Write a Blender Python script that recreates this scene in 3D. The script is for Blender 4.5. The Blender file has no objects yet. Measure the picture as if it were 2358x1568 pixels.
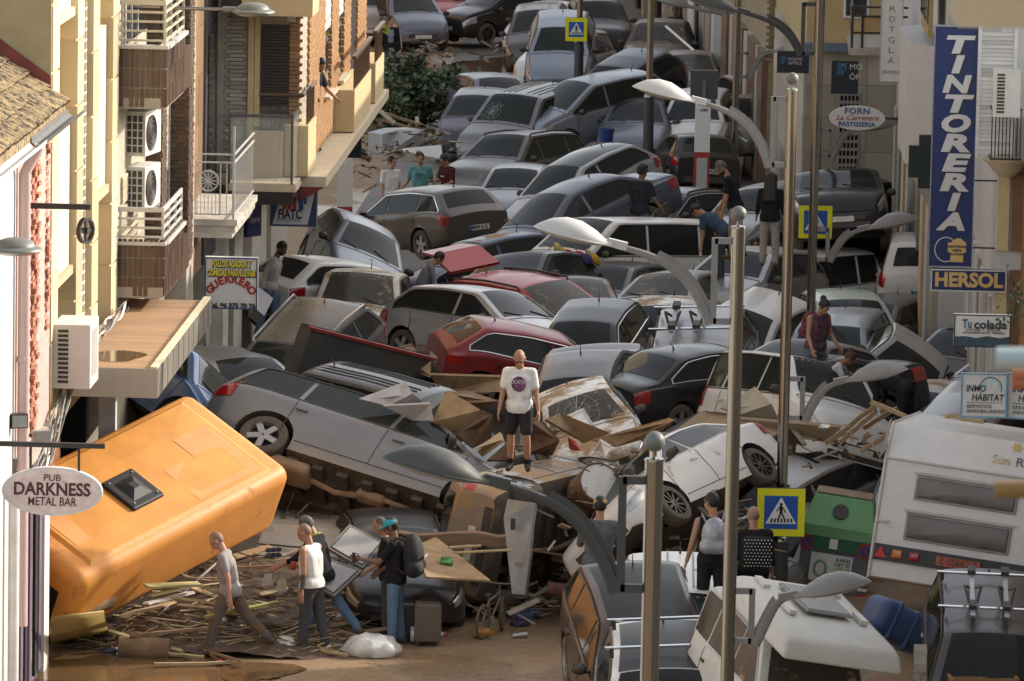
import bpy, bmesh, math, random
import numpy as np
from mathutils import Matrix, Vector, Euler
random.seed(7); np.random.seed(7)
SC = bpy.context.scene
COL = SC.collection
# ------------------------------------------------------------------ camera
CAMH, PITCH, ROLL = 15.0, math.radians(8.0), math.radians(1.1)
_R = Vector((1, 0, 0)); _U = Vector((0, math.sin(PITCH), math.cos(PITCH))); FWD = Vector((0, math.cos(PITCH), -math.sin(PITCH)))
CR = _R * math.cos(ROLL) + _U * math.sin(ROLL); CU = -_R * math.sin(ROLL) + _U * math.cos(ROLL)
CO = Vector((0, 0, CAMH))
cd = bpy.data.cameras.new('camera'); cam = bpy.data.objects.new('camera', cd); COL.objects.link(cam)
cam.matrix_world = Matrix(((CR.x, CU.x, -FWD.x, CO.x), (CR.y, CU.y, -FWD.y, CO.y), (CR.z, CU.z, -FWD.z, CO.z), (0, 0, 0, 1)))
cd.sensor_width = 36; cd.lens = 200; cd.clip_start = 1; cd.clip_end = 2000
cd.dof.use_dof = True; cd.dof.focus_distance = 86; cd.dof.aperture_fstop = 9
SC.camera = cam
# ------------------------------------------------------------------ light
SUN_EL, SUN_AZ = math.radians(27), math.radians(24)      # low autumn sun from the right, a little beyond
w = bpy.data.worlds.new('World'); SC.world = w; w.use_nodes = True
nt = w.node_tree; bg = nt.nodes['Background']
sky = nt.nodes.new('ShaderNodeTexSky'); sky.sky_type = 'NISHITA'; sky.sun_disc = False
sky.sun_elevation = SUN_EL; sky.sun_rotation = math.radians(90) - SUN_AZ
sky.air_density = 1.0; sky.dust_density = 2.5; sky.ozone_density = 0.6
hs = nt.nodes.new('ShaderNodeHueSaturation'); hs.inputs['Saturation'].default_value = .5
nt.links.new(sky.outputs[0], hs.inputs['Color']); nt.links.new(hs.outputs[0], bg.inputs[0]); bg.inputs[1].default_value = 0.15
sl = bpy.data.lights.new('sun', 'SUN'); sl.energy = 2.0; sl.angle = math.radians(0.6); sl.color = (1, .94, .85)
so = bpy.data.objects.new('sun', sl); COL.objects.link(so)
_sd = Vector((math.cos(SUN_EL) * math.cos(SUN_AZ), math.cos(SUN_EL) * math.sin(SUN_AZ), math.sin(SUN_EL)))
so.rotation_euler = _sd.to_track_quat('Z', 'Y').to_euler()
SC.view_settings.view_transform = 'Standard'; SC.view_settings.look = 'None'
SC.view_settings.exposure = 1.22; SC.view_settings.gamma = 1.0
SC.view_settings.use_white_balance = True; SC.view_settings.white_balance_temperature = 7000
SC.render.engine = 'CYCLES'
try:
    SC.cycles.use_denoising = True; SC.cycles.max_bounces = 6; SC.cycles.transparent_max_bounces = 8
    SC.cycles.sample_clamp_indirect = 4
except Exception: pass
# ------------------------------------------------------------------ where things stand: street axes
# s runs along the street away from the viewer, t across it from the left building line, z up
AZ = math.radians(2.5)
SU = Vector((math.sin(AZ), math.cos(AZ), 0)); SN = Vector((math.cos(AZ), -math.sin(AZ), 0)); SO = Vector((-9.385, 0, 0))
def ST(s, t, z=0.0): return SO + SU * s + SN * t + Vector((0, 0, z))
STM = Matrix(((SN.x, SU.x, 0, SO.x), (SN.y, SU.y, 0, SO.y), (0, 0, 1, 0), (0, 0, 0, 1)))   # local x = t, y = s
FPX = 13094.0
def ray(x, y): return FWD + CR * ((x - 1178.5) / FPX) - CU * ((y - 784.0) / FPX)
def atz(x, y, z=0.0):
    d = ray(x, y); return CO + d * ((z - CAMH) / d.z)
def aty(x, y, Y):
    d = ray(x, y); return CO + d * (Y / d.y)
def tz(x, y, s):                                   # point of a cross-street plane -> (t, z)
    d = ray(x, y); k = ((SO - CO).dot(SU) + s) / d.dot(SU); P = CO + d * k
    return (P - SO).dot(SN), P.z
def sz(x, y, t):                                   # point of a facade plane -> (s, z)
    d = ray(x, y); k = ((SO - CO).dot(SN) + t) / d.dot(SN); P = CO + d * k
    return (P - SO).dot(SU), P.z
_RG = dict(A=(0, 0), B=(1100, 0), C=(2240, 0), D=(0, 750), E=(1100, 750), F=(2240, 750), G=(0, 1488), H=(1100, 1488), I=(2240, 1488))
def zp(r, x, y): o = _RG[r]; return (o[0] + x / 1.96) / 1.4595, (o[1] + y / 1.96) / 1.4595      # a measured spot of an enlarged crop
def so_t(P): return (P - SO).dot(SU), (P - SO).dot(SN)
# ------------------------------------------------------------------ mesh building
class MB:
    def __init__(self): self.v = []; self.f = []; self.m = []
    def add(self, vs, fs, mi=0, M=None):
        b = len(self.v)
        self.v += [tuple(M @ Vector(p)) for p in vs] if M is not None else [tuple(p) for p in vs]
        self.f += [tuple(b + i for i in q) for q in fs]; self.m += [mi] * len(fs); return self
    def box(self, c, d, mi=0, M=None, rot=None, taper=1.0):
        x, y, z = d[0] / 2, d[1] / 2, d[2] / 2
        vs = [Vector((sx * x * (taper if sz > 0 else 1), sy * y * (taper if sz > 0 else 1), sz * z)) for sz in (-1, 1) for sy in (-1, 1) for sx in (-1, 1)]
        if rot is not None: R = Euler(rot).to_matrix(); vs = [R @ p for p in vs]
        vs = [p + Vector(c) for p in vs]
        return self.add(vs, [(0, 2, 3, 1), (4, 5, 7, 6), (0, 1, 5, 4), (2, 6, 7, 3), (0, 4, 6, 2), (1, 3, 7, 5)], mi, M)
    def bb(self, a, b, mi=0, M=None):
        return self.box([(a[i] + b[i]) / 2 for i in range(3)], [abs(b[i] - a[i]) for i in range(3)], mi, M)
    def tube(self, pts, r, n=8, mi=0, M=None, cap=True, flat=1.0):
        pts = [Vector(p) for p in pts]; rr = r if isinstance(r, (list, tuple)) else [r] * len(pts)
        vs = []; fs = []; pu = None
        for i, p in enumerate(pts):
            d = (pts[min(i + 1, len(pts) - 1)] - pts[max(i - 1, 0)]).normalized()
            if pu is None: pu = d.orthogonal() if abs(d.z) > .95 else d.cross(Vector((0, 0, 1)))
            u = (pu - d * pu.dot(d)).normalized(); pu = u; q = d.cross(u)
            for k in range(n):
                a = 2 * math.pi * k / n; vs.append(p + (u * math.cos(a) * flat + q * math.sin(a)) * rr[i])
        for i in range(len(pts) - 1):
            for k in range(n): fs.append((i * n + k, i * n + (k + 1) % n, (i + 1) * n + (k + 1) % n, (i + 1) * n + k))
        if cap: fs += [tuple(range(n - 1, -1, -1)), tuple(range((len(pts) - 1) * n, len(pts) * n))]
        return self.add(vs, fs, mi, M)
    def lathe(self, prof, n=16, mi=0, M=None, cap=False):                 # (radius, height) pairs about local z
        vs = []; fs = []
        for r, h in prof:
            for k in range(n): a = 2 * math.pi * k / n; vs.append((r * math.cos(a), r * math.sin(a), h))
        for i in range(len(prof) - 1):
            for k in range(n): fs.append((i * n + k, i * n + (k + 1) % n, (i + 1) * n + (k + 1) % n, (i + 1) * n + k))
        if cap and prof[0][0] > 1e-4: fs.append(tuple(range(n - 1, -1, -1)))
        if cap and prof[-1][0] > 1e-4: fs.append(tuple(range((len(prof) - 1) * n, len(prof) * n)))
        return self.add(vs, fs, mi, M)
    def prism(self, poly, h, mi=0, M=None, z0=0.0):            # polygon in local xy pulled up to h
        n = len(poly); vs = [(p[0], p[1], z0) for p in poly] + [(p[0], p[1], h) for p in poly]
        return self.add(vs, [tuple(range(n - 1, -1, -1)), tuple(range(n, 2 * n))] + [(k, (k + 1) % n, n + (k + 1) % n, n + k) for k in range(n)], mi, M)
    def ball(self, c, r, n=10, mi=0, M=None, sc=(1, 1, 1)):
        pr = [(max(r * math.sin(math.pi * i / n), 1e-5), -r * math.cos(math.pi * i / n)) for i in range(n + 1)]
        T = Matrix.Translation(c) @ Matrix.Diagonal((*sc, 1)); return self.lathe(pr, max(8, n), mi, (M @ T) if M is not None else T)
    def mesh(self, name, smooth=False):
        me = bpy.data.meshes.new(name); me.from_pydata(self.v, [], self.f)
        me.polygons.foreach_set('material_index', self.m)
        if smooth:
            me.polygons.foreach_set('use_smooth', [True] * len(self.f))
            me.set_sharp_from_angle(angle=math.radians(38))
        me.update(); return me
    def build(self, name, mats, parent=None, M=None, smooth=False):
        me = self.mesh(name, smooth)
        for m in (mats if isinstance(mats, (list, tuple)) else [mats]): me.materials.append(m)
        return link(name, me, parent, M)
def link(name, me, parent=None, M=None):
    o = bpy.data.objects.new(name, me); COL.objects.link(o)
    if parent is not None: o.parent = parent
    if M is not None: o.matrix_local = M
    return o
def tag(o, label=None, cat=None, group=None, kind=None):
    if label: o['label'] = label
    if cat: o['category'] = cat
    if group: o['group'] = group
    if kind: o['kind'] = kind
    return o
def empty(name, M, label=None, cat=None, group=None):
    o = bpy.data.objects.new(name, None); COL.objects.link(o); o.empty_display_size = .2
    o.matrix_world = M if isinstance(M, Matrix) else Matrix.Translation(M)
    return tag(o, label, cat, group)
def copy_tree(o, parent=None):
    c = o.copy(); COL.objects.link(c)
    if parent is not None: c.parent = parent
    for ch in o.children: copy_tree(ch, c)
    return c
def frame(o, x, y, z=None):                                     # matrix from origin and axes
    x = Vector(x).normalized(); y = Vector(y); y = (y - x * y.dot(x)).normalized(); z = x.cross(y)
    return Matrix(((x.x, y.x, z.x, o[0]), (x.y, y.y, z.y, o[1]), (x.z, y.z, z.z, o[2]), (0, 0, 0, 1)))
def Rz(a): return Matrix.Rotation(a, 4, 'Z')
def Tm(*p): return Matrix.Translation(p[0] if len(p) == 1 else p)
TMP = bpy.data.scenes.new('workbench')                             # small scene for evaluating text and modifiers
def evaluate(ob):
    TMP.collection.objects.link(ob); vl = TMP.view_layers[0]; vl.update(); dg = vl.depsgraph
    me = bpy.data.meshes.new_from_object(ob.evaluated_get(dg)); TMP.collection.objects.unlink(ob); return me
def text_mesh(txt, size, bold=0.0, shear=0.0, space=1.0, depth=.004, align='CENTER'):
    cu = bpy.data.curves.new('txt', 'FONT'); cu.body = txt; cu.size = size; cu.align_x = align; cu.align_y = 'CENTER'
    cu.offset = bold; cu.shear = shear; cu.space_character = space; cu.extrude = depth; cu.resolution_u = 3
    ob = bpy.data.objects.new('txt', cu); me = evaluate(ob)
    bpy.data.objects.remove(ob); bpy.data.curves.remove(cu); return me
def letters(name, txt, size, m, parent, M, wide=None, **k):     # lettering lying in local xy of M
    me = text_mesh(txt, size, **k); me.materials.clear(); me.materials.append(m)
    if wide:
        xs = [v.co.x for v in me.vertices]; f = wide / max(1e-6, max(xs) - min(xs))
        for v in me.vertices: v.co.x *= f
    return link(name, me, parent, M)
# ------------------------------------------------------------------ materials
MATS = {}
DUST = (.30, .235, .165); WET = (.115, .068, .036); DRYMUD = (.33, .215, .12)
def mat(name, col, rough=.6, metal=0.0, var=.12, scale=4.0, mud=0.0, mudcol=DRYMUD, mudscale=2.2, dust=0.0, bump=0.0, bscale=40.0, coat=0.0, spec=.5, stretch=None, alpha=None, trans=0.0, rnd=False):
    if name in MATS: return MATS[name]
    m = bpy.data.materials.new(name); m.use_nodes = True; MATS[name] = m
    t = m.node_tree; N = t.nodes; L = t.links; p = N['Principled BSDF']
    tc = N.new('ShaderNodeTexCoord'); vec = tc.outputs['Object']
    oi = N.new('ShaderNodeObjectInfo')
    ad = N.new('ShaderNodeVectorMath'); ad.operation = 'ADD'
    mu = N.new('ShaderNodeVectorMath'); mu.operation = 'SCALE'; mu.inputs[0].default_value = (17, 31, 23); L.new(oi.outputs['Random'], mu.inputs['Scale'])
    L.new(vec, ad.inputs[0]); L.new(mu.outputs[0], ad.inputs[1]); vec = ad.outputs[0]
    if stretch:
        mp = N.new('ShaderNodeMapping'); mp.inputs['Scale'].default_value = stretch; L.new(vec, mp.inputs[0]); vec = mp.outputs[0]
    def noise(sc, det=4, r=.6):
        n = N.new('ShaderNodeTexNoise'); n.inputs['Scale'].default_value = sc; n.inputs['Detail'].default_value = det; n.inputs['Roughness'].default_value = r
        L.new(vec, n.inputs['Vector']); return n.outputs['Fac']
    def ramp(fac, a, b, va=0.0, vb=1.0):
        q = N.new('ShaderNodeMapRange'); q.inputs['From Min'].default_value = a; q.inputs['From Max'].default_value = b
        q.inputs['To Min'].default_value = va; q.inputs['To Max'].default_value = vb; L.new(fac, q.inputs['Value']); return q.outputs[0]
    def mix(fac, a, b):
        x = N.new('ShaderNodeMix'); x.data_type = 'RGBA'
        if isinstance(fac, float): x.inputs[0].default_value = fac
        else: L.new(fac, x.inputs[0])
        for i, c in ((6, a), (7, b)):
            if isinstance(c, tuple): x.inputs[i].default_value = (*c[:3], 1)
            else: L.new(c, x.inputs[i])
        return x.outputs[2]
    base = tuple(col)
    if rnd: base = mix(ramp(oi.outputs['Random'], 0, 1), tuple(c * .72 for c in col), tuple(min(1, c * 1.22) for c in col))
    if var:
        f = ramp(noise(scale), .3, .7)
        if isinstance(base, tuple): base = mix(f, tuple(c * (1 - var) for c in base), tuple(min(1, c * (1 + var)) for c in base))
        else:
            base = mix(ramp(noise(scale), .35, .8, 0, var * 2), base, tuple(c * .55 for c in col))
    rg = None
    if dust:
        d = ramp(noise(1.3, 5, .7), .25, .8, dust * .45, min(1, dust * 1.55)); base = mix(d, base, DUST); rg = d
    if mud:
        a = noise(mudscale, 6, .72); th = .72 - .42 * mud
        f = ramp(a, th, th + .09); base = mix(f, base, mudcol)
        if rg is None: rg = f
        else:
            mm = N.new('ShaderNodeMath'); mm.operation = 'MAXIMUM'; L.new(rg, mm.inputs[0]); L.new(f, mm.inputs[1]); rg = mm.outputs[0]
    if isinstance(base, tuple): p.inputs['Base Color'].default_value = (*base, 1)
    else: L.new(base, p.inputs['Base Color'])
    if rg is not None: L.new(ramp(rg, 0, 1, rough, max(rough, .8)), p.inputs['Roughness'])
    else: p.inputs['Roughness'].default_value = rough
    if rg is not None and metal: L.new(ramp(rg, 0, 1, metal, 0), p.inputs['Metallic'])
    else: p.inputs['Metallic'].default_value = metal
    p.inputs['Specular IOR Level'].default_value = spec
    if coat:
        p.inputs['Coat Roughness'].default_value = .08
        if rg is not None: L.new(ramp(rg, 0, .7, coat, 0), p.inputs['Coat Weight'])
        else: p.inputs['Coat Weight'].default_value = coat
    if trans: p.inputs['Transmission Weight'].default_value = trans
    if alpha is not None: p.inputs['Alpha'].default_value = alpha
    if bump:
        b = N.new('ShaderNodeBump'); b.inputs['Strength'].default_value = bump; b.inputs['Distance'].default_value = .02
        L.new(noise(bscale, 5, .65), b.inputs['Height']); L.new(b.outputs[0], p.inputs['Normal'])
    return m
M_BLACK = mat('black_plastic', (.018, .018, .019), .5, dust=.12)
M_RUBBER = mat('tyre_rubber', (.022, .021, .02), .85, dust=.28)
M_ALLOY = mat('alloy_rim', (.42, .42, .43), .35, metal=.8, dust=.15)
M_DARKALLOY = mat('black_rim', (.03, .03, .032), .35, metal=.5, dust=.1)
M_GLASS = mat('car_glass', (.014, .018, .018), .04, var=.1, dust=.03, mud=.06, mudscale=1.6, spec=.17)
M_GLASSMUD = mat('muddy_glass', (.02, .024, .022), .06, var=.1, dust=.16, mud=.34, mudscale=1.9, spec=.22)
M_CHROME = mat('chrome_trim', (.62, .62, .62), .18, metal=1.0, var=.05)
M_HEAD = mat('headlight_lens', (.42, .43, .42), .12, metal=.55, var=.3, scale=9, coat=.6, dust=.15)
M_TAIL = mat('tail_light_lens', (.32, .012, .012), .15, var=.35, scale=10, coat=.6)
M_ORANGELENS = mat('amber_lens', (.55, .17, .03), .2, coat=.5)
M_PLATE = mat('plate_white', (.68, .68, .64), .5, dust=.2)
M_STEEL = mat('stainless_steel', (.26, .245, .215), .2, metal=1.0, var=.08, scale=1.5, stretch=(1, 1, .05))
M_GALV = mat('grey_lamp_paint', (.16, .16, .155), .55, var=.1)
M_POLEBASE = mat('dark_pole_base', (.045, .044, .045), .5, var=.15)
M_WOOD = mat('debris_wood', (.25, .15, .075), .85, var=.3, scale=6, stretch=(.2, 3, 3), dust=.2)
M_PALEWOOD = mat('pale_wood', (.42, .31, .18), .85, var=.25, scale=6, stretch=(.2, 3, 3), mud=.2)
M_DARKWOOD = mat('wet_brown_wood', (.10, .055, .028), .8, var=.3, scale=5, mud=.22)
M_CHIP = mat('chipboard', (.33, .22, .12), .9, var=.25, scale=5, mud=.32, mudcol=(.16, .10, .055))
M_WHITEBOARD = mat('white_laminate', (.60, .585, .55), .55, var=.1, mud=.25)
M_CONC = mat('concrete', (.34, .31, .27), .9, var=.2, scale=3, bump=.2)
M_IRON = mat('black_iron', (.02, .02, .02), .5, var=.1)
M_WHITEMETAL = mat('white_painted_metal', (.52, .51, .49), .5, var=.06, mud=.08)
M_GREYMETAL = mat('grey_metal', (.30, .30, .30), .45, metal=.4, var=.1, dust=.15)
# ------------------------------------------------------------------ cars
CS = {}
def _st(n, L, W, H, wb, fo, r, xc, zc, xrf, xrr, zrr, xrb, zrb, deck, rin, zb0, zb1, nwin):
    CS[n] = dict(L=L, W=W, H=H, wb=wb, fo=fo, r=r, xc=xc, zc=zc, xrf=xrf, xrr=xrr, zrr=zrr, xrb=xrb, zrb=zrb, deck=deck, rin=rin, zb0=zb0, zb1=zb1, nwin=nwin)
_st('hatch', 4.05, 1.74, 1.46, 2.52, .82, .31, 1.00, .98, 1.78, 3.42, 1.39, 3.93, .98, 0, .27, .90, .98, 2)
_st('sedan', 4.50, 1.78, 1.44, 2.65, .88, .32, 1.22, .97, 2.02, 3.30, 1.37, 3.92, 1.04, 1, .29, .90, .98, 2)
_st('wagon', 4.60, 1.80, 1.49, 2.70, .90, .32, 1.22, .98, 2.02, 4.05, 1.40, 4.46, .98, 0, .30, .90, .98, 3)
_st('mpv', 4.30, 1.80, 1.64, 2.68, .85, .32, .95, 1.07, 1.88, 3.85, 1.57, 4.20, 1.06, 0, .25, .96, 1.04, 3)
_st('suv', 4.50, 1.86, 1.70, 2.64, .88, .35, 1.25, 1.12, 1.95, 3.98, 1.62, 4.36, 1.12, 0, .28, 1.04, 1.10, 3)
_st('kangoo', 4.15, 1.80, 1.82, 2.68, .80, .32, .95, 1.14, 1.70, 4.00, 1.78, 4.12, 1.10, 0, .19, 1.06, 1.10, 3)
_st('van', 4.85, 1.92, 1.96, 3.10, .85, .33, .85, 1.24, 1.62, 4.72, 1.92, 4.82, 1.22, 0, .17, 1.16, 1.22, 3)
_st('voyager', 4.82, 1.96, 1.75, 3.00, .82, .34, 1.10, 1.10, 1.90, 4.44, 1.68, 4.73, 1.10, 0, .28, 1.02, 1.08, 3)
def smooth1(a, k):
    ker = np.exp(-.5 * (np.arange(-3 * k, 3 * k + 1) / k) ** 2); ker /= ker.sum()
    return np.convolve(np.pad(a, 3 * k, mode='edge'), ker, 'valid')
class Surf:
    NB = 11; NE = 17; NC = 26
    def __init__(s, c):
        h = c['L'] / 2; W = c['W'] / 2; s.c = c; s.h = h
        X = np.linspace(h, -h, 101); s.X = X; d = h - X                        # d: metres back from the front bumper
        van = c['xc'] < .9
        hoodf = c['zc'] - .20
        kx = [0, .10, .30, c['xc'], c['xrf'], (c['xrf'] + c['xrr']) / 2, c['xrr'], c['xrb'], c['L'] - .06, c['L']]
        kz = [.60, hoodf - .05, hoodf + .03, c['zc'], c['H'] - .055, c['H'] - .02, c['zrr'], c['zrb'], c['zrb'] - .03, c['zrb'] - .12]
        zd = np.interp(d, kx, kz); zd = smooth1(zd, 2); zd[0] = .60; zd[-1] = c['zrb'] - .10
        zb = np.interp(d, [0, .12, c['xc'], c['xrf'], c['xrr'], c['L']], [.55, hoodf - .12, c['zb0'], c['zb0'] + .02, c['zb1'], c['zrb'] - .10])
        zb = np.minimum(zb, zd - .045); zb = smooth1(zb, 2)
        wb = W * np.interp(d, [0, .06, .22, .6, 1.1, c['L'] - .7, c['L'] - .25, c['L'] - .05, c['L']], [.70, .80, .905, .97, 1, 1, .965, .90, .84])
        t = np.clip((zd - zb) / (c['H'] - .03 - c['zb0']), 0, 1)
        wbelt = wb * .965
        we = wbelt - .015 - (wbelt - .015 - (W - c['rin'])) * t
        rr = .03 + .05 * t; rr = np.minimum(rr, (zd - zb) * .6)
        crown = np.interp(d, [0, c['xc'], c['xrf'], c['xrr'], c['L']], [.05, .055, .045, .045, .05])
        zs = np.interp(d, [0, .15, .6, c['L'] - .6, c['L']], [.30, .23, .20, .22, .32])
        n = len(X); Y = np.zeros((n, 26)); Z = np.zeros((n, 26))
        Y[:, 1] = wb * .8; Y[:, 2] = wb * .955; Z[:, 0] = zs; Z[:, 1] = zs; Z[:, 2] = zs + .03
        for j in range(3, 12):
            u = (j - 2) / 9.0
            Z[:, j] = Z[:, 2] + (zb - Z[:, 2]) * u
            Y[:, j] = wb * np.interp(u, [0, .12, .45, .62, .68, .9, 1], [.955, .985, 1.0, .995, .985, .98, .965])
        for j in range(12, 18):
            u = (j - 11) / 6.0; ze = zd - rr
            Z[:, j] = zb + (ze - zb) * u; Y[:, j] = (wbelt - .015) + (we - (wbelt - .015)) * u
        Z[:, 18] = zd - rr * .32; Y[:, 18] = we - rr * .30
        Z[:, 19] = zd; Y[:, 19] = we - rr
        for j in range(20, 26):
            u = (j - 19) / 6.0; Y[:, j] = (we - rr) * (1 - u); Z[:, j] = zd + crown * (1 - (1 - u) ** 2)
        s.Y = Y; s.Z = Z; s.zd = zd; s.zb = zb; s.wbelt = wbelt; s.we = we; s.t = t
    def at(s, x, v, side=1, off=0.0):
        def ev(x, v):
            fi = np.clip((s.h - x) / (2 * s.h) * 100, 0, 100); i = min(int(fi), 99); a = fi - i
            j = min(int(v), 24); b = v - j
            g = lambda A: (A[i, j] * (1 - a) + A[i + 1, j] * a) * (1 - b) + (A[i, j + 1] * (1 - a) + A[i + 1, j + 1] * a) * b
            return Vector((x, g(s.Y), g(s.Z)))
        p = ev(x, v)
        if off:
            e = .06; a = ev(min(x + e, s.h), v) - ev(max(x - e, -s.h), v); b = ev(x, min(v + .4, 25)) - ev(x, max(v - .4, 0))
            nn = b.cross(a)
            if nn.length > 1e-9:
                nn.normalize()
                if nn.y < -.2 or (abs(nn.y) <= .2 and nn.z < 0): nn = -nn
                p = p + nn * off
        return Vector((p.x, p.y * side, p.z))
    def patch(s, x0, x1, v0, v1, nx, nv, side, off=.005):
        mb = MB(); vs = []
        for i in range(nx + 1):
            for j in range(nv + 1): vs.append(s.at(x0 + (x1 - x0) * i / nx, v0 + (v1 - v0) * j / nv, side, off))
        fs = [(i * (nv + 1) + j, i * (nv + 1) + j + 1, (i + 1) * (nv + 1) + j + 1, (i + 1) * (nv + 1) + j) for i in range(nx) for j in range(nv)]
        if side < 0: fs = [tuple(reversed(q)) for q in fs]
        return mb.add(vs, fs)
    def top(s, x0, x1, vin, nx, off=.006, shrink=0.0):         # a pane over the roof columns between the pillars
        mb = MB(); vs = []; cols = [(vin + (25 - vin) * j / 6, 1) for j in range(7)] + [(25 - (25 - vin) * j / 6, -1) for j in range(1, 7)]
        for i in range(nx + 1):
            for v, sd in cols: vs.append(s.at(x0 + (x1 - x0) * i / nx, v, sd, off))
        n = len(cols)
        return mb.add(vs, [(i * n + j, (i + 1) * n + j, (i + 1) * n + j + 1, i * n + j + 1) for i in range(nx) for j in range(n - 1)])
    def side_pane(s, d0, d1, side, lo=.035, hi=.07, pa=.10, pc=.09, off=.006, nx=12):
        c = s.c; vs = []; cols = []
        for i in range(nx + 1):
            d = d0 + (d1 - d0) * i / nx; x = s.h - d
            zbelt = np.interp(d, s.h - s.X, s.zb); zr = np.interp(d, s.h - s.X, s.zd)
            zt = zr - hi
            za = c['zc'] + (c['H'] - .055 - c['zc']) * (d - pa - c['xc']) / (c['xrf'] - c['xc']) - .05
            zc_ = c['zrr'] - (c['zrr'] - c['zrb']) * (d + pc - c['xrr']) / (c['xrb'] - c['xrr']) - .05
            zt = min(zt, za, zc_ if d + pc > c['xrr'] else 9); zl = zbelt + lo
            if zt - zl < .015: continue
            wb_ = np.interp(d, s.h - s.X, s.wbelt) - .015; we_ = np.interp(d, s.h - s.X, s.we); zrr = zr - .06
            row = []
            for k in range(5):
                z = zl + (zt - zl) * k / 4; u = (z - zbelt) / max(.05, zrr - zbelt)
                row.append(Vector((x, (wb_ + (we_ - wb_) * u + off) * side, z + off * .3)))
            cols.append(row)
        if len(cols) < 2: return None
        vs = [p for r in cols for p in r]
        fs = [(i * 5 + k, i * 5 + k + 1, (i + 1) * 5 + k + 1, (i + 1) * 5 + k) for i in range(len(cols) - 1) for k in range(4)]
        if side < 0: fs = [tuple(reversed(q)) for q in fs]
        return MB().add(vs, fs), cols
def body_mesh(S):
    c = S.c; n = len(S.X); W = c['W'] / 2
    cols = [(j, 1) for j in range(26)] + [(j, -1) for j in range(24, 0, -1)]; nc = len(cols)
    V = np.zeros((n, nc, 3))
    for k, (j, sd) in enumerate(cols): V[:, k, 0] = S.X; V[:, k, 1] = S.Y[:, j] * sd; V[:, k, 2] = S.Z[:, j]
    R = c['r'] + .065; inside = np.zeros((n, nc), bool)
    for wx in (S.h - c['fo'], S.h - c['fo'] - c['wb']):
        for k, (j, sd) in enumerate(cols):
            if 1 <= j <= 10:
                dx = V[:, k, 0] - wx; dz = V[:, k, 2] - c['r']; dist = np.hypot(dx, dz)
                mv = (dist < R) & (dist > R * .80); inside[:, k] |= dist <= R * .80
                f = np.where(mv, R / np.maximum(dist, 1e-6), 1)
                V[:, k, 0] = wx + dx * f; V[:, k, 2] = np.where(mv, np.maximum(c['r'] + dz * f, .12), V[:, k, 2])
    vs = V.reshape(-1, 3); fs = []; mi = []
    for i in range(n - 1):
        for k in range(nc):
            k2 = (k + 1) % nc
            if inside[i, k] or inside[i, k2] or inside[i + 1, k] or inside[i + 1, k2]: continue
            fs.append((i * nc + k, i * nc + k2, (i + 1) * nc + k2, (i + 1) * nc + k)); mi.append(1 if cols[k][0] <= 1 and cols[k2][0] <= 1 or {cols[k][0], cols[k2][0]} == {1, 2} else 0)
    fs.append(tuple(range(nc - 1, -1, -1))); mi.append(0); fs.append(tuple((n - 1) * nc + k for k in range(nc))); mi.append(0)
    mb = MB(); mb.v = [tuple(p) for p in vs]; mb.f = fs; mb.m = mi
    for wx in (S.h - c['fo'], S.h - c['fo'] - c['wb']):                     # dark wheel housings
        for sd in (1, -1):
            pv = []; m = 12
            for q in range(m + 1):
                a = math.pi * q / m; 
                for y in (W * .985, W * .5): pv.append((wx + (R + .004) * math.cos(a), y * sd, c['r'] + (R + .004) * math.sin(a)))
            mb.add(pv, [(2 * q, 2 * q + 1, 2 * q + 3, 2 * q + 2) for q in range(m)] + [tuple(2 * q + 1 for q in range(m + 1))], 1)
    return mb.mesh('car_body', True)
WHEELS = {}
def wheel_meshes(r, kind):
    key = (round(r, 2), kind)
    if key in WHEELS: return WHEELS[key]
    w = .105
    t = MB().lathe([(r * .64, -w), (r * .9, -w), (r * .975, -w * .8), (r, -w * .4), (r, w * .4), (r * .975, w * .8), (r * .9, w), (r * .64, w)], 24).mesh('tyre', True)
    rm = MB(); rm.lathe([(r * .60, w * .3), (r * .645, w * .98), (r * .66, w * .98), (r * .655, w * .2)], 24)
    ns = {'five': 5, 'hub': 8, 'multi': 10}[kind]
    for k in range(ns):
        a = 2 * math.pi * k / ns; wd = {'five': .085, 'hub': .05, 'multi': .028}[kind]
        rm.box((r * .34, 0, w * .72), (r * .60, wd, .03), 0, Rz(a))
    rm.lathe([(r * .17, w * .55), (r * .17, w * .86), (r * .06, w * .9)], 12)
    rm2 = rm.mesh('rim', False)
    bk = MB().lathe([(.001, w * .15), (r * .62, w * .15), (r * .62, w * .1), (.001, w * .1)], 18).mesh('brake_disc')
    t.materials.append(M_RUBBER); bk.materials.append(M_IRON)
    WHEELS[key] = (t, rm2, bk); return WHEELS[key]
PROTO = {}
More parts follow.
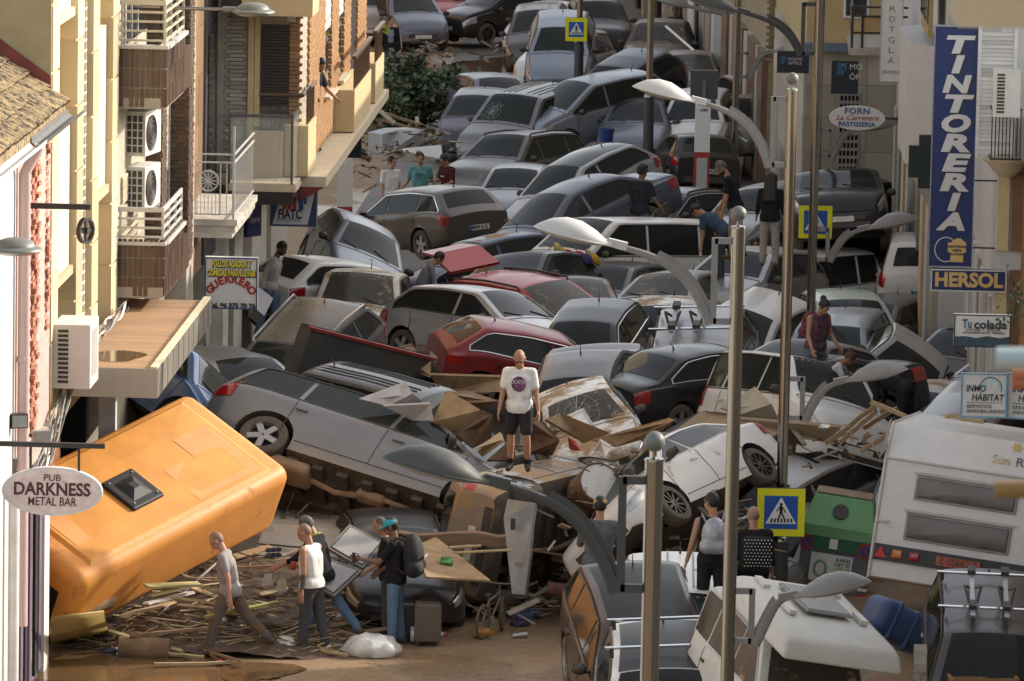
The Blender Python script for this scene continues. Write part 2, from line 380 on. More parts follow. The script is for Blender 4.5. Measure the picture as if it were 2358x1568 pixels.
def car_proto(style):
    if style in PROTO: return PROTO[style]
    c = CS[style]; S = Surf(c); h = S.h; W = c['W'] / 2; P = []          # (name, mesh, material key, parent index)
    def put(n, me, key, par=None): P.append((n, me, key, par)); return len(P) - 1
    put('body', body_mesh(S), 'body')
    put('windshield', S.top(h - c['xc'] - .05, h - c['xrf'] - .03, 19.6, 6).mesh('windshield', True), 'glass')
    put('rear_window', S.top(h - c['xrr'] - .05, h - c['xrb'] + (.05 if not c['deck'] else .02), 19.9, 5).mesh('rear_window', True), 'glass')
    a0 = c['xc'] + .16; a1 = c['xrb'] - .12 if not c['deck'] else c['xrb'] - .25
    if c['xrb'] - c['xrr'] < .25: a1 = c['xrr'] - .10
    bp = c['fo'] + c['wb'] * (.53 if c['nwin'] < 3 else .50)
    cuts = [(a0, bp - .035), (bp + .035, a1)] if c['nwin'] == 2 else [(a0, bp - .03), (bp + .03, c['fo'] + c['wb'] * .93), (c['fo'] + c['wb'] * .93 + .07, a1)]
    for sd in (1, -1):
        for (d0, d1) in cuts:
            r = S.side_pane(d0, d1, sd)
            if r:
                put('side_window', r[0].mesh('side_window', True), 'glass')
    tr = MB(); trim = []
    for sd in (1, -1):
        top = []; bot = []
        for (d0, d1) in cuts:
            r = S.side_pane(d0, d1, sd, off=.009)
            if r: top += [q[-1] for q in r[1]]; bot += [q[0] for q in r[1]]
        lp = bot[::-1] + top
        trim.append(MB().tube(lp + [lp[0]], .013, 5, cap=False).mesh('window_trim', True))
    for me in trim: put('window_trim', me, 'trim')
    hz = 11
    for sd in (1, -1):
        put('headlight', S.patch(h - .05, h - .46, 8.2, 11.6, 5, 4, sd, .008).mesh('headlight', True), 'head')
        tall = style in ('kangoo', 'van', 'mpv', 'suv', 'voyager', 'wagon')
        put('tail_light', S.patch(-h + .30, -h + .015, 8.0, 12.4 if tall else 11.4, 4, 5, sd, .009).mesh('tail_light', True), 'tail')
    g = MB().box((h + .004, 0, .50), (.02, c['W'] * .50, .10)).box((h - .012, 0, .36), (.03, c['W'] * .58, .09)); put('grille', g.mesh('grille'), 'black')
    zt = c['zrb'] - .30
    put('tail_panel', MB().box((-h - .003, 0, .40), (.02, c['W'] * .66, .13)).mesh('tail_panel'), 'black')
    for sg, z in ((1, .47), (-1, zt - .08)):
        i = put('license_plate', MB().box((sg * (h + .018), 0, z), (.012, .50, .11)).mesh('license_plate'), 'plate')
    sm = MB()
    for sd in (1, -1):
        for d in (c['fo'] + .33, bp, c['fo'] + c['wb'] - .18):
            if d > c['L'] - .8: continue
            pts = [S.at(h - d, v, sd, .002) for v in np.linspace(3.5, 11, 9)]
            sm.tube(pts, .007, 4)
        sm.tube([S.at(h - d, 3.6, sd, .002) for d in np.linspace(c['fo'] + .42, c['fo'] + c['wb'] - .42, 8)], .007, 4)
    sm.tube([S.at(h - c['xc'] + .05, v, 1, .002) for v in np.linspace(19, 25, 6)] + [S.at(h - c['xc'] + .05, v, -1, .002) for v in np.linspace(24, 19, 5)], .008, 4)
    for sd in (1, -1): sm.tube([S.at(h - d, 18.8, sd, .002) for d in np.linspace(.28, c['xc'] - .06, 7)], .007, 4)
    put('panel_gap', sm.mesh('panel_gap'), 'black')
    for sd in (1, -1):
        for d in (bp - .22, c['fo'] + c['wb'] - .30):
            p = S.at(h - d, 9.4, sd, .015); put('door_handle', MB().box(p, (.17, .03, .03)).mesh('door_handle'), 'handle')
        mb = MB(); p = S.at(h - c['xc'] - .34, 11.6, sd, 0)
        mb.ball((p.x + .02, p.y + sd * .12, p.z + .06), .11, 8, sc=(.55, .95, .68)); mb.box((p.x, p.y + sd * .03, p.z + .02), (.05, .10, .04))
        i = put('side_mirror', mb.mesh('side_mirror', True), 'mirror')
        put('mirror_glass', MB().box((p.x - .05, p.y + sd * .12, p.z + .06), (.012, .15, .10)).mesh('mirror_glass'), 'glass', i)
    for y in (.42, -.22):
        wp = MB()
        a = S.at(h - c['xc'] - .02, 25 - 6 * abs(y) / .7, 1 if y > 0 else -1, .015); b = S.at(h - c['xc'] - .16, 25 - 6 * abs(y - .34) / .7, 1 if y - .34 > 0 else -1, .016)
        wp.tube([a, b], .009, 5); put('wiper', wp.mesh('wiper'), 'black')
    ax = h - c['xrr'] + .30; az = float(np.interp(c['xrr'] - .30, h - S.X, S.zd)) + .04
    put('antenna', MB().tube([(ax, 0, az - .01), (ax - .02, 0, az + .05), (ax - .10, 0, az + .15)], [.022, .009, .004], 6).mesh('antenna'), 'black')
    PROTO[style] = (c, P, S); return PROTO[style]
def paint(name, col, metal=0.0, dust=.25, mud=.12, rough=.3, coat=.35):
    return mat('paint_' + name, col, rough, metal, var=.05, scale=1.0, mud=mud * 1.45, dust=dust * .48, coat=coat * .75, mudscale=1.7, spec=.32)
PAINT = dict(
    white=((.70, .69, .66), 0, .16, .16), whitemud=((.68, .66, .62), 0, .3, .42), whitedust=((.66, .64, .61), 0, .22, .22),
    silver=((.33, .335, .34), .55, .18, .12), silverlight=((.47, .47, .485), .5, .1, .05), silvermud=((.42, .42, .42), .5, .3, .26),
    silverdull=((.215, .215, .22), .5, .22, .16), silverblue=((.235, .265, .31), .5, .2, .12), bluegrey=((.135, .155, .19), .4, .2, .12), steelblue=((.10, .125, .165), .5, .18, .1),
    grey=((.175, .175, .18), .5, .26, .12), darkgrey=((.07, .07, .075), .4, .26, .14), greydark=((.15, .15, .15), .4, .2, .2), greymud=((.115, .115, .12), .4, .36, .26),
    darksilver=((.22, .225, .23), .5, .22, .1), browngrey=((.16, .145, .125), .35, .4, .25), taupe=((.105, .092, .085), .5, .18, .08), tan=((.27, .22, .17), .4, .3, .2),
    black=((.012, .012, .013), 0, .10, .1), mudblack=((.02, .018, .016), 0, .38, .3), blackblue=((.012, .015, .024), .1, .14, .16), navy=((.018, .024, .055), .2, .18, .14),
    navymud=((.04, .055, .115), .3, .25, .3), purple=((.045, .042, .07), .3, .2, .1), blue=((.10, .19, .37), .1, .12, .08), red=((.36, .02, .022), .1, .14, .14), maroon=((.22, .012, .016), .2, .12, .08),
    cream=((.60, .55, .44), 0, .25, .15), creammud=((.62, .58, .50), 0, .3, .4), palegreen=((.42, .52, .43), 0, .15, .1), brown=((.085, .06, .05), .3, .12, .08), brownblack=((.03, .023, .02), .2, .14, .1),
    silverblack=((.40, .40, .41), .5, .18, .1), whiteblack=((.68, .67, .65), 0, .12, .1), mudgrey=((.23, .205, .175), .2, .45, .45))
def car(cid, style, col, v, label, group='cars swept into a heap along the street', rim='five', cat='car', glass=None, roof=None, drop=(), trim=None, bars=False, rails=False, hubcol=None, under=None):
    c, P, S = car_proto(style)
    pm = paint(col, PAINT[col][0], PAINT[col][1], PAINT[col][2], PAINT[col][3])
    R = Rz(v[3]) @ Matrix.Rotation(v[4], 4, 'Y') @ Matrix.Rotation(v[5], 4, 'X')
    M = Tm(v[0], v[1], v[2]) @ R @ Matrix.Diagonal((v[6], v[7], v[8], 1))
    root = empty({'kangoo': 'small_van', 'van': 'panel_van'}.get(style, 'wrecked_car'), M, label, cat, group)
    gm = glass or M_GLASS
    km = dict(body=[pm, under or M_BLACK], glass=[gm], trim=[trim or M_BLACK], head=[M_HEAD], tail=[M_TAIL], black=[M_BLACK], plate=[M_PLATE], handle=[pm if col not in ('silver',) else M_BLACK], mirror=[M_BLACK])
    objs = []
    for (n, me, key, par) in P:
        if n in drop: objs.append(None); continue
        if len(me.materials) == 0:
            for m in km[key]: me.materials.append(m)
        o = link(n, me, objs[par] if par is not None and objs[par] else root); objs.append(o)
        for i, m in enumerate(km[key]):
            o.material_slots[i].link = 'OBJECT'; o.material_slots[i].material = m
    t, rm, bk = wheel_meshes(c['r'], rim)
    if len(rm.materials) == 0: rm.materials.append(M_ALLOY)
    for wx in (S.h - c['fo'], S.h - c['fo'] - c['wb']):
        for sd in (1, -1):
            q = Tm(wx, sd * (c['W'] / 2 - .115), c['r']) @ Matrix.Rotation(-sd * math.pi / 2, 4, 'X') @ Rz(random.random() * 6)
            wo = link('wheel', t, root, q); ro = link('rim', rm, wo); link('brake_disc', bk, wo)
            if hubcol: ro.material_slots[0].link = 'OBJECT'; ro.material_slots[0].material = hubcol
    if roof is not None:
        S.top(S.h - c['xrf'] - .06, S.h - c['xrr'] + .02, 19.3, 8, .008).build('roof_panel', roof, root, smooth=True)
    if rails:
        for sd in (1, -1):
            p = [S.at(x, 18.6, sd, .05) for x in np.linspace(S.h - c['xrf'] - .1, S.h - c['xrr'] + .1, 9)]
            p = [S.at(S.h - c['xrf'] - .05, 18.6, sd, .0)] + p + [S.at(S.h - c['xrr'] + .05, 18.6, sd, .0)]
            MB().tube(p, .022, 6).build('roof_rail', M_CHROME if rails == 2 else M_BLACK, root, smooth=True)
    if bars:
        for f in (.25, .75):
            x = S.h - c['xrf'] - (c['xrr'] - c['xrf']) * f; z = c['H'] + .10; y = c['W'] / 2 - c['rin'] + .04
            b = MB().box((x, 0, z), (.05, 2 * y + .1, .03))
            bo = b.build('roof_bar', M_CHROME, root)
            for sd in (1, -1): MB().box((x, sd * (y - .03), z - .06), (.07, .05, .12)).build('bar_foot', M_BLACK, bo)
    return root, S
# ------------------------------------------------------------------ ground
def ground_mat():
    m = bpy.data.materials.new('mud_over_asphalt'); m.use_nodes = True; t = m.node_tree; N = t.nodes; L = t.links; p = N['Principled BSDF']
    tc = N.new('ShaderNodeTexCoord')
    def noise(sc, det=5, r=.65, st=None):
        n = N.new('ShaderNodeTexNoise'); n.inputs['Scale'].default_value = sc; n.inputs['Detail'].default_value = det; n.inputs['Roughness'].default_value = r
        if st:
            mp = N.new('ShaderNodeMapping'); mp.inputs['Scale'].default_value = st; L.new(tc.outputs['Object'], mp.inputs[0]); L.new(mp.outputs[0], n.inputs['Vector'])
        else: L.new(tc.outputs['Object'], n.inputs['Vector'])
        return n.outputs['Fac']
    def rng(f, a, b, c=0, d=1):
        q = N.new('ShaderNodeMapRange'); q.inputs['From Min'].default_value = a; q.inputs['From Max'].default_value = b; q.inputs['To Min'].default_value = c; q.inputs['To Max'].default_value = d; L.new(f, q.inputs['Value']); return q.outputs[0]
    def mix(f, a, b):
        x = N.new('ShaderNodeMix'); x.data_type = 'RGBA'; L.new(f, x.inputs[0])
        for i, c in ((6, a), (7, b)):
            if isinstance(c, tuple): x.inputs[i].default_value = (*c, 1)
            else: L.new(c, x.inputs[i])
        return x.outputs[2]
    a = mix(rng(noise(.9), .35, .65), (.20, .125, .068), (.30, .20, .115))
    a = mix(rng(noise(22, 6, .75), .45, .75), a, (.36, .25, .15))
    a = mix(rng(noise(7), .55, .75), a, (.12, .075, .042))
    L.new(a, p.inputs['Base Color'])
    wet = rng(noise(.42, 3, .5, (1, .5, 1)), .50, .60); L.new(rng(wet, 0, 1, .85, .22), p.inputs['Roughness'])
    b = N.new('ShaderNodeBump'); b.inputs['Strength'].default_value = .5; b.inputs['Distance'].default_value = .07; L.new(noise(9, 7, .72), b.inputs['Height']); L.new(b.outputs[0], p.inputs['Normal'])
    return m
M_GROUND = ground_mat()
def sheet(name, pts, m, z, kind='structure'):
    mb = MB(); mb.add([(*p[:2], z) for p in pts], [tuple(range(len(pts)))]); o = mb.build(name, m); o['kind'] = kind; return o
sheet('ground', [(-400, -60), (400, -60), (400, 1500), (-400, 1500)], M_GROUND, -.004)
M_ROAD = mat('muddy_asphalt', (.085, .068, .052), .6, var=.35, scale=.7, mud=.38, mudcol=(.15, .10, .062), mudscale=.5, bump=.4, bscale=9)
sheet('street', [ST(93, .3), ST(93, 12.4), ST(230, 12.4), ST(230, .3)], M_ROAD, .006)
M_WATER = mat('muddy_water', (.15, .088, .042), .07, var=.15, scale=1.2, bump=.12, bscale=5, spec=.6)
def puddle(cx, cy, rx, ry, seed, z=.012, n=26):
    rnd = random.Random(seed); ph = [rnd.random() * 6 for _ in range(4)]
    pts = []
    for k in range(n):
        a = 2 * math.pi * k / n; f = 1 + .22 * math.sin(2 * a + ph[0]) + .16 * math.sin(3 * a + ph[1]) + .10 * math.sin(5 * a + ph[2])
        pts.append((cx + rx * f * math.cos(a), cy + ry * f * math.sin(a)))
    sheet('muddy_water', pts, M_WATER, z)
for (px, py, rx, ry, sd) in ((360, 1556, 1.7, 1.0, 1), (190, 1535, 1.3, .9, 2), (575, 1552, .35, .8, 4), (1120, 175, 1.4, 6, 3), (1000, 480, 1.5, 3, 6)):
    p = atz(px, py); puddle(p.x, p.y, rx, ry, sd, .010 + .003 * sd)
# ------------------------------------------------------------------ buildings
M_CREAM = mat('cream_facade_stone', (.56, .45, .285), .85, var=.08, scale=2, bump=.25, bscale=60, rnd=True)
M_CREAMW = mat('rough_white_stucco', (.66, .58, .45), .95, var=.12, scale=6, bump=1.0, bscale=26)
M_TANWALL = mat('tan_end_wall', (.40, .33, .19), .9, var=.15, scale=1.5, bump=.15)
M_REDBAND = mat('red_waterproof_paint', (.19, .05, .035), .8, var=.25, scale=3)
M_BROWNTILE = mat('brown_glazed_tile', (.105, .062, .042), .38, var=.15, scale=6, rnd=True)
M_MORTAR = mat('pale_mortar', (.40, .35, .28), .9, var=.15)
M_BROWNBRICK = mat('dark_brown_brick', (.12, .072, .048), .8, var=.2, scale=9, rnd=True, bump=.2)
M_OCHREBRICK = mat('ochre_brick', (.36, .20, .095), .8, var=.2, scale=9, rnd=True, bump=.2)
M_PALEBRICK = mat('pale_grey_brick', (.40, .37, .32), .85, var=.15, scale=9, rnd=True)
M_TANSLAB = mat('tan_stone_cladding', (.27, .17, .095), .5, var=.18, scale=2.5, rnd=True)
M_DARKSLAB = mat('dark_grey_cladding', (.055, .055, .058), .4, var=.1, rnd=True)
M_PINK = mat('pink_rough_plaster', (.50, .345, .315), .95, var=.14, scale=5, bump=1.2, bscale=18)
M_REDBRICK = mat('exposed_red_brick', (.40, .17, .11), .9, var=.25, scale=8, rnd=True, bump=.3)
M_WHITEWALL = mat('white_render', (.52, .515, .51), .85, var=.06, scale=1.5, bump=.1)
M_ROOFTILE = mat('lichen_clay_tile', (.36, .26, .14), .95, var=.3, scale=5, rnd=True, mud=.56, mudcol=(.05, .046, .04), mudscale=11, bump=.6)
M_PINKPIPE = mat('pink_drainpipe', (.55, .40, .38), .5, var=.05)
M_SHUTTER = mat('dark_brown_shutter', (.030, .020, .018), .5, var=.1, rnd=True)
M_BEIGESHUT = mat('beige_shutter', (.50, .43, .31), .6, var=.08, rnd=True)
M_WHITESHUT = mat('white_shutter', (.60, .595, .57), .6, var=.06, rnd=True)
M_YELLOW = mat('yellow_render', (.46, .34, .17), .85, var=.08, scale=1.5)
M_STONE = mat('beige_stone_slab', (.40, .35, .28), .75, var=.12, scale=3, rnd=True)
M_BRASS = mat('gold_window_frame', (.38, .29, .12), .4, metal=.5, var=.15)
M_WINGLASS = mat('window_glass', (.02, .022, .022), .05, var=.2, spec=.8)
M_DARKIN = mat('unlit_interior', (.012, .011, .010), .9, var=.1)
M_ALU = mat('brushed_aluminium_fascia', (.40, .37, .33), .32, metal=.8, var=.15, scale=1.2, stretch=(1, 1.6, .12), dust=.15)
M_RUSTSHEET = mat('muddy_canopy_sheet', (.33, .20, .11), .8, var=.25, scale=1.2, stretch=(.4, 7, 1), mud=.30, mudcol=(.40, .28, .17))
M_PAINTPANEL = mat('purple_painted_panel', (.14, .10, .16), .6, var=.35, scale=3, stretch=(1, 1, .2), mud=.3, mudcol=(.40, .36, .34))
M_PEEL = mat('peeling_white_pillar', (.66, .64, .60), .85, var=.1, mud=.22, mudcol=(.24, .15, .08), mudscale=4)
M_COPING = mat('cream_coping', (.58, .50, .36), .8, var=.1)
M_CREAMPLAIN = mat('cream_render', (.60, .47, .27), .8, var=.08)
M_REDEDGE = mat('dark_red_soffit', (.20, .035, .03), .7, var=.2)
M_WHITEPIPE = mat('white_pipe', (.66, .65, .63), .5)
M_TILEWHITE = mat('white_ceramic_block', (.70, .66, .57), .6, var=.05)
def bld(name, label, s0, cat='building', t0=0.0, rot=0.0, group=None):
    M = Matrix.Translation(ST(s0, t0)) @ STM.to_3x3().to_4x4() @ Rz(rot)
    r = empty(name, M, label, cat, group); r['s0'] = s0; return r
def part(r, name, mb, mats, smooth=False):                      # mb authored in (t, s, z) of the street
    return mb.build(name, mats, r, Tm(0, -r['s0'], 0), smooth)
def pieces(r, name, org, ua, va, nu, nv, w, h, d, m, gap=.012, bond=True, cap=300, jit=.004):
    """small blocks laid in courses on a wall: up to cap of them as parts, the rest joined"""
    s0 = r['s0']; ua = Vector(ua); va = Vector(va); na = ua.cross(va)
    me = MB().box((0, 0, 0), (w - gap, h - gap, d)).mesh(name); me.materials.append(m)
    half = MB().box((0, 0, 0), ((w - gap) / 2, h - gap, d)).mesh(name); half.materials.append(m)
    rest = MB(); k = 0
    for j in range(nv):
        off = (w / 2 if (bond and j % 2) else 0)
        for i in range(nu):
            p = Vector(org) + ua * (w * (i + .5) + off * .5 - (w / 4 if bond else 0)) + va * (h * (j + .5)) + na * random.uniform(-jit, jit)
            M = Tm(p.x, p.y - s0, p.z) @ Matrix(((ua.x, va.x, na.x, 0), (ua.y, va.y, na.y, 0), (ua.z, va.z, na.z, 0), (0, 0, 0, 1)))
            if k < cap: link(name, me, r, M)
            else: rest.box((0, 0, 0), (w - gap, h - gap, d), 0, M)
            k += 1
    if rest.v: o = rest.build(name + '_mass', m, r); o['kind'] = 'stuff'
def slats(r, name, a, b, n, axis, m, gap=.25, cap=40):        # roller shutter slats between corners a and b (t,s,z), stacked in z
    h = (b[2] - a[2]) / n
    for i in range(n):
        z = a[2] + h * i
        mb = MB().bb((a[0], a[1], z + h * .04), (b[0], b[1], z + h * .94))
        part(r, name, mb, m)
# --- house with the tiled roof, nearest on the left
r = bld('tiled_roof_house', 'white and pink plastered house under a lichen-covered clay tile roof, nearest on the left', 74.7)
part(r, 'wall', MB().bb((-6, 50, 0), (-.02, 71.4, 7.35)), M_WHITEWALL)
part(r, 'pink_wall', MB().bb((-6, 71.4, 3.35), (0, 74.68, 7.45)), M_PINK)
part(r, 'ledge', MB().bb((-.4, 71.3, 3.12), (.10, 74.70, 3.35)), M_CONC)
part(r, 'shop_front', MB().bb((-1, 71.5, 0), (-.06, 74.2, 3.1)), M_PAINTPANEL)
for i, q in enumerate((71.7, 72.05, 72.5, 72.95, 73.5, 73.9)):
    part(r, 'painted_board', MB().bb((-.06, q, .1), (-.01, q + .25, 3.0 - .25 * (i % 3))), M_PAINTPANEL if i % 2 else M_DARKIN)
part(r, 'pillar', MB().bb((-.5, 74.2, 0), (.02, 74.7, 3.1)), M_PEEL)
pieces(r, 'exposed_brick', (.012, 72.75, 3.4), (0, 1, 0), (0, 0, 1), 2, 52, .26, .075, .06, M_REDBRICK, gap=.02, cap=110, jit=.03)
pieces(r, 'exposed_brick', (.012, 74.2, 4.6), (0, 1, 0), (0, 0, 1), 1, 34, .26, .075, .04, M_REDBRICK, gap=.02, cap=60, jit=.03)
sl = .62
part(r, 'roof_deck', MB().add([(.18, 50, 7.52), (.18, 74.8, 7.52), (-6, 74.8, 7.52 + 6.18 * sl), (-6, 50, 7.52 + 6.18 * sl), (.18, 50, 7.40), (.18, 74.8, 7.40), (-6, 74.8, 7.40 + 6.18 * sl), (-6, 50, 7.40 + 6.18 * sl)], [(0, 1, 2, 3), (7, 6, 5, 4), (0, 4, 5, 1), (1, 5, 6, 2), (2, 6, 7, 3)]), M_ROOFTILE)
tm = MB()
for q in range(7):
    a0, a1 = math.pi * q / 7, math.pi * (q + 1) / 7
    tm.add([(-.0, .105 * math.cos(a0), .07 * math.sin(a0)), (-.0, .105 * math.cos(a1), .07 * math.sin(a1)), (-.42, .085 * math.cos(a1), .055 * math.sin(a1)), (-.42, .085 * math.cos(a0), .055 * math.sin(a0))], [(0, 1, 2, 3)])
tm = tm.mesh('roof_tile', True); tm.materials.append(M_ROOFTILE)
for i in range(34):
    for j in range(6):
        t_ = .22 - j * .27; z_ = 7.54 + (.22 - t_) * sl + random.uniform(0, .03)
        link('roof_tile', tm, r, Tm(t_, 74.72 - i * .215 - 74.7, z_) @ Rz(random.uniform(-.06, .06)) @ Matrix.Rotation(math.atan(sl) - .07, 4, 'Y'))
gut = [(.30, 50, 7.36), (.30, 74.9, 7.36)]
g = MB()
for q in range(6):
    a0, a1 = math.pi + math.pi * q / 6, math.pi + math.pi * (q + 1) / 6
    g.add([(.30 + .11 * math.cos(a0), 71.2, 7.46 + .11 * math.sin(a0)), (.30 + .11 * math.cos(a1), 71.2, 7.46 + .11 * math.sin(a1)), (.30 + .11 * math.cos(a1), 74.95, 7.46 + .11 * math.sin(a1)), (.30 + .11 * math.cos(a0), 74.95, 7.46 + .11 * math.sin(a0))], [(0, 1, 2, 3)])
part(r, 'gutter', g, mat('zinc_gutter', (.10, .10, .10), .5, var=.2), True)
g = MB()
for q in range(6):
    a0, a1 = math.pi + math.pi * q / 6, math.pi + math.pi * (q + 1) / 6
    g.add([(.28 + .12 * math.cos(a0), 50, 7.45 + .12 * math.sin(a0)), (.28 + .12 * math.cos(a1), 50, 7.45 + .12 * math.sin(a1)), (.28 + .12 * math.cos(a1), 71.3, 7.45 + .12 * math.sin(a1)), (.28 + .12 * math.cos(a0), 71.3, 7.45 + .12 * math.sin(a0))], [(0, 1, 2, 3)])
part(r, 'white_gutter', g, M_WHITEPIPE, True)
part(r, 'drainpipe', MB().tube([(.28, 71.25, 7.35), (.10, 71.3, 7.0), (.10, 71.3, 1.2)], .075, 12), M_PINKPIPE, True)
part(r, 'drainpipe', MB().tube([(.10, 70.5, 3.2), (.10, 70.5, .1)], .07, 12), M_WHITEPIPE, True)
for z in (6.0, 4.6, 3.2): part(r, 'pipe_collar', MB().tube([(.10, 71.3, z), (.10, 71.3, z + .06)], .088, 12), M_PINKPIPE)
part(r, 'wall_bracket', MB().bb((0, 72.4, 6.42), (.80, 72.46, 6.49)), M_IRON)
pl = MB(); pl.lathe([(.14, -.03), (.17, -.03), (.17, .03), (.14, .03), (.14, -.03)], 20); pl.box((0, 0, 0), (.28, .03, .03)); pl.box((0, 0, 0), (.03, .28, .03)); pl.lathe([(.04, -.05), (.04, .05)], 10, cap=True)
o = pl.build('hanging_pulley', M_IRON, None, Matrix.Translation(ST(72.43, .74, 6.15)) @ STM.to_3x3().to_4x4() @ Matrix.Rotation(math.radians(62), 4, 'Z') @ Matrix.Rotation(math.pi / 2, 4, 'X')); tag(o, 'small black iron pulley wheel hanging from a wall bracket on the pink wall', 'pulley')
# --- cream building
r = bld('cream_apartment_building', 'cream building with tall stone pilasters and rough white panels behind the metal canopy', 74.9)
part(r, 'wall', MB().bb((-9, 74.85, 3.3), (-.30, 82.5, 12)), M_CREAMPLAIN)
part(r, 'end_wall', MB().bb((-9, 74.80, 7.0), (-.02, 74.85, 12)), M_TANWALL)
part(r, 'red_band', MB().add([(-9, 74.77, 8.0 + 9 * .70), (-.02, 74.77, 7.90), (-.02, 74.77, 7.50), (-9, 74.77, 7.50 + 9 * .70)], [(0, 3, 2, 1)]), M_REDBAND)
part(r, 'ceiling_slab', MB().bb((-9, 74.85, 3.1), (-.02, 82.5, 3.3)), M_CONC)
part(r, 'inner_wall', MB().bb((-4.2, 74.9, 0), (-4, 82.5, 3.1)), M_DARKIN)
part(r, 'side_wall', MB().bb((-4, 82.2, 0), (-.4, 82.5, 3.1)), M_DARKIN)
part(r, 'shop_post', MB().bb((.12, 79.3, 0), (.36, 79.5, 3.1)), M_WHITEPIPE)
part(r, 'mural_panel', MB().bb((-.35, 75.0, .6), (-.28, 78.2, 3.0)), mat('orange_brown_mural', (.22, .09, .04), .6, var=.5, scale=2, mud=.25, mudcol=(.5, .2, .35)))
for (a, b) in ((74.85, 75.55), (77.55, 78.25), (79.35, 80.1), (81.75, 82.5)):
    part(r, 'pilaster', MB().bb((-.30, a + .01, 3.3), (-.03, b - .01, 12)), M_CREAMPLAIN)
    z = 3.32 + random.uniform(0, .4); part(r, 'stone_block', MB().bb((-.27, a, 3.3), (0, b, z - .03)), M_CREAM)
    while z < 11.8: part(r, 'stone_block', MB().bb((-.27, a, z), (0, b, z + .870)), M_CREAM); z += .90
for (a, b) in ((75.55, 77.55), (80.1, 81.75)):
    for z0, z1 in ((5.05, 7.0), (8.6, 10.6)) if a < 76 else ((5.7, 8.0), (9.4, 11.4)):
        part(r, 'stucco_panel', MB().bb((-.22, a, z0), (-.10, b, z1)), M_CREAMW)
        part(r, 'window_sill', MB().bb((-.30, a, z0 - .12), (-.04, b, z0)), M_CREAM)
    part(r, 'window', MB().bb((-.34, a + .25, 3.6), (-.29, b - .25, 4.9)), M_WINGLASS)
    z = 5.05 if a < 76 else 5.7
mbk = MB()
for k in range(58):
    z = 3.4 + k * .148
    mbk.bb((-.30, 78.35, z), (-.08, 79.25, z + .022)); 
for k in range(4): mbk.bb((-.30, 78.35 + k * .29, 3.4), (-.085, 78.35 + k * .29 + .03, 12))
o = part(r, 'pierced_block_screen', mbk, M_TILEWHITE); o['kind'] = 'stuff'
# canopy
r = bld('shop_canopy', 'flat shop canopy with brushed metal fascia and mud-washed top, left foreground', 76.5)
part(r, 'roof_sheet', MB().bb((-.06, 76.53, 3.66), (1.22, 83.9, 3.74)), M_RUSTSHEET)
part(r, 'front_fascia', MB().bb((-.06, 76.50, 3.38), (1.24, 76.53, 3.78)), M_ALU)
part(r, 'side_fascia', MB().bb((1.22, 76.53, 3.38), (1.25, 83.9, 3.78)), M_ALU)
part(r, 'soffit', MB().bb((-.06, 76.53, 3.38), (1.22, 83.9, 3.42)), M_DARKIN)
part(r, 'flashing', MB().bb((1.14, 76.55, 3.742), (1.24, 83.9, 3.80)), M_COPING)
puddle_m = mat('canopy_puddle', (.13, .08, .045), .1)
mb = MB(); mb.add([(.55 + .36 * math.cos(a) * (1 + .2 * math.sin(3 * a)), 77.9 + .55 * math.sin(a), 3.745) for a in np.linspace(0, 2 * math.pi, 18)[:-1]], [tuple(range(17))]); part(r, 'water_pool', mb, puddle_m)
for z in np.linspace(77.1, 83.4, 10): part(r, 'fascia_joint', MB().bb((1.248, z, 3.39), (1.254, z + .012, 3.77)), M_BLACK)
# --- brown brick building
r = bld('brown_tiled_building', 'brown brick and tile apartment building with railed balconies and two air conditioners', 82.6)
part(r, 'wall', MB().bb((-9, 82.56, 0), (-.02, 91.0, 12)), M_MORTAR)
for z0, zt, zr in ((6.72, 7.58, 8.25), (3.94, 4.70, 5.22)):
    part(r, 'balcony_slab', MB().bb((-.02, 82.64, z0 - .02), (.66, 85.3, z0 + .14)), M_CONC)
    part(r, 'parapet', MB().bb((-.02, 82.66, z0), (.66, 82.72, zt)), M_MORTAR)
    part(r, 'parapet', MB().bb((.60, 82.72, z0), (.66, 85.3, zt)), M_MORTAR)
    pieces(r, 'tile', (-.02, 82.655, z0), (1, 0, 0), (0, 0, 1), 9, 3, .0765, .285, .03, M_BROWNTILE, gap=.017, bond=False, cap=30)
    pieces(r, 'tile', (.665, 82.65, z0), (0, 1, 0), (0, 0, 1), 34, 3, .0785, .285, .03, M_BROWNTILE, gap=.017, bond=False, cap=104)
    part(r, 'coping', MB().bb((-.02, 82.6, zt), (.70, 82.78, zt + .05)).bb((.56, 82.78, zt), (.72, 85.35, zt + .05)), M_WHITEMETAL)
    n = 5 if z0 > 5 else 4
    for k in range(n):
        z = zt + .12 + (zr - zt - .12) * k / (n - 1); hh = .016 if k < n - 1 else .035
        part(r, 'rail', MB().bb((-.02, 82.66, z - hh), (.66, 82.69, z + hh)).bb((.63, 82.69, z - hh), (.66, 85.3, z + hh)), M_WHITEMETAL if z0 < 5 else mat('beige_rail_paint', (.50, .46, .36), .5))
    for (t_, s_) in ((.645, 82.675), (.645, 83.5), (.645, 84.4), (.645, 85.25), (.02, 82.675)):
        part(r, 'rail_post', MB().box((t_, s_, (zt + zr) / 2), (.035, .035, zr - zt)), M_WHITEMETAL if z0 < 5 else mat('beige_rail_paint', (.50, .46, .36), .5))
    part(r, 'planter', MB().bb((.665, 85.3, z0), (.38, 86.3, zt - .25)), M_BROWNTILE)
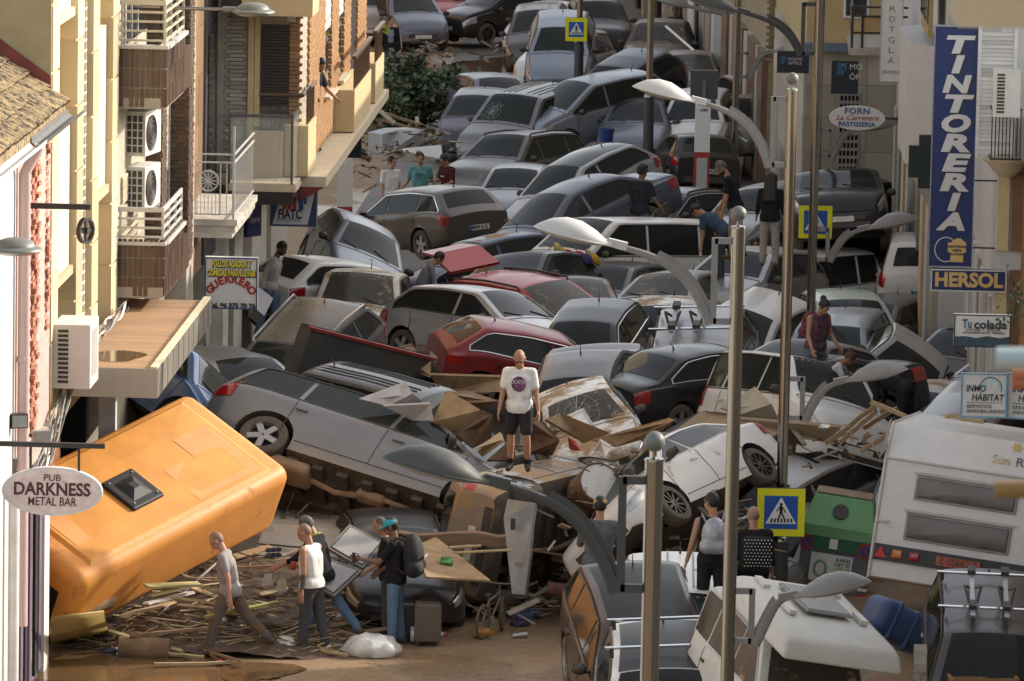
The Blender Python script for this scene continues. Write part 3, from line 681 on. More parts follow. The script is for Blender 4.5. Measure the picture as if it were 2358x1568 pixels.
# brick returns of the facade
for (a, b, t1) in ((86.4, 87.1, .22), (89.3, 90.4, .34)):
    part(r, 'brick_pier', MB().bb((-.02, a + .03, 0), (t1 - .02, b, 12)), M_MORTAR)
    pieces(r, 'brick', (-.02, a + .02, 3.6), (1, 0, 0), (0, 0, 1), 1 if t1 < .3 else 2, 64, .235 if t1 < .3 else .18, .068, .05, M_BROWNBRICK, cap=128, jit=.006)
    pieces(r, 'brick', (t1 - .02, a + .05, 3.6), (0, 1, 0), (0, 0, 1), 3, 64, .235, .068, .05, M_BROWNBRICK, cap=0, jit=.006)
for (z0, z1) in ((4.6, 6.3), (7.6, 9.5)):
    slats(r, 'shutter_slat', (-.02, 87.3, z0 + .5), (.03, 89.2, z1), 14, 0, M_BEIGESHUT)
    part(r, 'window', MB().bb((-.02, 87.3, z0 - .4), (.02, 89.2, z0 + .5)), M_WINGLASS)
    part(r, 'window_frame', MB().bb((-.02, 89.2, z0 - .4), (.05, 89.28, z1)), M_WHITEMETAL)
for (z0, z1) in ((2.6, 3.85), (5.25, 5.65)): slats(r, 'shutter_slat', (-.02, 83.0, z0), (.02, 85.6, z1), 8, 0, M_BEIGESHUT)
slats(r, 'shutter_slat', (-.02, 82.9, 4.1), (.02, 85.4, 5.2), 12, 0, M_BEIGESHUT)
part(r, 'balcony_window', MB().bb((-.02, 82.9, 7.6), (.03, 86, 9.4)), M_WINGLASS)
for z in (82.9, 83.7, 84.5): part(r, 'window_frame', MB().bb((-.02, z, 7.6), (.05, z + .07, 9.4)), M_WHITEMETAL)
part(r, 'drainpipe', MB().tube([(.06, 91.0, 8), (.06, 91.0, .5)], .03, 8), M_WHITEPIPE)
part(r, 'meter_box', MB().bb((.0, 88.9, 3.4), (.24, 89.25, 4.0)), M_WHITEPIPE)
def aircon(M, label, w=.8, h=.6, d=.32, grille='fan'):
    q = empty('air_conditioner', M, label, 'air conditioner')
    MB().box((0, 0, 0), (w, d, h)).build('casing', mat('ac_white_casing', (.66, .645, .60), .5, var=.05, dust=.1), q)
    if grille == 'fan':
        n = 24; vs = []
        f = MB().lathe([(.001, 0), (.235, 0), (.25, .012), (.265, .012)], n, 0, Tm(-w * .13, -d / 2 - .004, 0) @ Matrix.Rotation(math.pi / 2, 4, 'X')); fo = f.build('fan_grille', M_BLACK, q)
        for rr_ in (.08, .15, .22): MB().lathe([(rr_, .012), (rr_ + .008, .02), (rr_ + .016, .012)], n, 0, Tm(-w * .13, -d / 2 - .004, 0) @ Matrix.Rotation(math.pi / 2, 4, 'X')).build('grille_ring', M_POLEBASE, fo)
        for i in range(5):
            for j in range(6): pass
        sd = MB().box((-w / 2 - .003, 0, 0), (.006, d * .8, h * .86)); so_ = sd.build('coil_side', M_BLACK, q)
        for i in range(6): MB().box((-w / 2 - .008, 0, -h * .43 + h * .86 * i / 5), (.008, d * .8, .02)).build('coil_bar', M_WHITEMETAL, so_)
        for i in range(4): MB().box((-w / 2 - .008, -d * .4 + d * .8 * i / 3, 0), (.007, .02, h * .86)).build('coil_bar', M_WHITEMETAL, so_)
    else:
        for i in range(12): MB().box((-w * .22, -d / 2 - .003, h * .40 - i * h * .072), (w * .28, .008, h * .045)).build('vent_slot', M_BLACK, q)
        o = MB()
        for i in range(26): o.box((w / 2 + .003, 0, h * .36 - i * h * .028), (.006, d * .7, h * .012))
        o.build('louvre_field', M_GREYMETAL, q)['kind'] = 'stuff'
    return q
RS = STM.to_3x3().to_4x4()
# facing across the street: local -y of the unit points to the street (+t)
aircon(Matrix.Translation(ST(84.1, .18, 6.22)) @ RS @ Rz(math.radians(80)), 'upper of two white air conditioners stacked below the top brown tiled balcony', .82, .66, .32)
aircon(Matrix.Translation(ST(84.1, .18, 5.40)) @ RS @ Rz(math.radians(80)), 'lower of two white air conditioners stacked above the lower white balcony rail', .82, .66, .32)
P = atz(*zp('D', 415, 610), 4.15); s_, t_ = so_t(P)
aircon(Matrix.Translation(ST(75.6, .24, 4.12)) @ RS @ Rz(math.radians(0)), 'white louvred air conditioner fixed above the near end of the metal canopy', .50, .86, .95, 'slots')
# --- tan clad building with ornate balcony
r = bld('tan_clad_building', 'tan and dark stone clad building between the brown tiles and the glass balcony', 91.0)
part(r, 'wall', MB().bb((-9, 91.0, 2.8), (-.02, 96.9, 12)), M_MORTAR)
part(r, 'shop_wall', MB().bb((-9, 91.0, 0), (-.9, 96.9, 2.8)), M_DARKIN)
pieces(r, 'stone_slab', (.0, 91.05, 2.85), (0, 1, 0), (0, 0, 1), 5, 11, .74, .82, .03, M_TANSLAB, gap=.012, bond=False, cap=60, jit=.003)
pieces(r, 'dark_slab', (.02, 94.85, 2.85), (0, 1, 0), (0, 0, 1), 3, 9, .68, 1.0, .05, M_DARKSLAB, gap=.012, bond=False, cap=60, jit=.003)
part(r, 'door', MB().bb((.02, 92.6, 4.3), (.05, 93.3, 6.4)), mat('orange_wood_door', (.30, .15, .05), .5, var=.2, stretch=(3, 3, .3)))
part(r, 'window', MB().bb((.02, 95.2, 4.4), (.07, 96.0, 6.7)), M_WINGLASS)
part(r, 'drainpipe', MB().tube([(.08, 91.4, 8), (.08, 91.4, 3.0)], .035, 8), M_WHITEPIPE)
part(r, 'urn_ornament', MB().lathe([(.02, -.25), (.09, -.18), (.10, -.05), (.13, 0), (.11, .05), (.12, .3), (.06, .45)], 12, 0, Tm(.12, 91.2, 6.7), cap=True), M_CREAMPLAIN, True)
bz = 4.10
part(r, 'balcony_slab', MB().bb((0, 91.0, bz - .30), (.88, 94.6, bz - .22)).bb((0, 91.05, bz - .22), (.92, 94.6, bz - .10)).bb((0, 91.0, bz - .1), (.96, 94.6, bz)), mat('stained_white_slab', (.46, .43, .38), .9, var=.3, scale=3))
rail = lambda mb: part(r, 'railing_bar', mb, M_WHITEMETAL)
for z in (bz + .08, bz + .92, bz + 1.05): rail(MB().bb((.05, 91.02, z - .012), (.90, 91.045, z + .012)).bb((.885, 91.045, z - .012), (.91, 94.5, z + .012)))
for k in range(9):
    t_ = .08 + k * .10
    if not 2 < k < 6: rail(MB().bb((t_ - .008, 91.02, bz + .08), (t_ + .008, 91.036, bz + .92)))
for k in range(13): rail(MB().bb((.89, 91.2 + k * .26, bz + .08), (.905, 91.216 + k * .26, bz + .92)))
mb = MB()
T0 = Tm(.48, 91.03, bz + .62) @ Matrix.Rotation(math.pi / 2, 4, 'X')
mb.lathe([(.15, -.01), (.175, -.01), (.175, .01), (.15, .01), (.15, -.01)], 20, 0, T0)
for k in range(12): mb.box((.075, 0, 0), (.12, .015, .015), 0, T0 @ Rz(k * math.pi / 6))
mb.lathe([(.03, -.015), (.03, .015)], 10, 0, T0, cap=True); part(r, 'iron_rosette', mb, M_WHITEMETAL)
for (t_, s_) in ((.895, 91.03), (.06, 91.03)): rail(MB().box((t_, s_, bz + .75), (.035, .035, 1.5)))
for k in range(7): rail(MB().bb((.30 + k * .06, 91.02, bz + .08), (.312 + k * .06, 91.035, bz + .42)))
# --- ochre brick building with the overhanging upper floor
r = bld('ochre_brick_building', 'ochre brick building with overhanging upper floor, glass balcony and brown shutters', 97.0)
part(r, 'shop_wall', MB().bb((-9, 96.9, 0), (-.1, 112.5, 4.0)), mat('pale_shop_wall', (.52, .47, .37), .8, var=.12, mud=.3))
part(r, 'wall', MB().bb((-9, 97.06, 4.2), (1.44, 112.4, 12)), M_MORTAR)
part(r, 'floor_slab', MB().bb((-9, 97.0, 3.98), (1.46, 112.5, 4.18)), M_COPING)
part(r, 'slab_edge', MB().bb((1.46, 97.0, 3.98), (1.92, 112.9, 4.16)), M_COPING)
part(r, 'red_soffit', MB().add([(1.46, 97, 3.977), (1.90, 97, 3.977), (1.46, 97, 3.72), (1.46, 112.9, 3.977), (1.90, 112.9, 3.977), (1.46, 112.9, 3.72)], [(0, 1, 2), (3, 5, 4), (1, 4, 5, 2), (0, 2, 5, 3)]), M_REDEDGE)
# face towards the viewer
part(r, 'corner_post', MB().bb((.56, 96.96, 4.2), (.66, 97.08, 7.1)), M_CREAMPLAIN)
part(r, 'window_frame', MB().bb((.67, 96.98, 5.0), (.76, 97.06, 6.9)), M_CREAMPLAIN)
pieces(r, 'pale_brick', (.24, 97.04, 4.2), (1, 0, 0), (0, 0, 1), 1, 42, .30, .068, .05, M_PALEBRICK, cap=42, jit=.006)
pieces(r, 'brick', (1.26, 97.04, 4.2), (1, 0, 0), (0, 0, 1), 1, 42, .23, .068, .05, M_OCHREBRICK, cap=42, jit=.006)
slats(r, 'shutter_slat', (.78, 97.0, 5.35), (1.26, 97.05, 6.75), 26, 0, M_SHUTTER)
part(r, 'balcony_door', MB().bb((.70, 97.0, 4.2), (1.26, 97.05, 5.35)), M_WINGLASS)
part(r, 'vent_grille', MB().bb((1.22, 96.97, 6.80), (1.36, 97.04, 6.98)), M_WHITEMETAL)
part(r, 'upper_soffit', MB().bb((.2, 95.8, 7.06), (1.46, 97.06, 7.25)), M_SHUTTER)
part(r, 'upper_parapet', MB().bb((.55, 95.75, 7.0), (1.75, 97.0, 8.2)), M_CREAMPLAIN)
# glass balcony
part(r, 'balcony_floor', MB().bb((.36, 95.78, 4.02), (1.50, 97.0, 4.16)), M_COPING)
part(r, 'balcony_fascia', MB().bb((.36, 95.74, 3.80), (1.46, 95.80, 4.02)), M_SHUTTER)
M_CLEAR = mat('clear_balcony_glass', (.55, .62, .60), .03, var=0, alpha=.22, spec=.7)
for a, b in ((.38, .62), (.63, 1.22), (1.23, 1.42)): part(r, 'glass_panel', MB().bb((a, 95.78, 4.2), (b, 95.795, 5.28)), M_CLEAR)
part(r, 'glass_panel', MB().bb((1.43, 95.80, 4.2), (1.445, 97.0, 5.28)), M_CLEAR)
for (t_, s_) in ((1.43, 95.79), (.37, 95.79)): part(r, 'balcony_post', MB().box((t_, s_, 4.75), (.04, .04, 1.2)), mat('grey_rail_paint', (.09, .09, .09), .4))
part(r, 'handrail', MB().bb((.34, 95.76, 5.28), (1.46, 95.82, 5.33)).bb((1.41, 95.82, 5.28), (1.46, 97.0, 5.33)), mat('grey_rail_paint', (.09, .09, .09), .4))
part(r, 'handrail', MB().tube([(.75, 97.0, 5.55), (1.50, 97.0, 5.55), (1.60, 98.4, 5.65)], .035, 8), mat('bronze_rail', (.13, .085, .06), .4, metal=.4))
part(r, 'low_wall', MB().bb((.62, 96.7, 4.16), (1.20, 96.8, 4.95)), M_CREAMPLAIN)
part(r, 'corner_block', MB().bb((1.22, 96.8, 4.18), (1.62, 98.5, 5.05)), M_CREAMPLAIN)
for k in range(5): part(r, 'rail_bar', MB().box((1.58, 97.0 + k * .33, 5.35), (.03, .03, .6)), mat('bronze_rail', (.13, .085, .06), .4, metal=.4))
# lit face along the street
mbr = MB()
for j in range(62):
    s_ = 98.5 + (j % 2) * .12
    while s_ < 112.3:
        z = 4.2 + j * .068
        inw = any(a < s_ + .1 < b and z0 < z < z1 for a, b, z0, z1 in ((102.0, 103.6, 5.05, 6.9), (105.2, 106.6, 5.05, 6.9), (108.2, 110.0, 4.5, 7.2)))
        if not inw: mbr.bb((1.42, s_, z), (1.485 + random.uniform(-.004, .004), s_ + .222, z + .052))
        s_ += .24
o = part(r, 'brick_mass', mbr, M_OCHREBRICK); o['kind'] = 'stuff'
for (a, b, z0, z1) in ((102.0, 103.6, 5.05, 6.9), (105.2, 106.6, 5.05, 6.9)):
    part(r, 'window', MB().bb((1.30, a, z0), (1.45, b, z1)), M_WINGLASS)
    part(r, 'window_sill', MB().bb((1.40, a - .1, z0 - .06), (1.60, b + .1, z0)), M_COPING)
    slats(r, 'shutter_slat', (1.44, a, z1 - .7), (1.46, b, z1), 10, 0, M_WHITESHUT)
part(r, 'balcony_door', MB().bb((1.30, 108.2, 4.5), (1.45, 110.0, 7.2)), M_SHUTTER)
for (a, b) in ((104.3, 108.6), (109.8, 112.2)):
    part(r, 'balcony_wall', MB().bb((1.485, a, 4.18), (1.86, b, 4.95)), M_CREAMPLAIN)
    for k in range(int((b - a) / .35)): part(r, 'rail_bar', MB().box((1.84, a + .1 + k * .35, 5.25), (.025, .025, .6)), mat('bronze_rail', (.13, .085, .06), .4, metal=.4))
    part(r, 'handrail', MB().bb((1.80, a, 5.52), (1.88, b, 5.58)), mat('bronze_rail', (.13, .085, .06), .4, metal=.4))
for (a, b) in ((97.6, 98.6), (99.6, 101.2), (103, 106), (107, 111)): part(r, 'shop_pillar', MB().bb((-.1, a, 0), (.12, b, 3.7)), mat('white_shop_pillar', (.60, .57, .50), .8, mud=.25))
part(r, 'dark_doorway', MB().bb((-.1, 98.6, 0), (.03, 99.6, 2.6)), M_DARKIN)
# --- right-hand side
RH = []
def rblock(name, label, s0, t0, s1, t1, H, m, z0=0.0, cat='building'):
    rot = math.atan2(-(t1 - t0), s1 - s0); L_ = math.hypot(t1 - t0, s1 - s0)
    r = bld(name, label, s0, cat, t0, rot); r['s0'] = 0.0
    part(r, 'wall', MB().bb((0, 0, z0), (9, L_, H)), m); r['L'] = L_; return r
r = rblock('low_brick_building', 'low brick building at the right edge nearest the viewer', 66, 13.45, 79.9, 13.45, 6.3, M_MORTAR)  # mostly out of view; height and gap before annex shaped for the sun band
pieces(r, 'brick', (-.02, 4, 2.4), (0, 1, 0), (0, 0, 1), 28, 56, .24, .068, .05, M_OCHREBRICK, cap=300)
r = rblock('low_brick_annex', 'low brick annex with a tangle of cables at the right edge, behind the hanging signs', 81.4, 13.45, 88, 13.45, 6.4, M_MORTAR)  # starts past that gap, so a strip of sun reaches the street
pieces(r, 'brick', (-.02, .1, 2.4), (0, 1, 0), (0, 0, 1), 27, 58, .24, .068, .05, M_OCHREBRICK, cap=300)
part(r, 'brick_jamb', MB().bb((-.06, 0, 0), (.4, .3, 6.4)), M_OCHREBRICK)
r = rblock('white_shutter_building', 'white building with roller shutters, iron balcony and air conditioner behind the blue laundry sign', 88, 13.0, 100, 13.0, 10.5, M_WHITEWALL)
t_a, z_a = tz(*zp('C', 2075, 210), 88); t_b, z_b = tz(*zp('C', 2265, 1015), 88)
slats(r, 'shutter_slat', (t_a - 13, -.05, z_b), (t_b - 13, -.005, z_a), 30, 0, M_WHITESHUT)
for q in (t_a - 13 - .05, t_b - 13): part(r, 'shutter_guide', MB().bb((q, -.07, z_b - .05), (q + .05, -.005, z_a + .1)), M_WHITEPIPE)
for zz in (z_b - .9, z_b - 2.4):
    for k, cc in enumerate((M_CREAMPLAIN, mat('brown_door_wood', (.20, .11, .05), .6, var=.2), M_WHITEPIPE)): part(r, 'door_panel', MB().bb((.02 + k * .22, -.06, zz - .6), (.20 + k * .22, -.005, zz + .6)), cc)
for k in range(10):
    part(r, 'wall_reveal', MB().bb((-.06, .4 + k * 1.15, 0), (0, .8 + k * 1.15, 3.5)), (M_WHITEWALL, M_STONE, M_WHITESHUT)[k % 3])
t_a, z_a = tz(*zp('C', 2145, 720), 87.4); t_b, z_b = tz(*zp('C', 2295, 1050), 87.4)
r2 = bld('iron_balcony', 'small black iron balcony on a curved cream base at the right edge', 87.4, 'balcony', t_a)
r2['s0'] = 87.4
for k in range(9): part(r2, 'baluster', MB().tube([(k * .055, 87.4, z_b), (k * .055, 87.4, z_a)], .009, 6), M_IRON)
for zz in (z_a, z_b): part(r2, 'rail', MB().bb((-.02, 87.38, zz - .012), (.46, 87.42, zz + .012)).bb((-.02, 87.42, zz - .012), (.0, 88, zz + .012)), M_IRON)
part(r2, 'curved_base', MB().lathe([(.12, -.28), (.22, -.20), (.30, -.08), (.38, -.04), (.40, 0), (.0, .001)], 20, 0, Tm(.26, 87.75, z_b - .02)), M_COPING, True)
t_a, z_a = tz(*zp('C', 2240, 620), 87.3)
aircon(Matrix.Translation(ST(87.5, t_a, z_a)) @ RS, 'beige air conditioner on the wall right of the blue laundry sign', .42, .72, .3, 'slots')
r = rblock('white_bay_building', 'white building with angled bay window and gold framed windows behind the tall white jewellers sign', 100, 12.55, 122, 12.2, 10.5, M_WHITEWALL)
for k in range(9):
    part(r, 'shop_reveal', MB().bb((-.12, .5 + k * 2.3, 0), (0, 1.5 + k * 2.3, 3.4)), (M_STONE, M_WHITEWALL, M_CREAMPLAIN, M_GREYMETAL)[k % 4])
    part(r, 'shop_window', MB().bb((-.04, 1.6 + k * 2.3, .3), (0, 2.7 + k * 2.3, 3.0)), M_WINGLASS)
za, zb = 4.15, 6.3
part(r, 'bay_window', MB().add([(0, .5, za), (-.62, 1.5, za), (-.62, 5.0, za), (0, 6, za), (0, .5, zb), (-.62, 1.5, zb), (-.62, 5.0, zb), (0, 6, zb), (0, 2, za - 1.1)], [(0, 1, 5, 4), (1, 2, 6, 5), (2, 3, 7, 6), (4, 5, 6, 7), (0, 8, 1), (1, 8, 2), (2, 8, 3)]), M_WHITEWALL)
for k in range(5):
    part(r, 'gold_window', MB().bb((-.30, -1.2 + k * .62 + 2, 6.45), (-.22, -.62 + k * .62 + 2, 9)), M_BRASS); part(r, 'pane', MB().bb((-.32, -1.14 + k * .62 + 2, 6.7), (-.30, -.68 + k * .62 + 2, 8.9)), M_WINGLASS)
r = rblock('stone_corner_building', 'beige stone corner building with yellow upper floor and metal grille shutter beside the opticians', 122, 10.25, 134, 9.6, 11, M_YELLOW)
pieces(r, 'stone_slab', (.0, -.02, 0), (1, 0, 0), (0, 0, 1), 4, 6, .66, .72, .04, M_STONE, cap=40, bond=False, gap=.008)
pieces(r, 'stone_slab', (-.02, 0, 0), (0, 1, 0), (0, 0, 1), 9, 6, 1.3, .72, .04, M_STONE, cap=60, bond=False, gap=.008)
part(r, 'awning_edge', MB().bb((-.05, -.35, 4.34), (2.2, 0, 4.50)), mat('slate_blue_edge', (.12, .15, .19), .5))
t_a, z_a = tz(*zp('C', 1165, 0), 121.9); t_b, z_b = tz(*zp('C', 1330, 125), 121.9)
part(r, 'window_frame', MB().bb((t_a - 10.25, -.06, z_b), (t_b - 10.25, 0, z_a + .3)), M_WHITEPIPE); part(r, 'window', MB().bb((t_a - 10.25 + .05, -.07, z_b + .05), (t_b - 10.25 - .05, -.06, z_a + .3)), M_WINGLASS)
t_a, z_a = tz(*zp('C', 1140, 625), 121.8); t_b, z_b = tz(*zp('C', 1250, 1250), 121.8)
part(r, 'doorway', MB().bb((t_a - 10.25, -.06, z_b - 1), (t_b - 10.25, -.045, z_a)), M_DARKIN)
for k in range(13):
    z = z_a - (z_a - z_b) * k / 12
    part(r, 'grille_bar', MB().bb((t_a - 10.25, -.10, z - .03), (t_b - 10.25, -.075, z + .03)), M_GREYMETAL)
for k in range(6):
    t_ = t_a + (t_b - t_a) * k / 5 - 10.25; part(r, 'grille_upright', MB().bb((t_ - .012, -.095, z_b), (t_ + .012, -.07, z_a)), M_GREYMETAL)
# balcony with tan screens beside the jewellers sign
t_a, z_a = tz(*zp('C', 1225, 45), 112); t_b, z_b = tz(*zp('C', 1415, 320), 112)
r2 = bld('screened_balcony', 'balcony with black iron frame and tan screens left of the tall white jewellers sign', 112, 'balcony', 0); r2['s0'] = 112
W_ = t_b - t_a
part(r2, 'slab', MB().bb((t_a - .05, 111.95, z_b - .14), (t_b + .6, 115, z_b - .02)), M_CONC)
part(r2, 'screen', MB().bb((t_a + .22, 112, z_b + .33), (t_b, 112.03, z_a - .20)), mat('tan_screen', (.38, .26, .12), .8)); part(r2, 'screen', MB().bb((t_a, 112.06, z_b + .33), (t_a + .03, 114.9, z_a - .05)), mat('tan_screen', (.38, .26, .12), .8))
part(r2, 'white_panel', MB().bb((t_a + .22, 112, z_b + .02), (t_b, 112.03, z_b + .26)), M_WHITEMETAL)
for t_ in (t_a, t_a + .2, t_b): part(r2, 'post', MB().bb((t_ - .025, 111.97, z_b), (t_ + .025, 112.03, z_a)), M_IRON)
for z in (z_a, z_b + .30, z_a - .18): part(r2, 'rail', MB().bb((t_a, 111.97, z - .02), (t_b + .5, 112.03, z + .02)).bb((t_a - .02, 112.03, z - .02), (t_a + .02, 115, z + .02)), M_IRON)
M_BROWNST = mat('brown_marble', (.14, .075, .05), .4, var=.3, scale=2, stretch=(2, 2, .4))
r = rblock('brown_brick_corner', 'brown brick building with marble doorway between the opticians and the pale plastered house', 134, 9.45, 150, 8.2, 11, mat('buff_brick_wall', (.28, .22, .14), .85, var=.2))
pieces(r, 'brick', (0, -.02, 3.0), (1, 0, 0), (0, 0, 1), 5, 60, .30, .075, .04, mat('buff_brick', (.24, .18, .11), .85, rnd=True), cap=300)
for k, (a, b, mm) in enumerate(((0, 1, M_BROWNST), (1.5, 2.2, M_STONE), (2.4, 4.5, M_BROWNST), (5, 6, M_STONE), (6.5, 9, M_BROWNST), (10, 11, M_STONE), (12, 14, M_BROWNST))): part(r, 'pier', MB().bb((-.15, a, 0), (0, b, 3.2)), mm)
r = rblock('pale_plaster_house', 'pale pink plastered house with drainpipes and roller shutter beyond the brown brick building', 150, 8.2, 170, 6.6, 10, mat('pale_pink_render', (.50, .43, .38), .85, var=.1))
for k, (a, b, mm) in enumerate(((.3, 1.2, M_WHITESHUT), (2, 3.5, M_STONE), (4, 6, M_GREYMETAL), (7, 8, M_DARKIN), (9, 11, M_WHITESHUT), (12, 13, M_STONE), (14, 16, M_DARKIN), (17, 19, M_GREYMETAL))): part(r, 'pier', MB().bb((-.18, a, 0), (0, b, 3.4)), mm)
for q in (1.6, 6.5): part(r, 'drainpipe', MB().tube([(-.1, q, 0), (-.1, q, 8)], .06, 8), M_GREYMETAL)
r = rblock('stripped_plaster_house', 'pale green house with plaster stripped near the ground, at the far end on the right', 170, 6.6, 205, 3.8, 9, mat('pale_green_render', (.42, .45, .36), .85, var=.15, mud=.4, mudcol=(.30, .20, .12), mudscale=.6))
for k in range(9): part(r, 'pier', MB().bb((-.2, 1 + k * 3.6, 0), (0, 2.4 + k * 3.6, 3.4)), (M_STONE, M_DARKIN, M_WHITEWALL)[k % 3])
# town goes on unseen; blocks added to cut bright sky in car reflections
r = rblock('far_flats', 'unseen block of flats added to close off the sky beyond the last cars', 240, -6, 262, -6, 20, mat('far_render', (.34, .30, .25), .9, var=.2, scale=.4))
r = rblock('plaza_flats', 'unseen block of flats added against the sky behind the open left corner', 150, -22, 205, -22, 17, mat('far_brick', (.24, .15, .10), .9, var=.2, scale=.5))
r = rblock('far_row', 'unseen row of houses added against the sky beyond the last right-hand house', 205, 3.8, 260, 6.5, 13, mat('far_render', (.34, .30, .25), .9, var=.2, scale=.4))
r = rblock('near_shade_house', 'unseen taller house on the right, height set to shade the nearest lamp post', 34, 13.6, 65.9, 13.5, 9.5, mat('far_render', (.34, .30, .25), .9, var=.2, scale=.4))  # unseen; made taller so its shadow covers the nearest lamp post
# ------------------------------------------------------------------ the cars, one by one
M_BROWNGLASS = mat('brown_glass_roof', (.05, .042, .032), .07, var=.2, dust=.3, mud=.2)
M_UNDER = mat('muddy_floorpan', (.075, .058, .042), .85, var=.4, scale=3, mud=.34, mudcol=(.16, .11, .07), bump=.6, bscale=9)
M_BLACKROOF = mat('black_gloss_roof', (.016, .017, .018), .3, var=.1, dust=.05, spec=.12)
CARS = {}
CARS['c1'] = car('c1', 'mpv', 'bluegrey', [-3.274, 169.381, 0.007, -1.335, -0.0, 0.01, 0.995, 0.992, 0.994], 'blue-grey people carrier facing us with a torn front, behind the man in the striped jacket')
CARS['c1b'] = car('c1b', 'mpv', 'tan', [-4.17, 171.094, 0.0, -1.745, 0.0, 0.0, 1.0, 1.0, 1.0], 'tan mud-caked car at the far left edge of the street, beside the blue-grey people carrier')
CARS['c2'] = car('c2', 'hatch', 'red', [-2.183, 174.676, -0.0, -1.658, -0.0, -0.0, 1.0, 1.0, 1.0], 'red car squeezed between the blue-grey people carrier and the black hatchback at the top')
CARS['c3'] = car('c3', 'mpv', 'black', [-0.415, 170.735, 0.06, -2.48, -0.019, 0.027, 0.995, 0.994, 0.995], 'black car parked with a bright square headlight and muddy alloy wheel at the top', hubcol=M_DARKALLOY)
CARS['c4'] = car('c4', 'hatch', 'white', [0.819, 167.693, 0.04, -1.866, 0.017, -0.009, 1.001, 1.001, 1.001], 'white car tucked behind the dark grey people carrier, one headlight and mirror showing')
CARS['c5'] = car('c5', 'mpv', 'darkgrey', [0.651, 161.463, 0.252, -1.633, 0.051, 0.069, 0.992, 0.988, 0.992], 'dark grey people carrier with black bumper standing upright left of the tilted light blue hatchback')
CARS['c6'] = car('c6', 'hatch', 'silverblue', [1.146, 149.34, 1.023, -1.62, 0.226, 0.005, 1.024, 1.021, 1.019], 'light silver-blue hatchback tipped nose down with mud splash on its windscreen', glass=M_GLASS)
CARS['c7'] = car('c7', 'suv', 'white', [1.274, 154.457, 0.153, -1.875, -0.018, -0.025, 0.994, 0.993, 0.994], 'clean white off-roader pinned beneath the nose-down light blue hatchback')
CARS['c8'] = car('c8', 'suv', 'black', [2.32, 164.277, 0.265, -1.498, -0.011, -0.0, 0.978, 0.97, 0.975], 'black off-roader behind the upper crossing sign facing the viewer')
CARS['c9'] = car('c9', 'suv', 'mudblack', [3.863, 154.491, 0.451, -1.658, -0.019, 0.009, 1.001, 1.001, 1.0], 'black car with mud-filmed windscreen beside the right-hand shops at the top', glass=M_GLASSMUD)
CARS['c10'] = car('c10', 'hatch', 'navy', [2.664, 141.386, 0.766, -2.146, 0.236, -0.037, 0.997, 0.994, 0.996], 'dark navy hatchback with plain rounded roof tilted toward the left, below the muddy black car')
CARS['c11'] = car('c11', 'hatch', 'browngrey', [4.574, 149.238, 0.383, -1.583, -0.0, 0.001, 0.946, 0.924, 0.941], 'grey-brown hatchback with a shattered windscreen behind the plain grey sign board', glass=M_GLASSMUD)
CARS['c12'] = car('c12', 'mpv', 'silverblue', [1.793, 135.944, 0.689, -2.517, 0.122, -0.009, 0.973, 0.976, 0.976], 'long silver-blue people carrier with black side windows lifted behind the grey van')
CARS['c13'] = car('c13', 'kangoo', 'grey', [0.147, 135.687, 0.194, -2.031, 0.051, -0.026, 0.997, 0.994, 0.97], 'grey small van with wipers up and a cracked windscreen beside the uprooted bush')
CARS['c14'] = car('c14', 'hatch', 'purple', [-0.935, 139.251, 0.1, -1.701, 0.05, -0.009, 1.0, 0.999, 0.998], 'purplish navy hatchback facing us beside the uprooted bush')
CARS['c15'] = car('c15', 'hatch', 'bluegrey', [-0.538, 142.755, 0.2, -1.309, 0.0, 0.0, 1.0, 1.0, 1.0], 'blue-grey car roof just showing between the bush and the purple hatchback')
CARS['c16'] = car('c16', 'suv', 'greymud', [-0.013, 127.988, 0.105, -2.138, -0.028, 0.064, 0.987, 0.982, 0.971], 'dusty dark grey off-roader with roof rails parked behind the three standing young men', rails=1)
CARS['c17'] = car('c17', 'sedan', 'bluegrey', [2.929, 135.679, 0.4, -1.658, 0.044, 0.004, 1.001, 1.001, 1.002], 'dusty blue-grey saloon facing us left of the tall lamp post, behind the sun-whitened lamp head')
CARS['c18'] = car('c18', 'hatch', 'white', [4.393, 135.955, 0.49, -1.706, 0.091, 0.057, 0.991, 0.987, 0.983], 'white hatchback facing us behind the tall ticket pillar')
CARS['c19'] = car('c19', 'suv', 'navy', [5.845, 142.103, 0.2, 1.745, 0.0, 0.0, 1.0, 1.0, 1.0], 'dark blue off-roader by the shop wall behind the white hatchback and pillar')
CARS['c19b'] = car('c19b', 'hatch', 'browngrey', [5.282, 137.008, 0.346, -1.152, 0.013, -0.028, 1.0, 0.999, 0.999], 'brownish grey hatchback leaning in the shade right of the dark-based lamp post')
CARS['c20'] = car('c20', 'hatch', 'black', [4.041, 128.926, 0.316, 1.71, 0.09, 0.044, 0.968, 0.955, 0.958], 'black hatchback seen from behind with plate ending 27 HC beside the ticket pillar')
CARS['c22'] = car('c22', 'hatch', 'silverblack', [1.453, 117.987, 0.868, -2.287, 0.256, 0.102, 0.976, 0.968, 0.967], 'silver coupe with a large black glass roof, tail lifted, above the blue-grey saloon', roof=M_GLASS)
CARS['c23'] = car('c23', 'hatch', 'silver', [0.041, 125.099, -0.085, -1.678, -0.013, -0.0, 0.956, 0.938, 0.951], 'small silver hatchback facing us in front of the dusty dark off-roader')
CARS['c24'] = car('c24', 'sedan', 'steelblue', [1.256, 110.043, 1.171, -2.487, 0.28, 0.099, 1.005, 1.002, 0.998], 'steel blue saloon tilted toward the left with clear side windows in mid street')
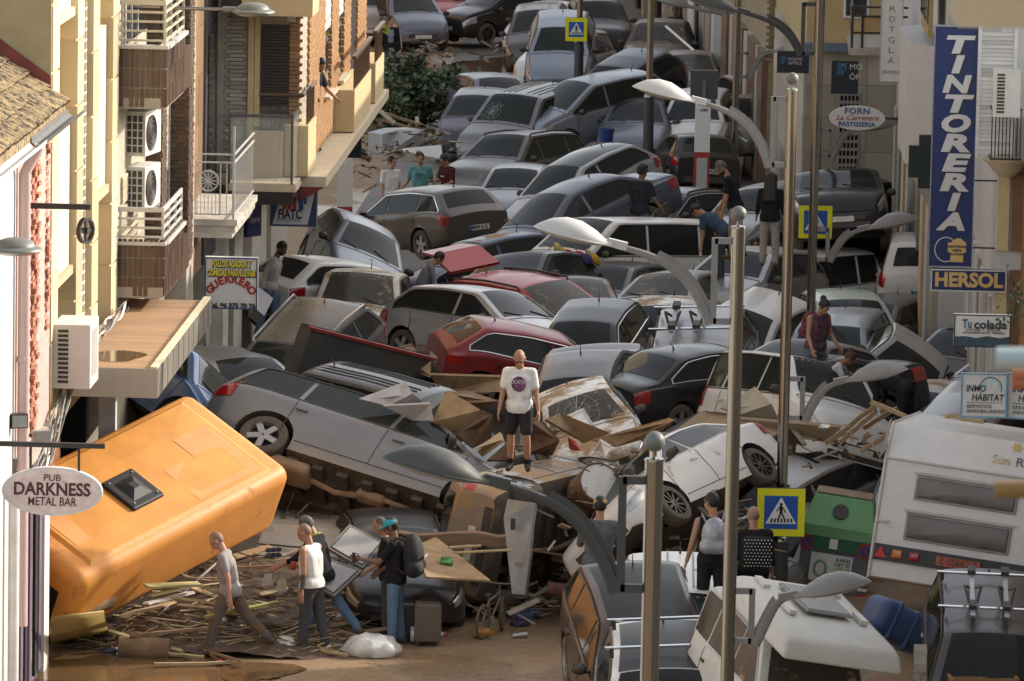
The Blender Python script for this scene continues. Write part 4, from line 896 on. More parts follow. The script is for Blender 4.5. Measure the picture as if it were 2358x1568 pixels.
CARS['c25'] = car('c25', 'wagon', 'taupe', [-1.862, 115.491, 0.474, 2.175, 0.121, -0.053, 0.941, 0.939, 0.959], 'brown-grey estate car seen from behind with red lamps and plate 8099 KXJ', trim=M_CHROME)
CARS['c26'] = car('c26', 'hatch', 'silverblue', [-3.262, 107.198, 0.773, -1.42, 0.044, -0.407, 0.97, 0.958, 0.966], 'silver-blue hatchback leaning on its side at the shop doorway on the left')
CARS['c27'] = car('c27', 'sedan', 'darkgrey', [3.258, 115.953, 0.52, -2.28, -0.0, 0.035, 0.945, 0.943, 0.953], 'dark grey saloon with chrome window edge behind the man carrying a laptop', trim=M_CHROME, rails=1)
CARS['c28'] = car('c28', 'wagon', 'darksilver', [5.156, 115.273, 0.61, -2.021, 0.014, 0.145, 0.989, 0.988, 0.986], 'dark silver estate with pale windscreen behind the long-haired woman')
CARS['c29'] = car('c29', 'hatch', 'black', [7.335, 120.165, 0.3, 1.135, 0.0, 0.0, 1.0, 1.0, 1.0], 'black hatchback beside the right-hand shop fronts left of the tall blue sign')
CARS['c30'] = car('c30', 'van', 'black', [6.384, 109.689, 1.055, -1.631, -0.357, 0.088, 1.002, 0.988, 0.97], 'black van behind the middle crossing sign')
CARS['c31'] = car('c31', 'van', 'white', [1.983, 106.792, 0.506, -2.462, -0.079, 0.054, 0.944, 0.95, 0.949], 'long white panel van with blacked-out side windows under the man in dark tee shirt', cat='van')
CARS['c32'] = car('c32', 'hatch', 'navymud', [-0.547, 107.802, 0.494, -2.546, 0.107, 0.092, 0.851, 0.873, 0.897], 'navy blue hatchback with mud-crusted roof right of the brown-grey estate')
CARS['c33'] = car('c33', 'hatch', 'navy', [0.285, 103.397, 0.68, -2.014, -0.112, 0.13, 0.985, 0.984, 0.98], 'dark navy car carrying a bundle of coloured cloths on its roof')
CARS['c34'] = car('c34', 'hatch', 'black', [-0.35, 106.109, 0.296, 2.297, 0.075, 0.028, 0.923, 0.925, 0.925], 'black hatchback in side view with a glowing red rear lamp in mid heap')
CARS['c35'] = car('c35', 'hatch', 'cream', [-0.42, 101.829, 0.2, -1.571, 0.0, 0.0, 1.0, 1.0, 1.0], 'cream car of which only the pale roof shows behind the red estate')
CARS['c36'] = car('c36', 'sedan', 'browngrey', [1.142, 102.165, 0.403, -1.57, -0.11, 0.009, 0.989, 0.986, 0.98], 'old brown-grey saloon with upright windscreen and mud on its roof', glass=M_GLASSMUD)
CARS['c37'] = car('c37', 'hatch', 'white', [0.031, 101.147, 0.1, 2.967, -0.0, -0.0, 1.0, 1.0, 1.0], 'white car lying low beneath the old brown-grey saloon')
CARS['c38'] = car('c38', 'hatch', 'greymud', [1.801, 104.909, 0.36, -1.98, -0.053, 0.011, 0.937, 0.923, 0.937], 'dark grey hatchback with muddy roof in front of the long white van')
CARS['c39'] = car('c39', 'hatch', 'silver', [2.948, 102.796, 0.444, -1.967, -0.076, 0.068, 0.979, 0.973, 0.975], 'silver hatchback with mud flecked windscreen behind the tall steel pole', glass=M_GLASSMUD)
CARS['c40'] = car('c40', 'kangoo', 'white', [5.312, 107.669, 0.01, -2.419, 0.0, 0.027, 0.882, 0.89, 0.907], 'white small van with a big dark side window below the middle crossing sign')
CARS['c41'] = car('c41', 'mpv', 'white', [7.845, 108.515, 0.366, 1.516, 0.02, 0.035, 1.0, 1.001, 0.993], 'white people carrier seen from behind with plate 2031 HRP left of the blue Hersol sign')
CARS['c42'] = car('c42', 'hatch', 'silver', [4.323, 104.368, 0.673, -2.05, -0.05, -0.0, 0.993, 0.993, 0.989], 'silver hatchback showing its windscreen between the long white van and white small van')
CARS['c43'] = car('c43', 'hatch', 'white', [3.983, 97.965, 0.61, -2.025, 0.11, -0.231, 0.94, 0.92, 0.936], 'white hatchback with black shark-fin aerial tilted between the two steel poles')
CARS['c44'] = car('c44', 'hatch', 'palegreen', [5.955, 99.915, 0.4, -1.484, 0.0, 0.0, 1.0, 1.0, 1.0], 'pale green car roof behind the woman in denim shorts')
CARS['c45'] = car('c45', 'hatch', 'grey', [6.809, 105.124, -0.204, -2.019, 0.012, 0.013, 0.914, 0.892, 0.913], 'grey hatchback nose down with alloy wheel raised beside the laundry sign')
CARS['c46'] = car('c46', 'mpv', 'silverblue', [5.527, 95.51, 0.452, -1.78, 0.064, 0.053, 0.955, 0.935, 0.95], 'light silver people carrier with mud streaked bonnet right of the woman in shorts')
CARS['c47'] = car('c47', 'hatch', 'silvermud', [6.086, 94.312, 0.615, -1.698, 0.043, -0.607, 0.931, 0.901, 0.913], 'dusty silver hatchback rolled on its side with curved window frame toward the sky')
CARS['c48'] = car('c48', 'suv', 'silver', [3.14, 93.47, 0.295, -1.678, 0.219, 0.059, 1.036, 1.03, 1.03], 'silver off-roader with a chrome roof rack of ski holders left of the tall steel pole', bars=True)
CARS['c49'] = car('c49', 'hatch', 'whitemud', [2.68, 99.296, 0.3, -1.745, 0.0, 0.0, 1.0, 1.0, 1.0], 'white car with mud piled on its roof behind the silver off-roader with roof rack')
CARS['c50'] = car('c50', 'hatch', 'blackblue', [1.35, 97.036, 0.452, -1.799, 0.156, 0.033, 0.968, 0.954, 0.952], 'blue-black hatchback with chrome window frame tilted nose down in the centre', trim=M_CHROME)
CARS['c51'] = car('c51', 'sedan', 'grey', [1.206, 90.048, 0.563, -1.722, 0.253, 0.112, 0.988, 0.975, 0.971], 'grey saloon with plain dusty roof tilted nose down behind the bald man in white tee')
CARS['c52'] = car('c52', 'hatch', 'whitemud', [1.35, 84.118, 1.159, -1.473, -0.005, 0.319, 0.909, 0.893, 0.902], 'muddy white car with a shattered windscreen right of the bald man in white tee', glass=M_GLASSMUD)
CARS['c53'] = car('c53', 'sedan', 'black', [3.177, 90.602, 0.938, 0.635, -0.044, 0.0, 0.894, 0.917, 0.927], 'black saloon with chrome window edge and red rear lamp right of the dusty grey saloon', trim=M_CHROME)
CARS['c54'] = car('c54', 'kangoo', 'white', [4.295, 86.387, 0.846, -1.144, -0.11, -0.288, 0.995, 0.995, 0.998], 'white small van with tall red and amber rear lamp leaning behind the steel poles', cat='van')
CARS['c55'] = car('c55', 'sedan', 'blackblue', [4.41, 87.691, 0.911, -2.633, 0.192, 0.124, 0.993, 1.001, 1.009], 'blue-black saloon lying nose down with muddy windows under the grey lamp arm')
CARS['c56'] = car('c56', 'sedan', 'silver', [4.759, 92.629, 0.733, -2.211, -0.153, -0.0, 0.928, 0.924, 0.939], 'silver saloon behind the crouching girl below the standing woman')
CARS['c57'] = car('c57', 'hatch', 'silver', [8.64, 94.969, 0.236, -2.298, -0.042, 0.084, 0.994, 0.993, 0.993], 'silver car with pale reflecting windscreen below the laundry sign')
CARS['c57b'] = car('c57b', 'hatch', 'grey', [8.018, 97.742, 0.2, -2.094, 0.0, 0.0, 1.0, 1.0, 1.0], 'grey car with side window showing just left of the pale windscreen, below the laundry sign')
CARS['c58'] = car('c58', 'wagon', 'silver', [6.934, 85.301, 0.638, -1.949, 0.189, 0.025, 1.005, 1.007, 1.005], 'silver estate with a broad clean roof beside the estate agent sign')
CARS['c58b'] = car('c58b', 'hatch', 'whitemud', [6.672, 89.594, 0.3, -1.92, 0.0, 0.0, 1.0, 1.0, 1.0], 'white car with a mud-caked roof left of the broad silver estate')
CARS['c59'] = car('c59', 'sedan', 'whitedust', [2.644, 79.221, 1.117, -2.085, 0.071, 0.765, 0.992, 0.992, 0.986], 'dusty white saloon with black multi-spoke wheels tipped on its flank between the steel poles', rim='multi', hubcol=M_DARKALLOY, trim=M_CHROME)
CARS['c60'] = car('c60', 'hatch', 'silvermud', [4.055, 84.226, -0.136, -2.244, 0.189, -0.039, 0.972, 0.97, 0.982], 'muddy silver hatchback with black side windows left of the caravan')
CARS['c61'] = car('c61', 'wagon', 'greydark', [-3.497, 90.275, 0.965, -1.934, 0.285, -0.082, 0.977, 0.968, 0.982], 'dark grey estate with chrome roof rails and brown glass roof tilted steeply nose down', rails=2, roof=M_BROWNGLASS)
CARS['c62'] = car('c62', 'hatch', 'silverlight', [-0.429, 97.835, 0.706, -0.773, -0.03, -0.105, 0.995, 0.989, 0.985], 'bright silver hatchback in side view with red rear lamp behind the red hatchbacks')
CARS['c63'] = car('c63', 'mpv', 'red', [0.51, 101.004, 0.374, -0.843, -0.005, 0.088, 0.949, 0.95, 0.946], 'red estate with black roof rails, front smeared with mud, rear hatch raised', rails=1, glass=M_GLASSMUD)
CARS['c64'] = car('c64', 'hatch', 'maroon', [0.385, 93.99, 0.606, 0.261, 0.206, 0.075, 0.936, 0.953, 0.95], 'dark red hatchback with chrome window edge seen from behind in the centre', trim=M_CHROME)
CARS['c65'] = car('c65', 'hatch', 'white', [-3.111, 103.245, 0.466, 0.718, 0.147, 0.017, 0.989, 0.992, 0.99], 'white hatchback behind the roast chicken shop sign')
CARS['c65b'] = car('c65b', 'kangoo', 'creammud', [-2.75, 100.548, 0.386, -1.626, -0.103, -0.049, 0.952, 0.932, 0.918], 'cream small van with a mud streaked windscreen behind the silver hatchback', glass=M_GLASSMUD)
CARS['c66'] = car('c66', 'hatch', 'silver', [-4.353, 89.2, 0.695, -1.047, 0, 0, 1, 1, 1], 'rounded pale silver car by the canopy, behind the overturned silver people carrier')
CARS['c67'] = car('c67', 'hatch', 'blue', [-5.419, 84.452, 1.51, -1.012, 0.175, -0.733, 1, 1, 1], 'bright blue car tipped on its side beneath the metal canopy')
CARS['c68'] = car('c68', 'voyager', 'silverdull', [-2.242, 81.655, 0.709, -0.369, 0.212, -0.893, 1.109, 1.091, 1.081], 'long silver people carrier rolled on its side showing its underbody beside the orange van', drop=('wiper',), cat='van', under=M_UNDER)
CARS['c69'] = car('c69', 'kangoo', 'darkgrey', [-1.595, 85.181, 0.625, -0.464, 0.14, 0.002, 0.91, 0.926, 0.934], 'dark grey van with ribbed muddy roof behind the overturned silver people carrier')
CARS['c72'] = car('c72', 'hatch', 'mudgrey', [0.915, 79.838, 0.978, 1.088, 0.021, -1.396, 0.991, 0.995, 0.996], 'mud covered car lying on its side with both wheels level under the walking man', under=M_UNDER)
CARS['c73'] = car('c73', 'hatch', 'black', [-1.585, 79.306, -0.02, -1.472, 0.02, 0.0, 1.0, 0.999, 0.847], 'black hatchback with one clear headlight crushed under the fallen timber', glass=M_GLASSMUD)
CARS['c75'] = car('c75', 'suv', 'brown', [1.759, 70.07, 0.354, -1.442, 0.224, 0.028, 0.961, 0.944, 0.915], 'dark brown off-roader with black roof and red rear lamp in the right foreground', roof=M_BLACKROOF)
CARS['c76'] = car('c76', 'hatch', 'brownblack', [1.077, 66.109, -0.129, -1.75, -0.1, -0.0, 0.993, 0.983, 0.968], 'dark brown car at the bottom edge in front of the brown off-roader')
CARS['c77'] = car('c77', 'wagon', 'whiteblack', [1.95, 66.649, 0.425, -1.608, 0.149, 0.067, 0.991, 0.969, 0.975], 'white estate with black glass roof and silver roof bars at the bottom edge', bars=True, roof=M_BLACKROOF)
CARS['c78'] = car('c78', 'kangoo', 'whitedust', [2.187, 70.763, 0.25, -1.593, 0.066, -0.0, 0.972, 0.958, 0.968], 'dusty white van with ridged roof behind the white estate with roof bars', cat='van')
CARS['c82'] = car('c82', 'voyager', 'darkgrey', [6.033, 70.128, 0.364, -1.628, 0.209, -0.019, 0.888, 0.843, 0.843], 'dark grey people carrier with silver bicycle carriers on its roof at the right edge', bars=True)
CARS['c83'] = car('c83', 'hatch', 'grey', [4.046, 82.2, -0.5, -2.094, 0.0, 0.0, 1.0, 1.0, 1.0], 'grey car half hidden behind the lowest crossing sign and recycling bin')
# ------------------------------------------------------------------ street lamps
def lamp_head(mb_root, M, m, name='lamp_head'):
    b = MB()
    prof = [(-.10, .060, .050), (.0, .095, .06), (.10, .16, .12), (.28, .205, .185), (.46, .20, .19), (.62, .15, .14), (.74, .08, .06), (.79, .02, .015)]
    n = 14; vs = []; fs = []
    for (x, wy, hz) in prof:
        for k in range(n):
            a = math.pi * k / (n - 1); vs.append((x, -wy * math.cos(a), hz * math.sin(a)))
    for i in range(len(prof) - 1):
        for k in range(n - 1): fs.append((i * n + k, (i + 1) * n + k, (i + 1) * n + k + 1, i * n + k + 1))
        fs.append((i * n, i * n + n - 1, (i + 1) * n + n - 1, (i + 1) * n))
    fs.append(tuple(range(n)))
    b.add(vs, fs, 0); h = b.build(name, m, mb_root, M, True)
    lo = MB(); vs = []
    for (x, wy, hz) in prof[1:-1]:
        for k in range(n):
            a = math.pi * k / (n - 1); vs.append((x, -wy * .9 * math.cos(a), -.002 - hz * .34 * math.sin(a)))
    fs = []
    for i in range(len(prof) - 3):
        for k in range(n - 1): fs.append((i * n + k, i * n + k + 1, (i + 1) * n + k + 1, (i + 1) * n + k))
    lo.add(vs, fs); lo.build('lamp_lens', mat('lamp_lens', (.30, .29, .27), .25, var=.05), h, None, True)
    rim = MB().tube([(prof[i][0], prof[i][1] * 1.01, .0) for i in range(len(prof))] + [(prof[i][0], -prof[i][1] * 1.01, .0) for i in range(len(prof) - 1, -1, -1)], .012, 5); rim.build('lamp_rim', m, h)
    MB().box((-.16, 0, .03), (.22, .085, .09)).build('arm_socket', m, h)
    return h
def lamp_arm(root, P, zb0, zb1, side, px, py, mh, up, scale=1.0):
    """bracket on a pole at P plus a curved arm ending in a head whose middle was seen at px,py"""
    d = ray(px, py); k = (P.y - .1) / d.y; H = CO + d * k
    sgn = 1 if side > 0 else -1; m = M_LAMPG if mh is M_LAMPW else mh
    bx = P.x + sgn * .26
    br = MB().box((bx, P.y, (zb0 + zb1) / 2), (.07, .05, zb1 - zb0 + .06))
    for z in (zb0, zb1): br.box(((P.x + bx) / 2, P.y, z), (abs(bx - P.x), .05, .07))
    I = root.matrix_world.inverted()
    br.build('bracket', m, root, I)
    A = Vector((bx + sgn * .04, P.y, zb0 - .04)); E = Vector((H.x - sgn * .42 * scale, P.y - .1, H.z - .10))
    pts = []
    for i in range(13):
        u = i / 12; c1 = Vector((A.x + sgn * .20, A.y, A.z + (E.z - A.z) * .72)); c2 = Vector((E.x - sgn * (abs(E.x - A.x)) * .42, E.y, E.z - abs(E.x - A.x) * .42 * .22))
        pts.append((1 - u) ** 3 * A + 3 * u * (1 - u) ** 2 * c1 + 3 * u * u * (1 - u) * c2 + u ** 3 * E)
    MB().tube(pts, [.062 - .028 * i / 12 for i in range(13)], 8, flat=.55).build('arm', m, root, I, True)
    web = MB()
    q = pts[:9]; vs = []
    for p in q: vs += [p + Vector((0, -.006, 0)), p + Vector((0, -.006, .03)) + Vector((-sgn * .05, 0, .06)) * (1 - 0)]
    web.add(vs, [(2 * i, 2 * i + 2, 2 * i + 3, 2 * i + 1) for i in range(len(q) - 1)])
    vs2 = [v + Vector((0, .012, 0)) for v in vs]; web.add(vs2, [(2 * i, 2 * i + 1, 2 * i + 3, 2 * i + 2) for i in range(len(q) - 1)])
    web.build('arm_web', m, root, I)
    dr = (E - pts[-2]); ang = math.radians(13)
    Mh = Tm(E + Vector((sgn * .16, 0, .03))) @ Matrix(((sgn, 0, 0, 0), (0, sgn, 0, 0), (0, 0, 1, 0), (0, 0, 0, 1))) @ Matrix.Rotation(-ang, 4, 'Y') @ Matrix.Diagonal((scale, scale, scale, 1))
    lamp_head(root, I @ Mh, mh)
M_LAMPW = mat('sunlit_lamp_tone', (.50, .49, .46), .5, var=.06); M_LAMPD = mat('shaded_lamp_tone', (.05, .05, .047), .5, var=.08); M_LAMPG = mat('mid_lamp_tone', (.22, .21, .20), .5, var=.08)  # one lamp finish in three tones; sunlit and shaded looks painted into the colour
def pole(x, Y, label, H=7.4, r=.078, m=M_STEEL, ball=True, bh=.93):
    root = empty('street_lamp', Tm(x, Y, 0), label, 'street lamp', 'steel street lamps along the street')
    MB().tube([(0, 0, 0), (0, 0, bh)], [.125, .115], 16).build('pole_base', M_POLEBASE, root, None, True)
    MB().lathe([(.115, bh), (.125, bh + .02), (.11, bh + .07), (r, bh + .09)], 16).build('base_collar', m, root, None, True)
    MB().tube([(0, 0, bh + .05), (0, 0, H)], r, 18).build('pole', m, root, None, True)
    if ball:
        MB().lathe([(r, 0), (r + .006, .0), (r + .004, .02), (.02, .035), (.02, .09)], 14, 0, Tm(0, 0, H), cap=True).build('cap', m, root, None, True)
        MB().ball((0, 0, H + .165), .088, 12).build('ball_finial', mat('ball_finial_grey', (.14, .14, .13), .5), root, None, True)
    return root, Vector((x, Y, 0))
def zat(y, Y, x=1178): return (CO + ray(x, y) * (Y / ray(x, y).y)).z
# nearest poles
r, P = pole(1.21, 47, 'nearest steel lamp post with ball top and shade-darkened lamp head over the underbody')
lamp_arm(r, P, zat(1355, 47, 1500), zat(1106, 47, 1500), -1, 1025, 1085, M_LAMPD, True, 1.02)
r, P = pole(2.52, 63.5, 'steel lamp post with ball top right of centre, sun-whitened lamp head to its left')
lamp_arm(r, P, zat(740, 63.5, 1690), zat(555, 63.5, 1690), -1, 1335, 545, M_LAMPW, True)
lamp_arm(r, P, zat(1475, 63.5, 1690), zat(1360, 63.5, 1690), 1, 1900, 1358, M_LAMPG, True)
r, P = pole(3.885, 80, 'steel lamp post with ball top standing behind the lowest crossing sign')
lamp_arm(r, P, zat(380, 80, 1820), zat(228, 80, 1820), -1, 1540, 218, M_LAMPW, True)
lamp_arm(r, P, zat(962, 80, 1820), zat(872, 80, 1820), 1, 2005, 865, M_LAMPG, True)
r, P = pole(5.13, 97, 'lamp post with heavy dark base beside the woman in denim shorts')
lamp_arm(r, P, zat(123, 97, 1880), zat(10, 97, 1880), -1, 1655, 15, M_LAMPD, True)
lamp_arm(r, P, zat(597, 97, 1880), zat(528, 97, 1880), 1, 2045, 516, M_LAMPG, True)
r, P = pole(6.02, 113, 'lamp post hidden behind another, its right arm below the bakery sign')
lamp_arm(r, P, zat(358, 113, 1890), zat(300, 113, 1890), 1, 2015, 292, M_LAMPG, True)
r, P = pole(5.0, 129.5, 'lamp post rising behind the plain grey sign board, lamp below the first opticians sign')
lamp_arm(r, P, zat(176, 129.5, 1670), zat(122, 129.5, 1670), 1, 1815, 112, M_LAMPG, True)
lamp_arm(r, P, zat(30, 129.5, 1670), zat(-30, 129.5, 1670), -1, 1560, 10, M_LAMPG, True)
pole(2.99, 128, 'lamp post with tall dark base behind the blue-grey saloon', bh=2.6)
pole(1.55, 143, 'lamp post with dark base carrying the upper crossing sign', bh=2.5)
pole(1.1, 180, 'farthest dark lamp post at the top of the street', m=M_POLEBASE)
# wall lamp on steel outrigger, top left, and the grey lamp at the left edge
def wall_lamp(px, py, s, label, w, tube=None):
    t_, z_ = tz(px, py, s); o = ST(s, t_, z_)
    root = empty('wall_lamp', Matrix.Translation(o) @ RS, label, 'wall lamp')
    n = 16
    pr = [(.0, .135), (.10, .13), (.19, .10), (.225, .06), (.23, .045), (.30, 0.02), (.31, 0), (.29, -.01)]
    MB().lathe(pr, n + 4, 0, Matrix.Diagonal((w, w, w, 1))).build('lamp_shade', mat('greenish_grey_lamp', (.13, .135, .12), .45, var=.05), root, None, True)
    MB().lathe([(.29, -.01), (.2, -.05), (.001, -.06)], n, 0, Matrix.Diagonal((w, w, w, 1))).build('lamp_lens', mat('lamp_lens', (.30, .29, .27), .25, var=.05), root, None, True)
    if tube:
        MB().tube([(-.20 * w, 0, .03), (-.45, 0, .03)], .045, 10).build('arm_socket', M_GALV, root, None, True)
        MB().tube([(-.45, 0, .03), (-tube, 0, .03)], .028, 10).build('arm', M_STEEL, root, None, True)
        MB().tube([(-tube * .72, 0, .6), (-tube * .72, 0, -.38)], .05, 12).build('arm_post', M_STEEL, root, None, True)
    return root
wall_lamp(583, 28, 84, 'grey bell-shaped street lamp on a steel arm from the left houses', 1.05, 1.85)
wall_lamp(35, 575, 66, 'grey bell-shaped wall lamp at the left edge beside the pink pipe', 1.05)
# ------------------------------------------------------------------ crossing signs
M_SIGNY = mat('crossing_sign_yellow', (.72, .70, .015), .45, var=.03); M_SIGNB = mat('crossing_sign_blue', (.01, .085, .36), .4, var=.03)
M_SIGNW = mat('sign_white', (.72, .72, .70), .45, var=.03); M_SIGNK = mat('sign_black', (.01, .01, .01), .5, var=.03)
def crossing(px0, py0, px1, py1, Y, label, back=.14):
    a = aty(px0, py0, Y); b = aty(px1, py1, Y); c = (a + b) / 2; W_ = abs(b.x - a.x); H_ = abs(a.z - b.z)
    M = frame(c, (math.cos(ROLL * 0), 0, 0), (0, 0, 1))
    root = empty('crossing_sign', M, label, 'road sign', 'pedestrian crossing signs')
    MB().box((0, 0, -.03), (W_, H_, .055)).build('sign_case', M_SIGNK, root)
    MB().box((0, 0, 0), (W_ * .985, H_ * .985, .012)).build('yellow_border', M_SIGNY, root)
    u = W_ * .345
    MB().box((0, 0, .008), (u * 2, u * 2, .008)).build('blue_field', M_SIGNB, root)
    MB().prism([(-u * .92, -u * .68), (u * .92, -u * .68), (0, u * .92)], .017, 0, None, .011).build('white_triangle', M_SIGNW, root)
    f = MB(); z0, z1 = .0165, .021; s = u
    def bar(p, q, wd): 
        d = Vector((q[0] - p[0], q[1] - p[1], 0)); n = Vector((-d.y, d.x, 0)).normalized() * wd / 2
        P4 = [(p[0] + n.x, p[1] + n.y), (p[0] - n.x, p[1] - n.y), (q[0] - n.x, q[1] - n.y), (q[0] + n.x, q[1] + n.y)]
        f.prism([(x * s, y * s) for x, y in P4[::-1]], z1, 0, None, z0)
    f.prism([(s * .09 * math.cos(k * .5236), s * (.50 + .09 * math.sin(k * .5236))) for k in range(12)], z1, 0, None, z0)
    bar((0, .40), (0, -.02), .19); bar((.03, .38), (.22, .12), .07); bar((.22, .12), (.26, -.02), .07); bar((-.03, .38), (-.19, .22), .07); bar((-.19, .22), (-.27, .06), .07)
    bar((.03, 0), (.14, -.24), .10); bar((.14, -.24), (.26, -.50), .09); bar((-.03, 0), (-.10, -.28), .10); bar((-.10, -.28), (-.22, -.46), .09)
    f.build('walking_figure', M_SIGNK, root)
    for k in range(7): 
        x = -.62 + k * .205; MB().prism([((x - .02) * s, -.60 * s), ((x + .10) * s, -.60 * s), ((x + .10 + .04 * (k - 3) / -3) * s, -.36 * s), ((x - .0 + .04 * (k - 3) / -3) * s, -.36 * s)], z1, 0, None, z0).build('crossing_stripe', M_SIGNK, root)
    return root
crossing(1743, 1123, 1852, 1236, 79.7, 'lowest and largest yellow bordered crossing sign, by the green bin')
crossing(1839, 473, 1915, 550, 97.4, 'middle yellow bordered crossing sign half covered by a lamp post')
crossing(1302, 40, 1351, 96, 142.8, 'upper yellow bordered crossing sign before the nose-down light blue hatchback')
# ------------------------------------------------------------------ shop signs
M_NAVY = mat('sign_navy', (.012, .030, .125), .4, var=.05); M_LETTER = mat('letter_grey_white', (.58, .58, .58), .5, var=.03); M_OCHRE = mat('letter_ochre', (.66, .46, .17), .5, var=.03)
M_INK = mat('letter_dark', (.03, .035, .045), .5); M_REDL = mat('letter_red', (.36, .03, .03), .5); M_BLUEL = mat('letter_blue', (.03, .09, .25), .5)
M_BOARD = mat('sign_board_white', (.66, .66, .64), .5, var=.04, dust=.08); M_SIGNBLACK = mat('sign_dark_panel', (.016, .019, .028), .4, var=.1)
def board(reg, x0, y0, x1, y1, s, name, label, m, depth=.12, frame_m=None, fw=.03, yaw=0.0):
    ta, za = tz(*zp(reg[0], x0, y0), s); tb, zb = tz(*zp(reg[-1], x1, y1), s)
    W_ = tb - ta; H_ = za - zb; c = ST(s, (ta + tb) / 2, (za + zb) / 2)
    M = frame(c, SN, (0, 0, 1)) @ Matrix.Rotation(yaw, 4, 'Y')
    root = empty(name, M, label, 'sign')
    MB().box((0, 0, -depth / 2), (W_, H_, depth)).build('panel', m, root)
    if frame_m:
        for x in (-1, 1): MB().box((x * (W_ / 2 - fw / 2), 0, .004), (fw, H_, .02)).build('frame_edge', frame_m, root)
        for y in (-1, 1): MB().box((0, y * (H_ / 2 - fw / 2), .0045), (W_ - 2 * fw - .004, fw, .02)).build('frame_edge', frame_m, root)
    return root, W_, H_
def lt(root, txt, x, y, size, m, wide=None, **k): return letters('lettering', txt, size, m, root, Tm(x, y, .006), wide, **k)
# laundry sign
r, W_, H_ = board('CF', 1765, 168, 2010, 292, 88, 'laundry_sign', 'tall dark blue laundry sign lettered TINTORERIA in grey-white at the right', M_NAVY, .16, mat('grey_sign_edge', (.30, .31, .32), .5), .015)
for k, ch in enumerate('TINTORERIA'):
    y = H_ / 2 - .16 - k * (H_ * .815) / 10 - .14
    lt(r, ch, .012, y - .014, .36, M_INK, W_ * (.70 if ch != 'I' else .34), bold=.024, shear=.18); letters('lettering', ch, .36, M_LETTER, r, Tm(-.004, y, .012), W_ * (.66 if ch != 'I' else .30), bold=.018, shear=.18)
sh = MB().prism([(-.02, -.20), (.18, -.20), (.18, -.05), (.22, -.05), (.22, .10), (.13, .17), (.07, .17), (-.02, .10), (-.06, .10), (-.06, -.05), (-.02, -.05)], .012, 0, Tm(.02, -H_ / 2 + .28, 0), .004)
sh.build('yellow_shirt', M_OCHRE, r)
rg = []
for k in range(20): a = 2 * math.pi * k / 20; rg.append((-.07 + .17 * math.cos(a), -H_ / 2 + .27 + .19 * math.sin(a), .006))
MB().tube(rg + [rg[0]], .010, 4).build('round_outline', M_LETTER, r)
for k, tx in enumerate(('MANTENGA', 'LIMPIA', 'SU ROPA')): letters('lettering', tx, .05, M_INK, r, Tm(.10, -H_ / 2 + .32 - k * .06, .017), None, bold=.001)
for k in range(4):
    zz = H_ * (.42 - .28 * k); MB().bb((W_ / 2, zz - .012, -.10), (1.25, zz + .012, -.07)).build('sign_bracket', M_IRON, r)
r, W_, H_ = board('F', 1740, 300, 2235, 458, 87.9, 'shop_sign', 'dark blue sign lettered HERSOL in ochre under the laundry sign', M_NAVY, .14, M_BOARD, .02)
lt(r, 'HERSOL', 0, 0, .30, M_OCHRE, W_ * .90, bold=.012)
r, W_, H_ = board('F', 1893, 598, 2260, 822, 80, 'laundrette_sign', 'white Tucolada laundrette sign with dark water waves along its bottom', M_BOARD, .10, M_SIGNBLACK, .015)
MB().prism([(-W_ * .48, -H_ * .47), (W_ * .48, -H_ * .47), (W_ * .48, -H_ * .16), (W_ * .3, -H_ * .21), (W_ * .1, -H_ * .15), (-W_ * .1, -H_ * .22), (-W_ * .3, -H_ * .17), (-W_ * .48, -H_ * .19)], .006, 0, None, .002).build('wave_print', mat('dark_sea_print', (.035, .07, .10), .5, var=.6, scale=14, stretch=(1, 4, 1)), r)
lt(r, 'Tu', -W_ * .27, H_ * .20, .17, mat('letter_teal', (.07, .14, .20), .5), W_ * .17, bold=.006); lt(r, 'colada', W_ * .14, H_ * .19, .17, M_INK, W_ * .58, bold=.005)
lt(r, 'LAVAR Y SECAR', W_ * .02, H_ * .03, .05, M_INK, W_ * .60, space=1.1); lt(r, 'LAVANDERÍAS AUTO - SERVICIO', W_ * .02, -H_ * .06, .04, M_INK, W_ * .74)
M_LBLUE = mat('sign_light_blue', (.16, .34, .46), .5)
def inmo(reg, x0, y0, x1, y1, s, label, yaw):
    r, W_, H_ = board(reg, x0, y0, x1, y1, s, 'estate_agent_sign', label, M_BOARD, .06, M_LBLUE, .02, yaw)
    MB().tube([(W_ * .14 + .15 * math.cos(a), H_ * .17 + .15 * math.sin(a), .006) for a in np.linspace(-.3, math.pi + .15, 16)], .006, 4).build('arch_line', M_INK, r)
    MB().prism([(W_ * .14 + .145 * math.cos(a), H_ * .17 + .145 * math.sin(a)) for a in np.linspace(0, math.pi, 12)], .003, 0, None, .001).build('blue_half_disc', mat('pale_aqua_print', (.40, .58, .62), .5), r)
    MB().bb((W_ * .08, H_ * .17, .004), (W_ * .15, H_ * .37, .007)).bb((W_ * .18, H_ * .17, .004), (W_ * .27, H_ * .28, .007)).build('house_print', M_BOARD, r)
    lt(r, 'INMO', -W_ * .18, H_ * .15, .13, M_INK, W_ * .42, bold=.002, shear=.12); lt(r, 'HÁBITAT', W_ * .08, -H_ * .05, .13, M_INK, W_ * .70, bold=.002, shear=.12)
    MB().bb((-W_ * .38, -H_ * .165, .003), (W_ * .40, -H_ * .155, .006)).build('rule_line', M_INK, r)
    lt(r, 'SERVICIOS', -W_ * .10, -H_ * .25, .07, M_INK, W_ * .54, shear=.12, space=1.15); lt(r, 'INMOBILIARIOS', W_ * .04, -H_ * .36, .065, M_INK, W_ * .82, shear=.12, space=1.1)
inmo('F', 1940, 985, 2235, 1285, 78, 'white estate agent sign INMO HÁBITAT with light blue edge above the caravan', 0)
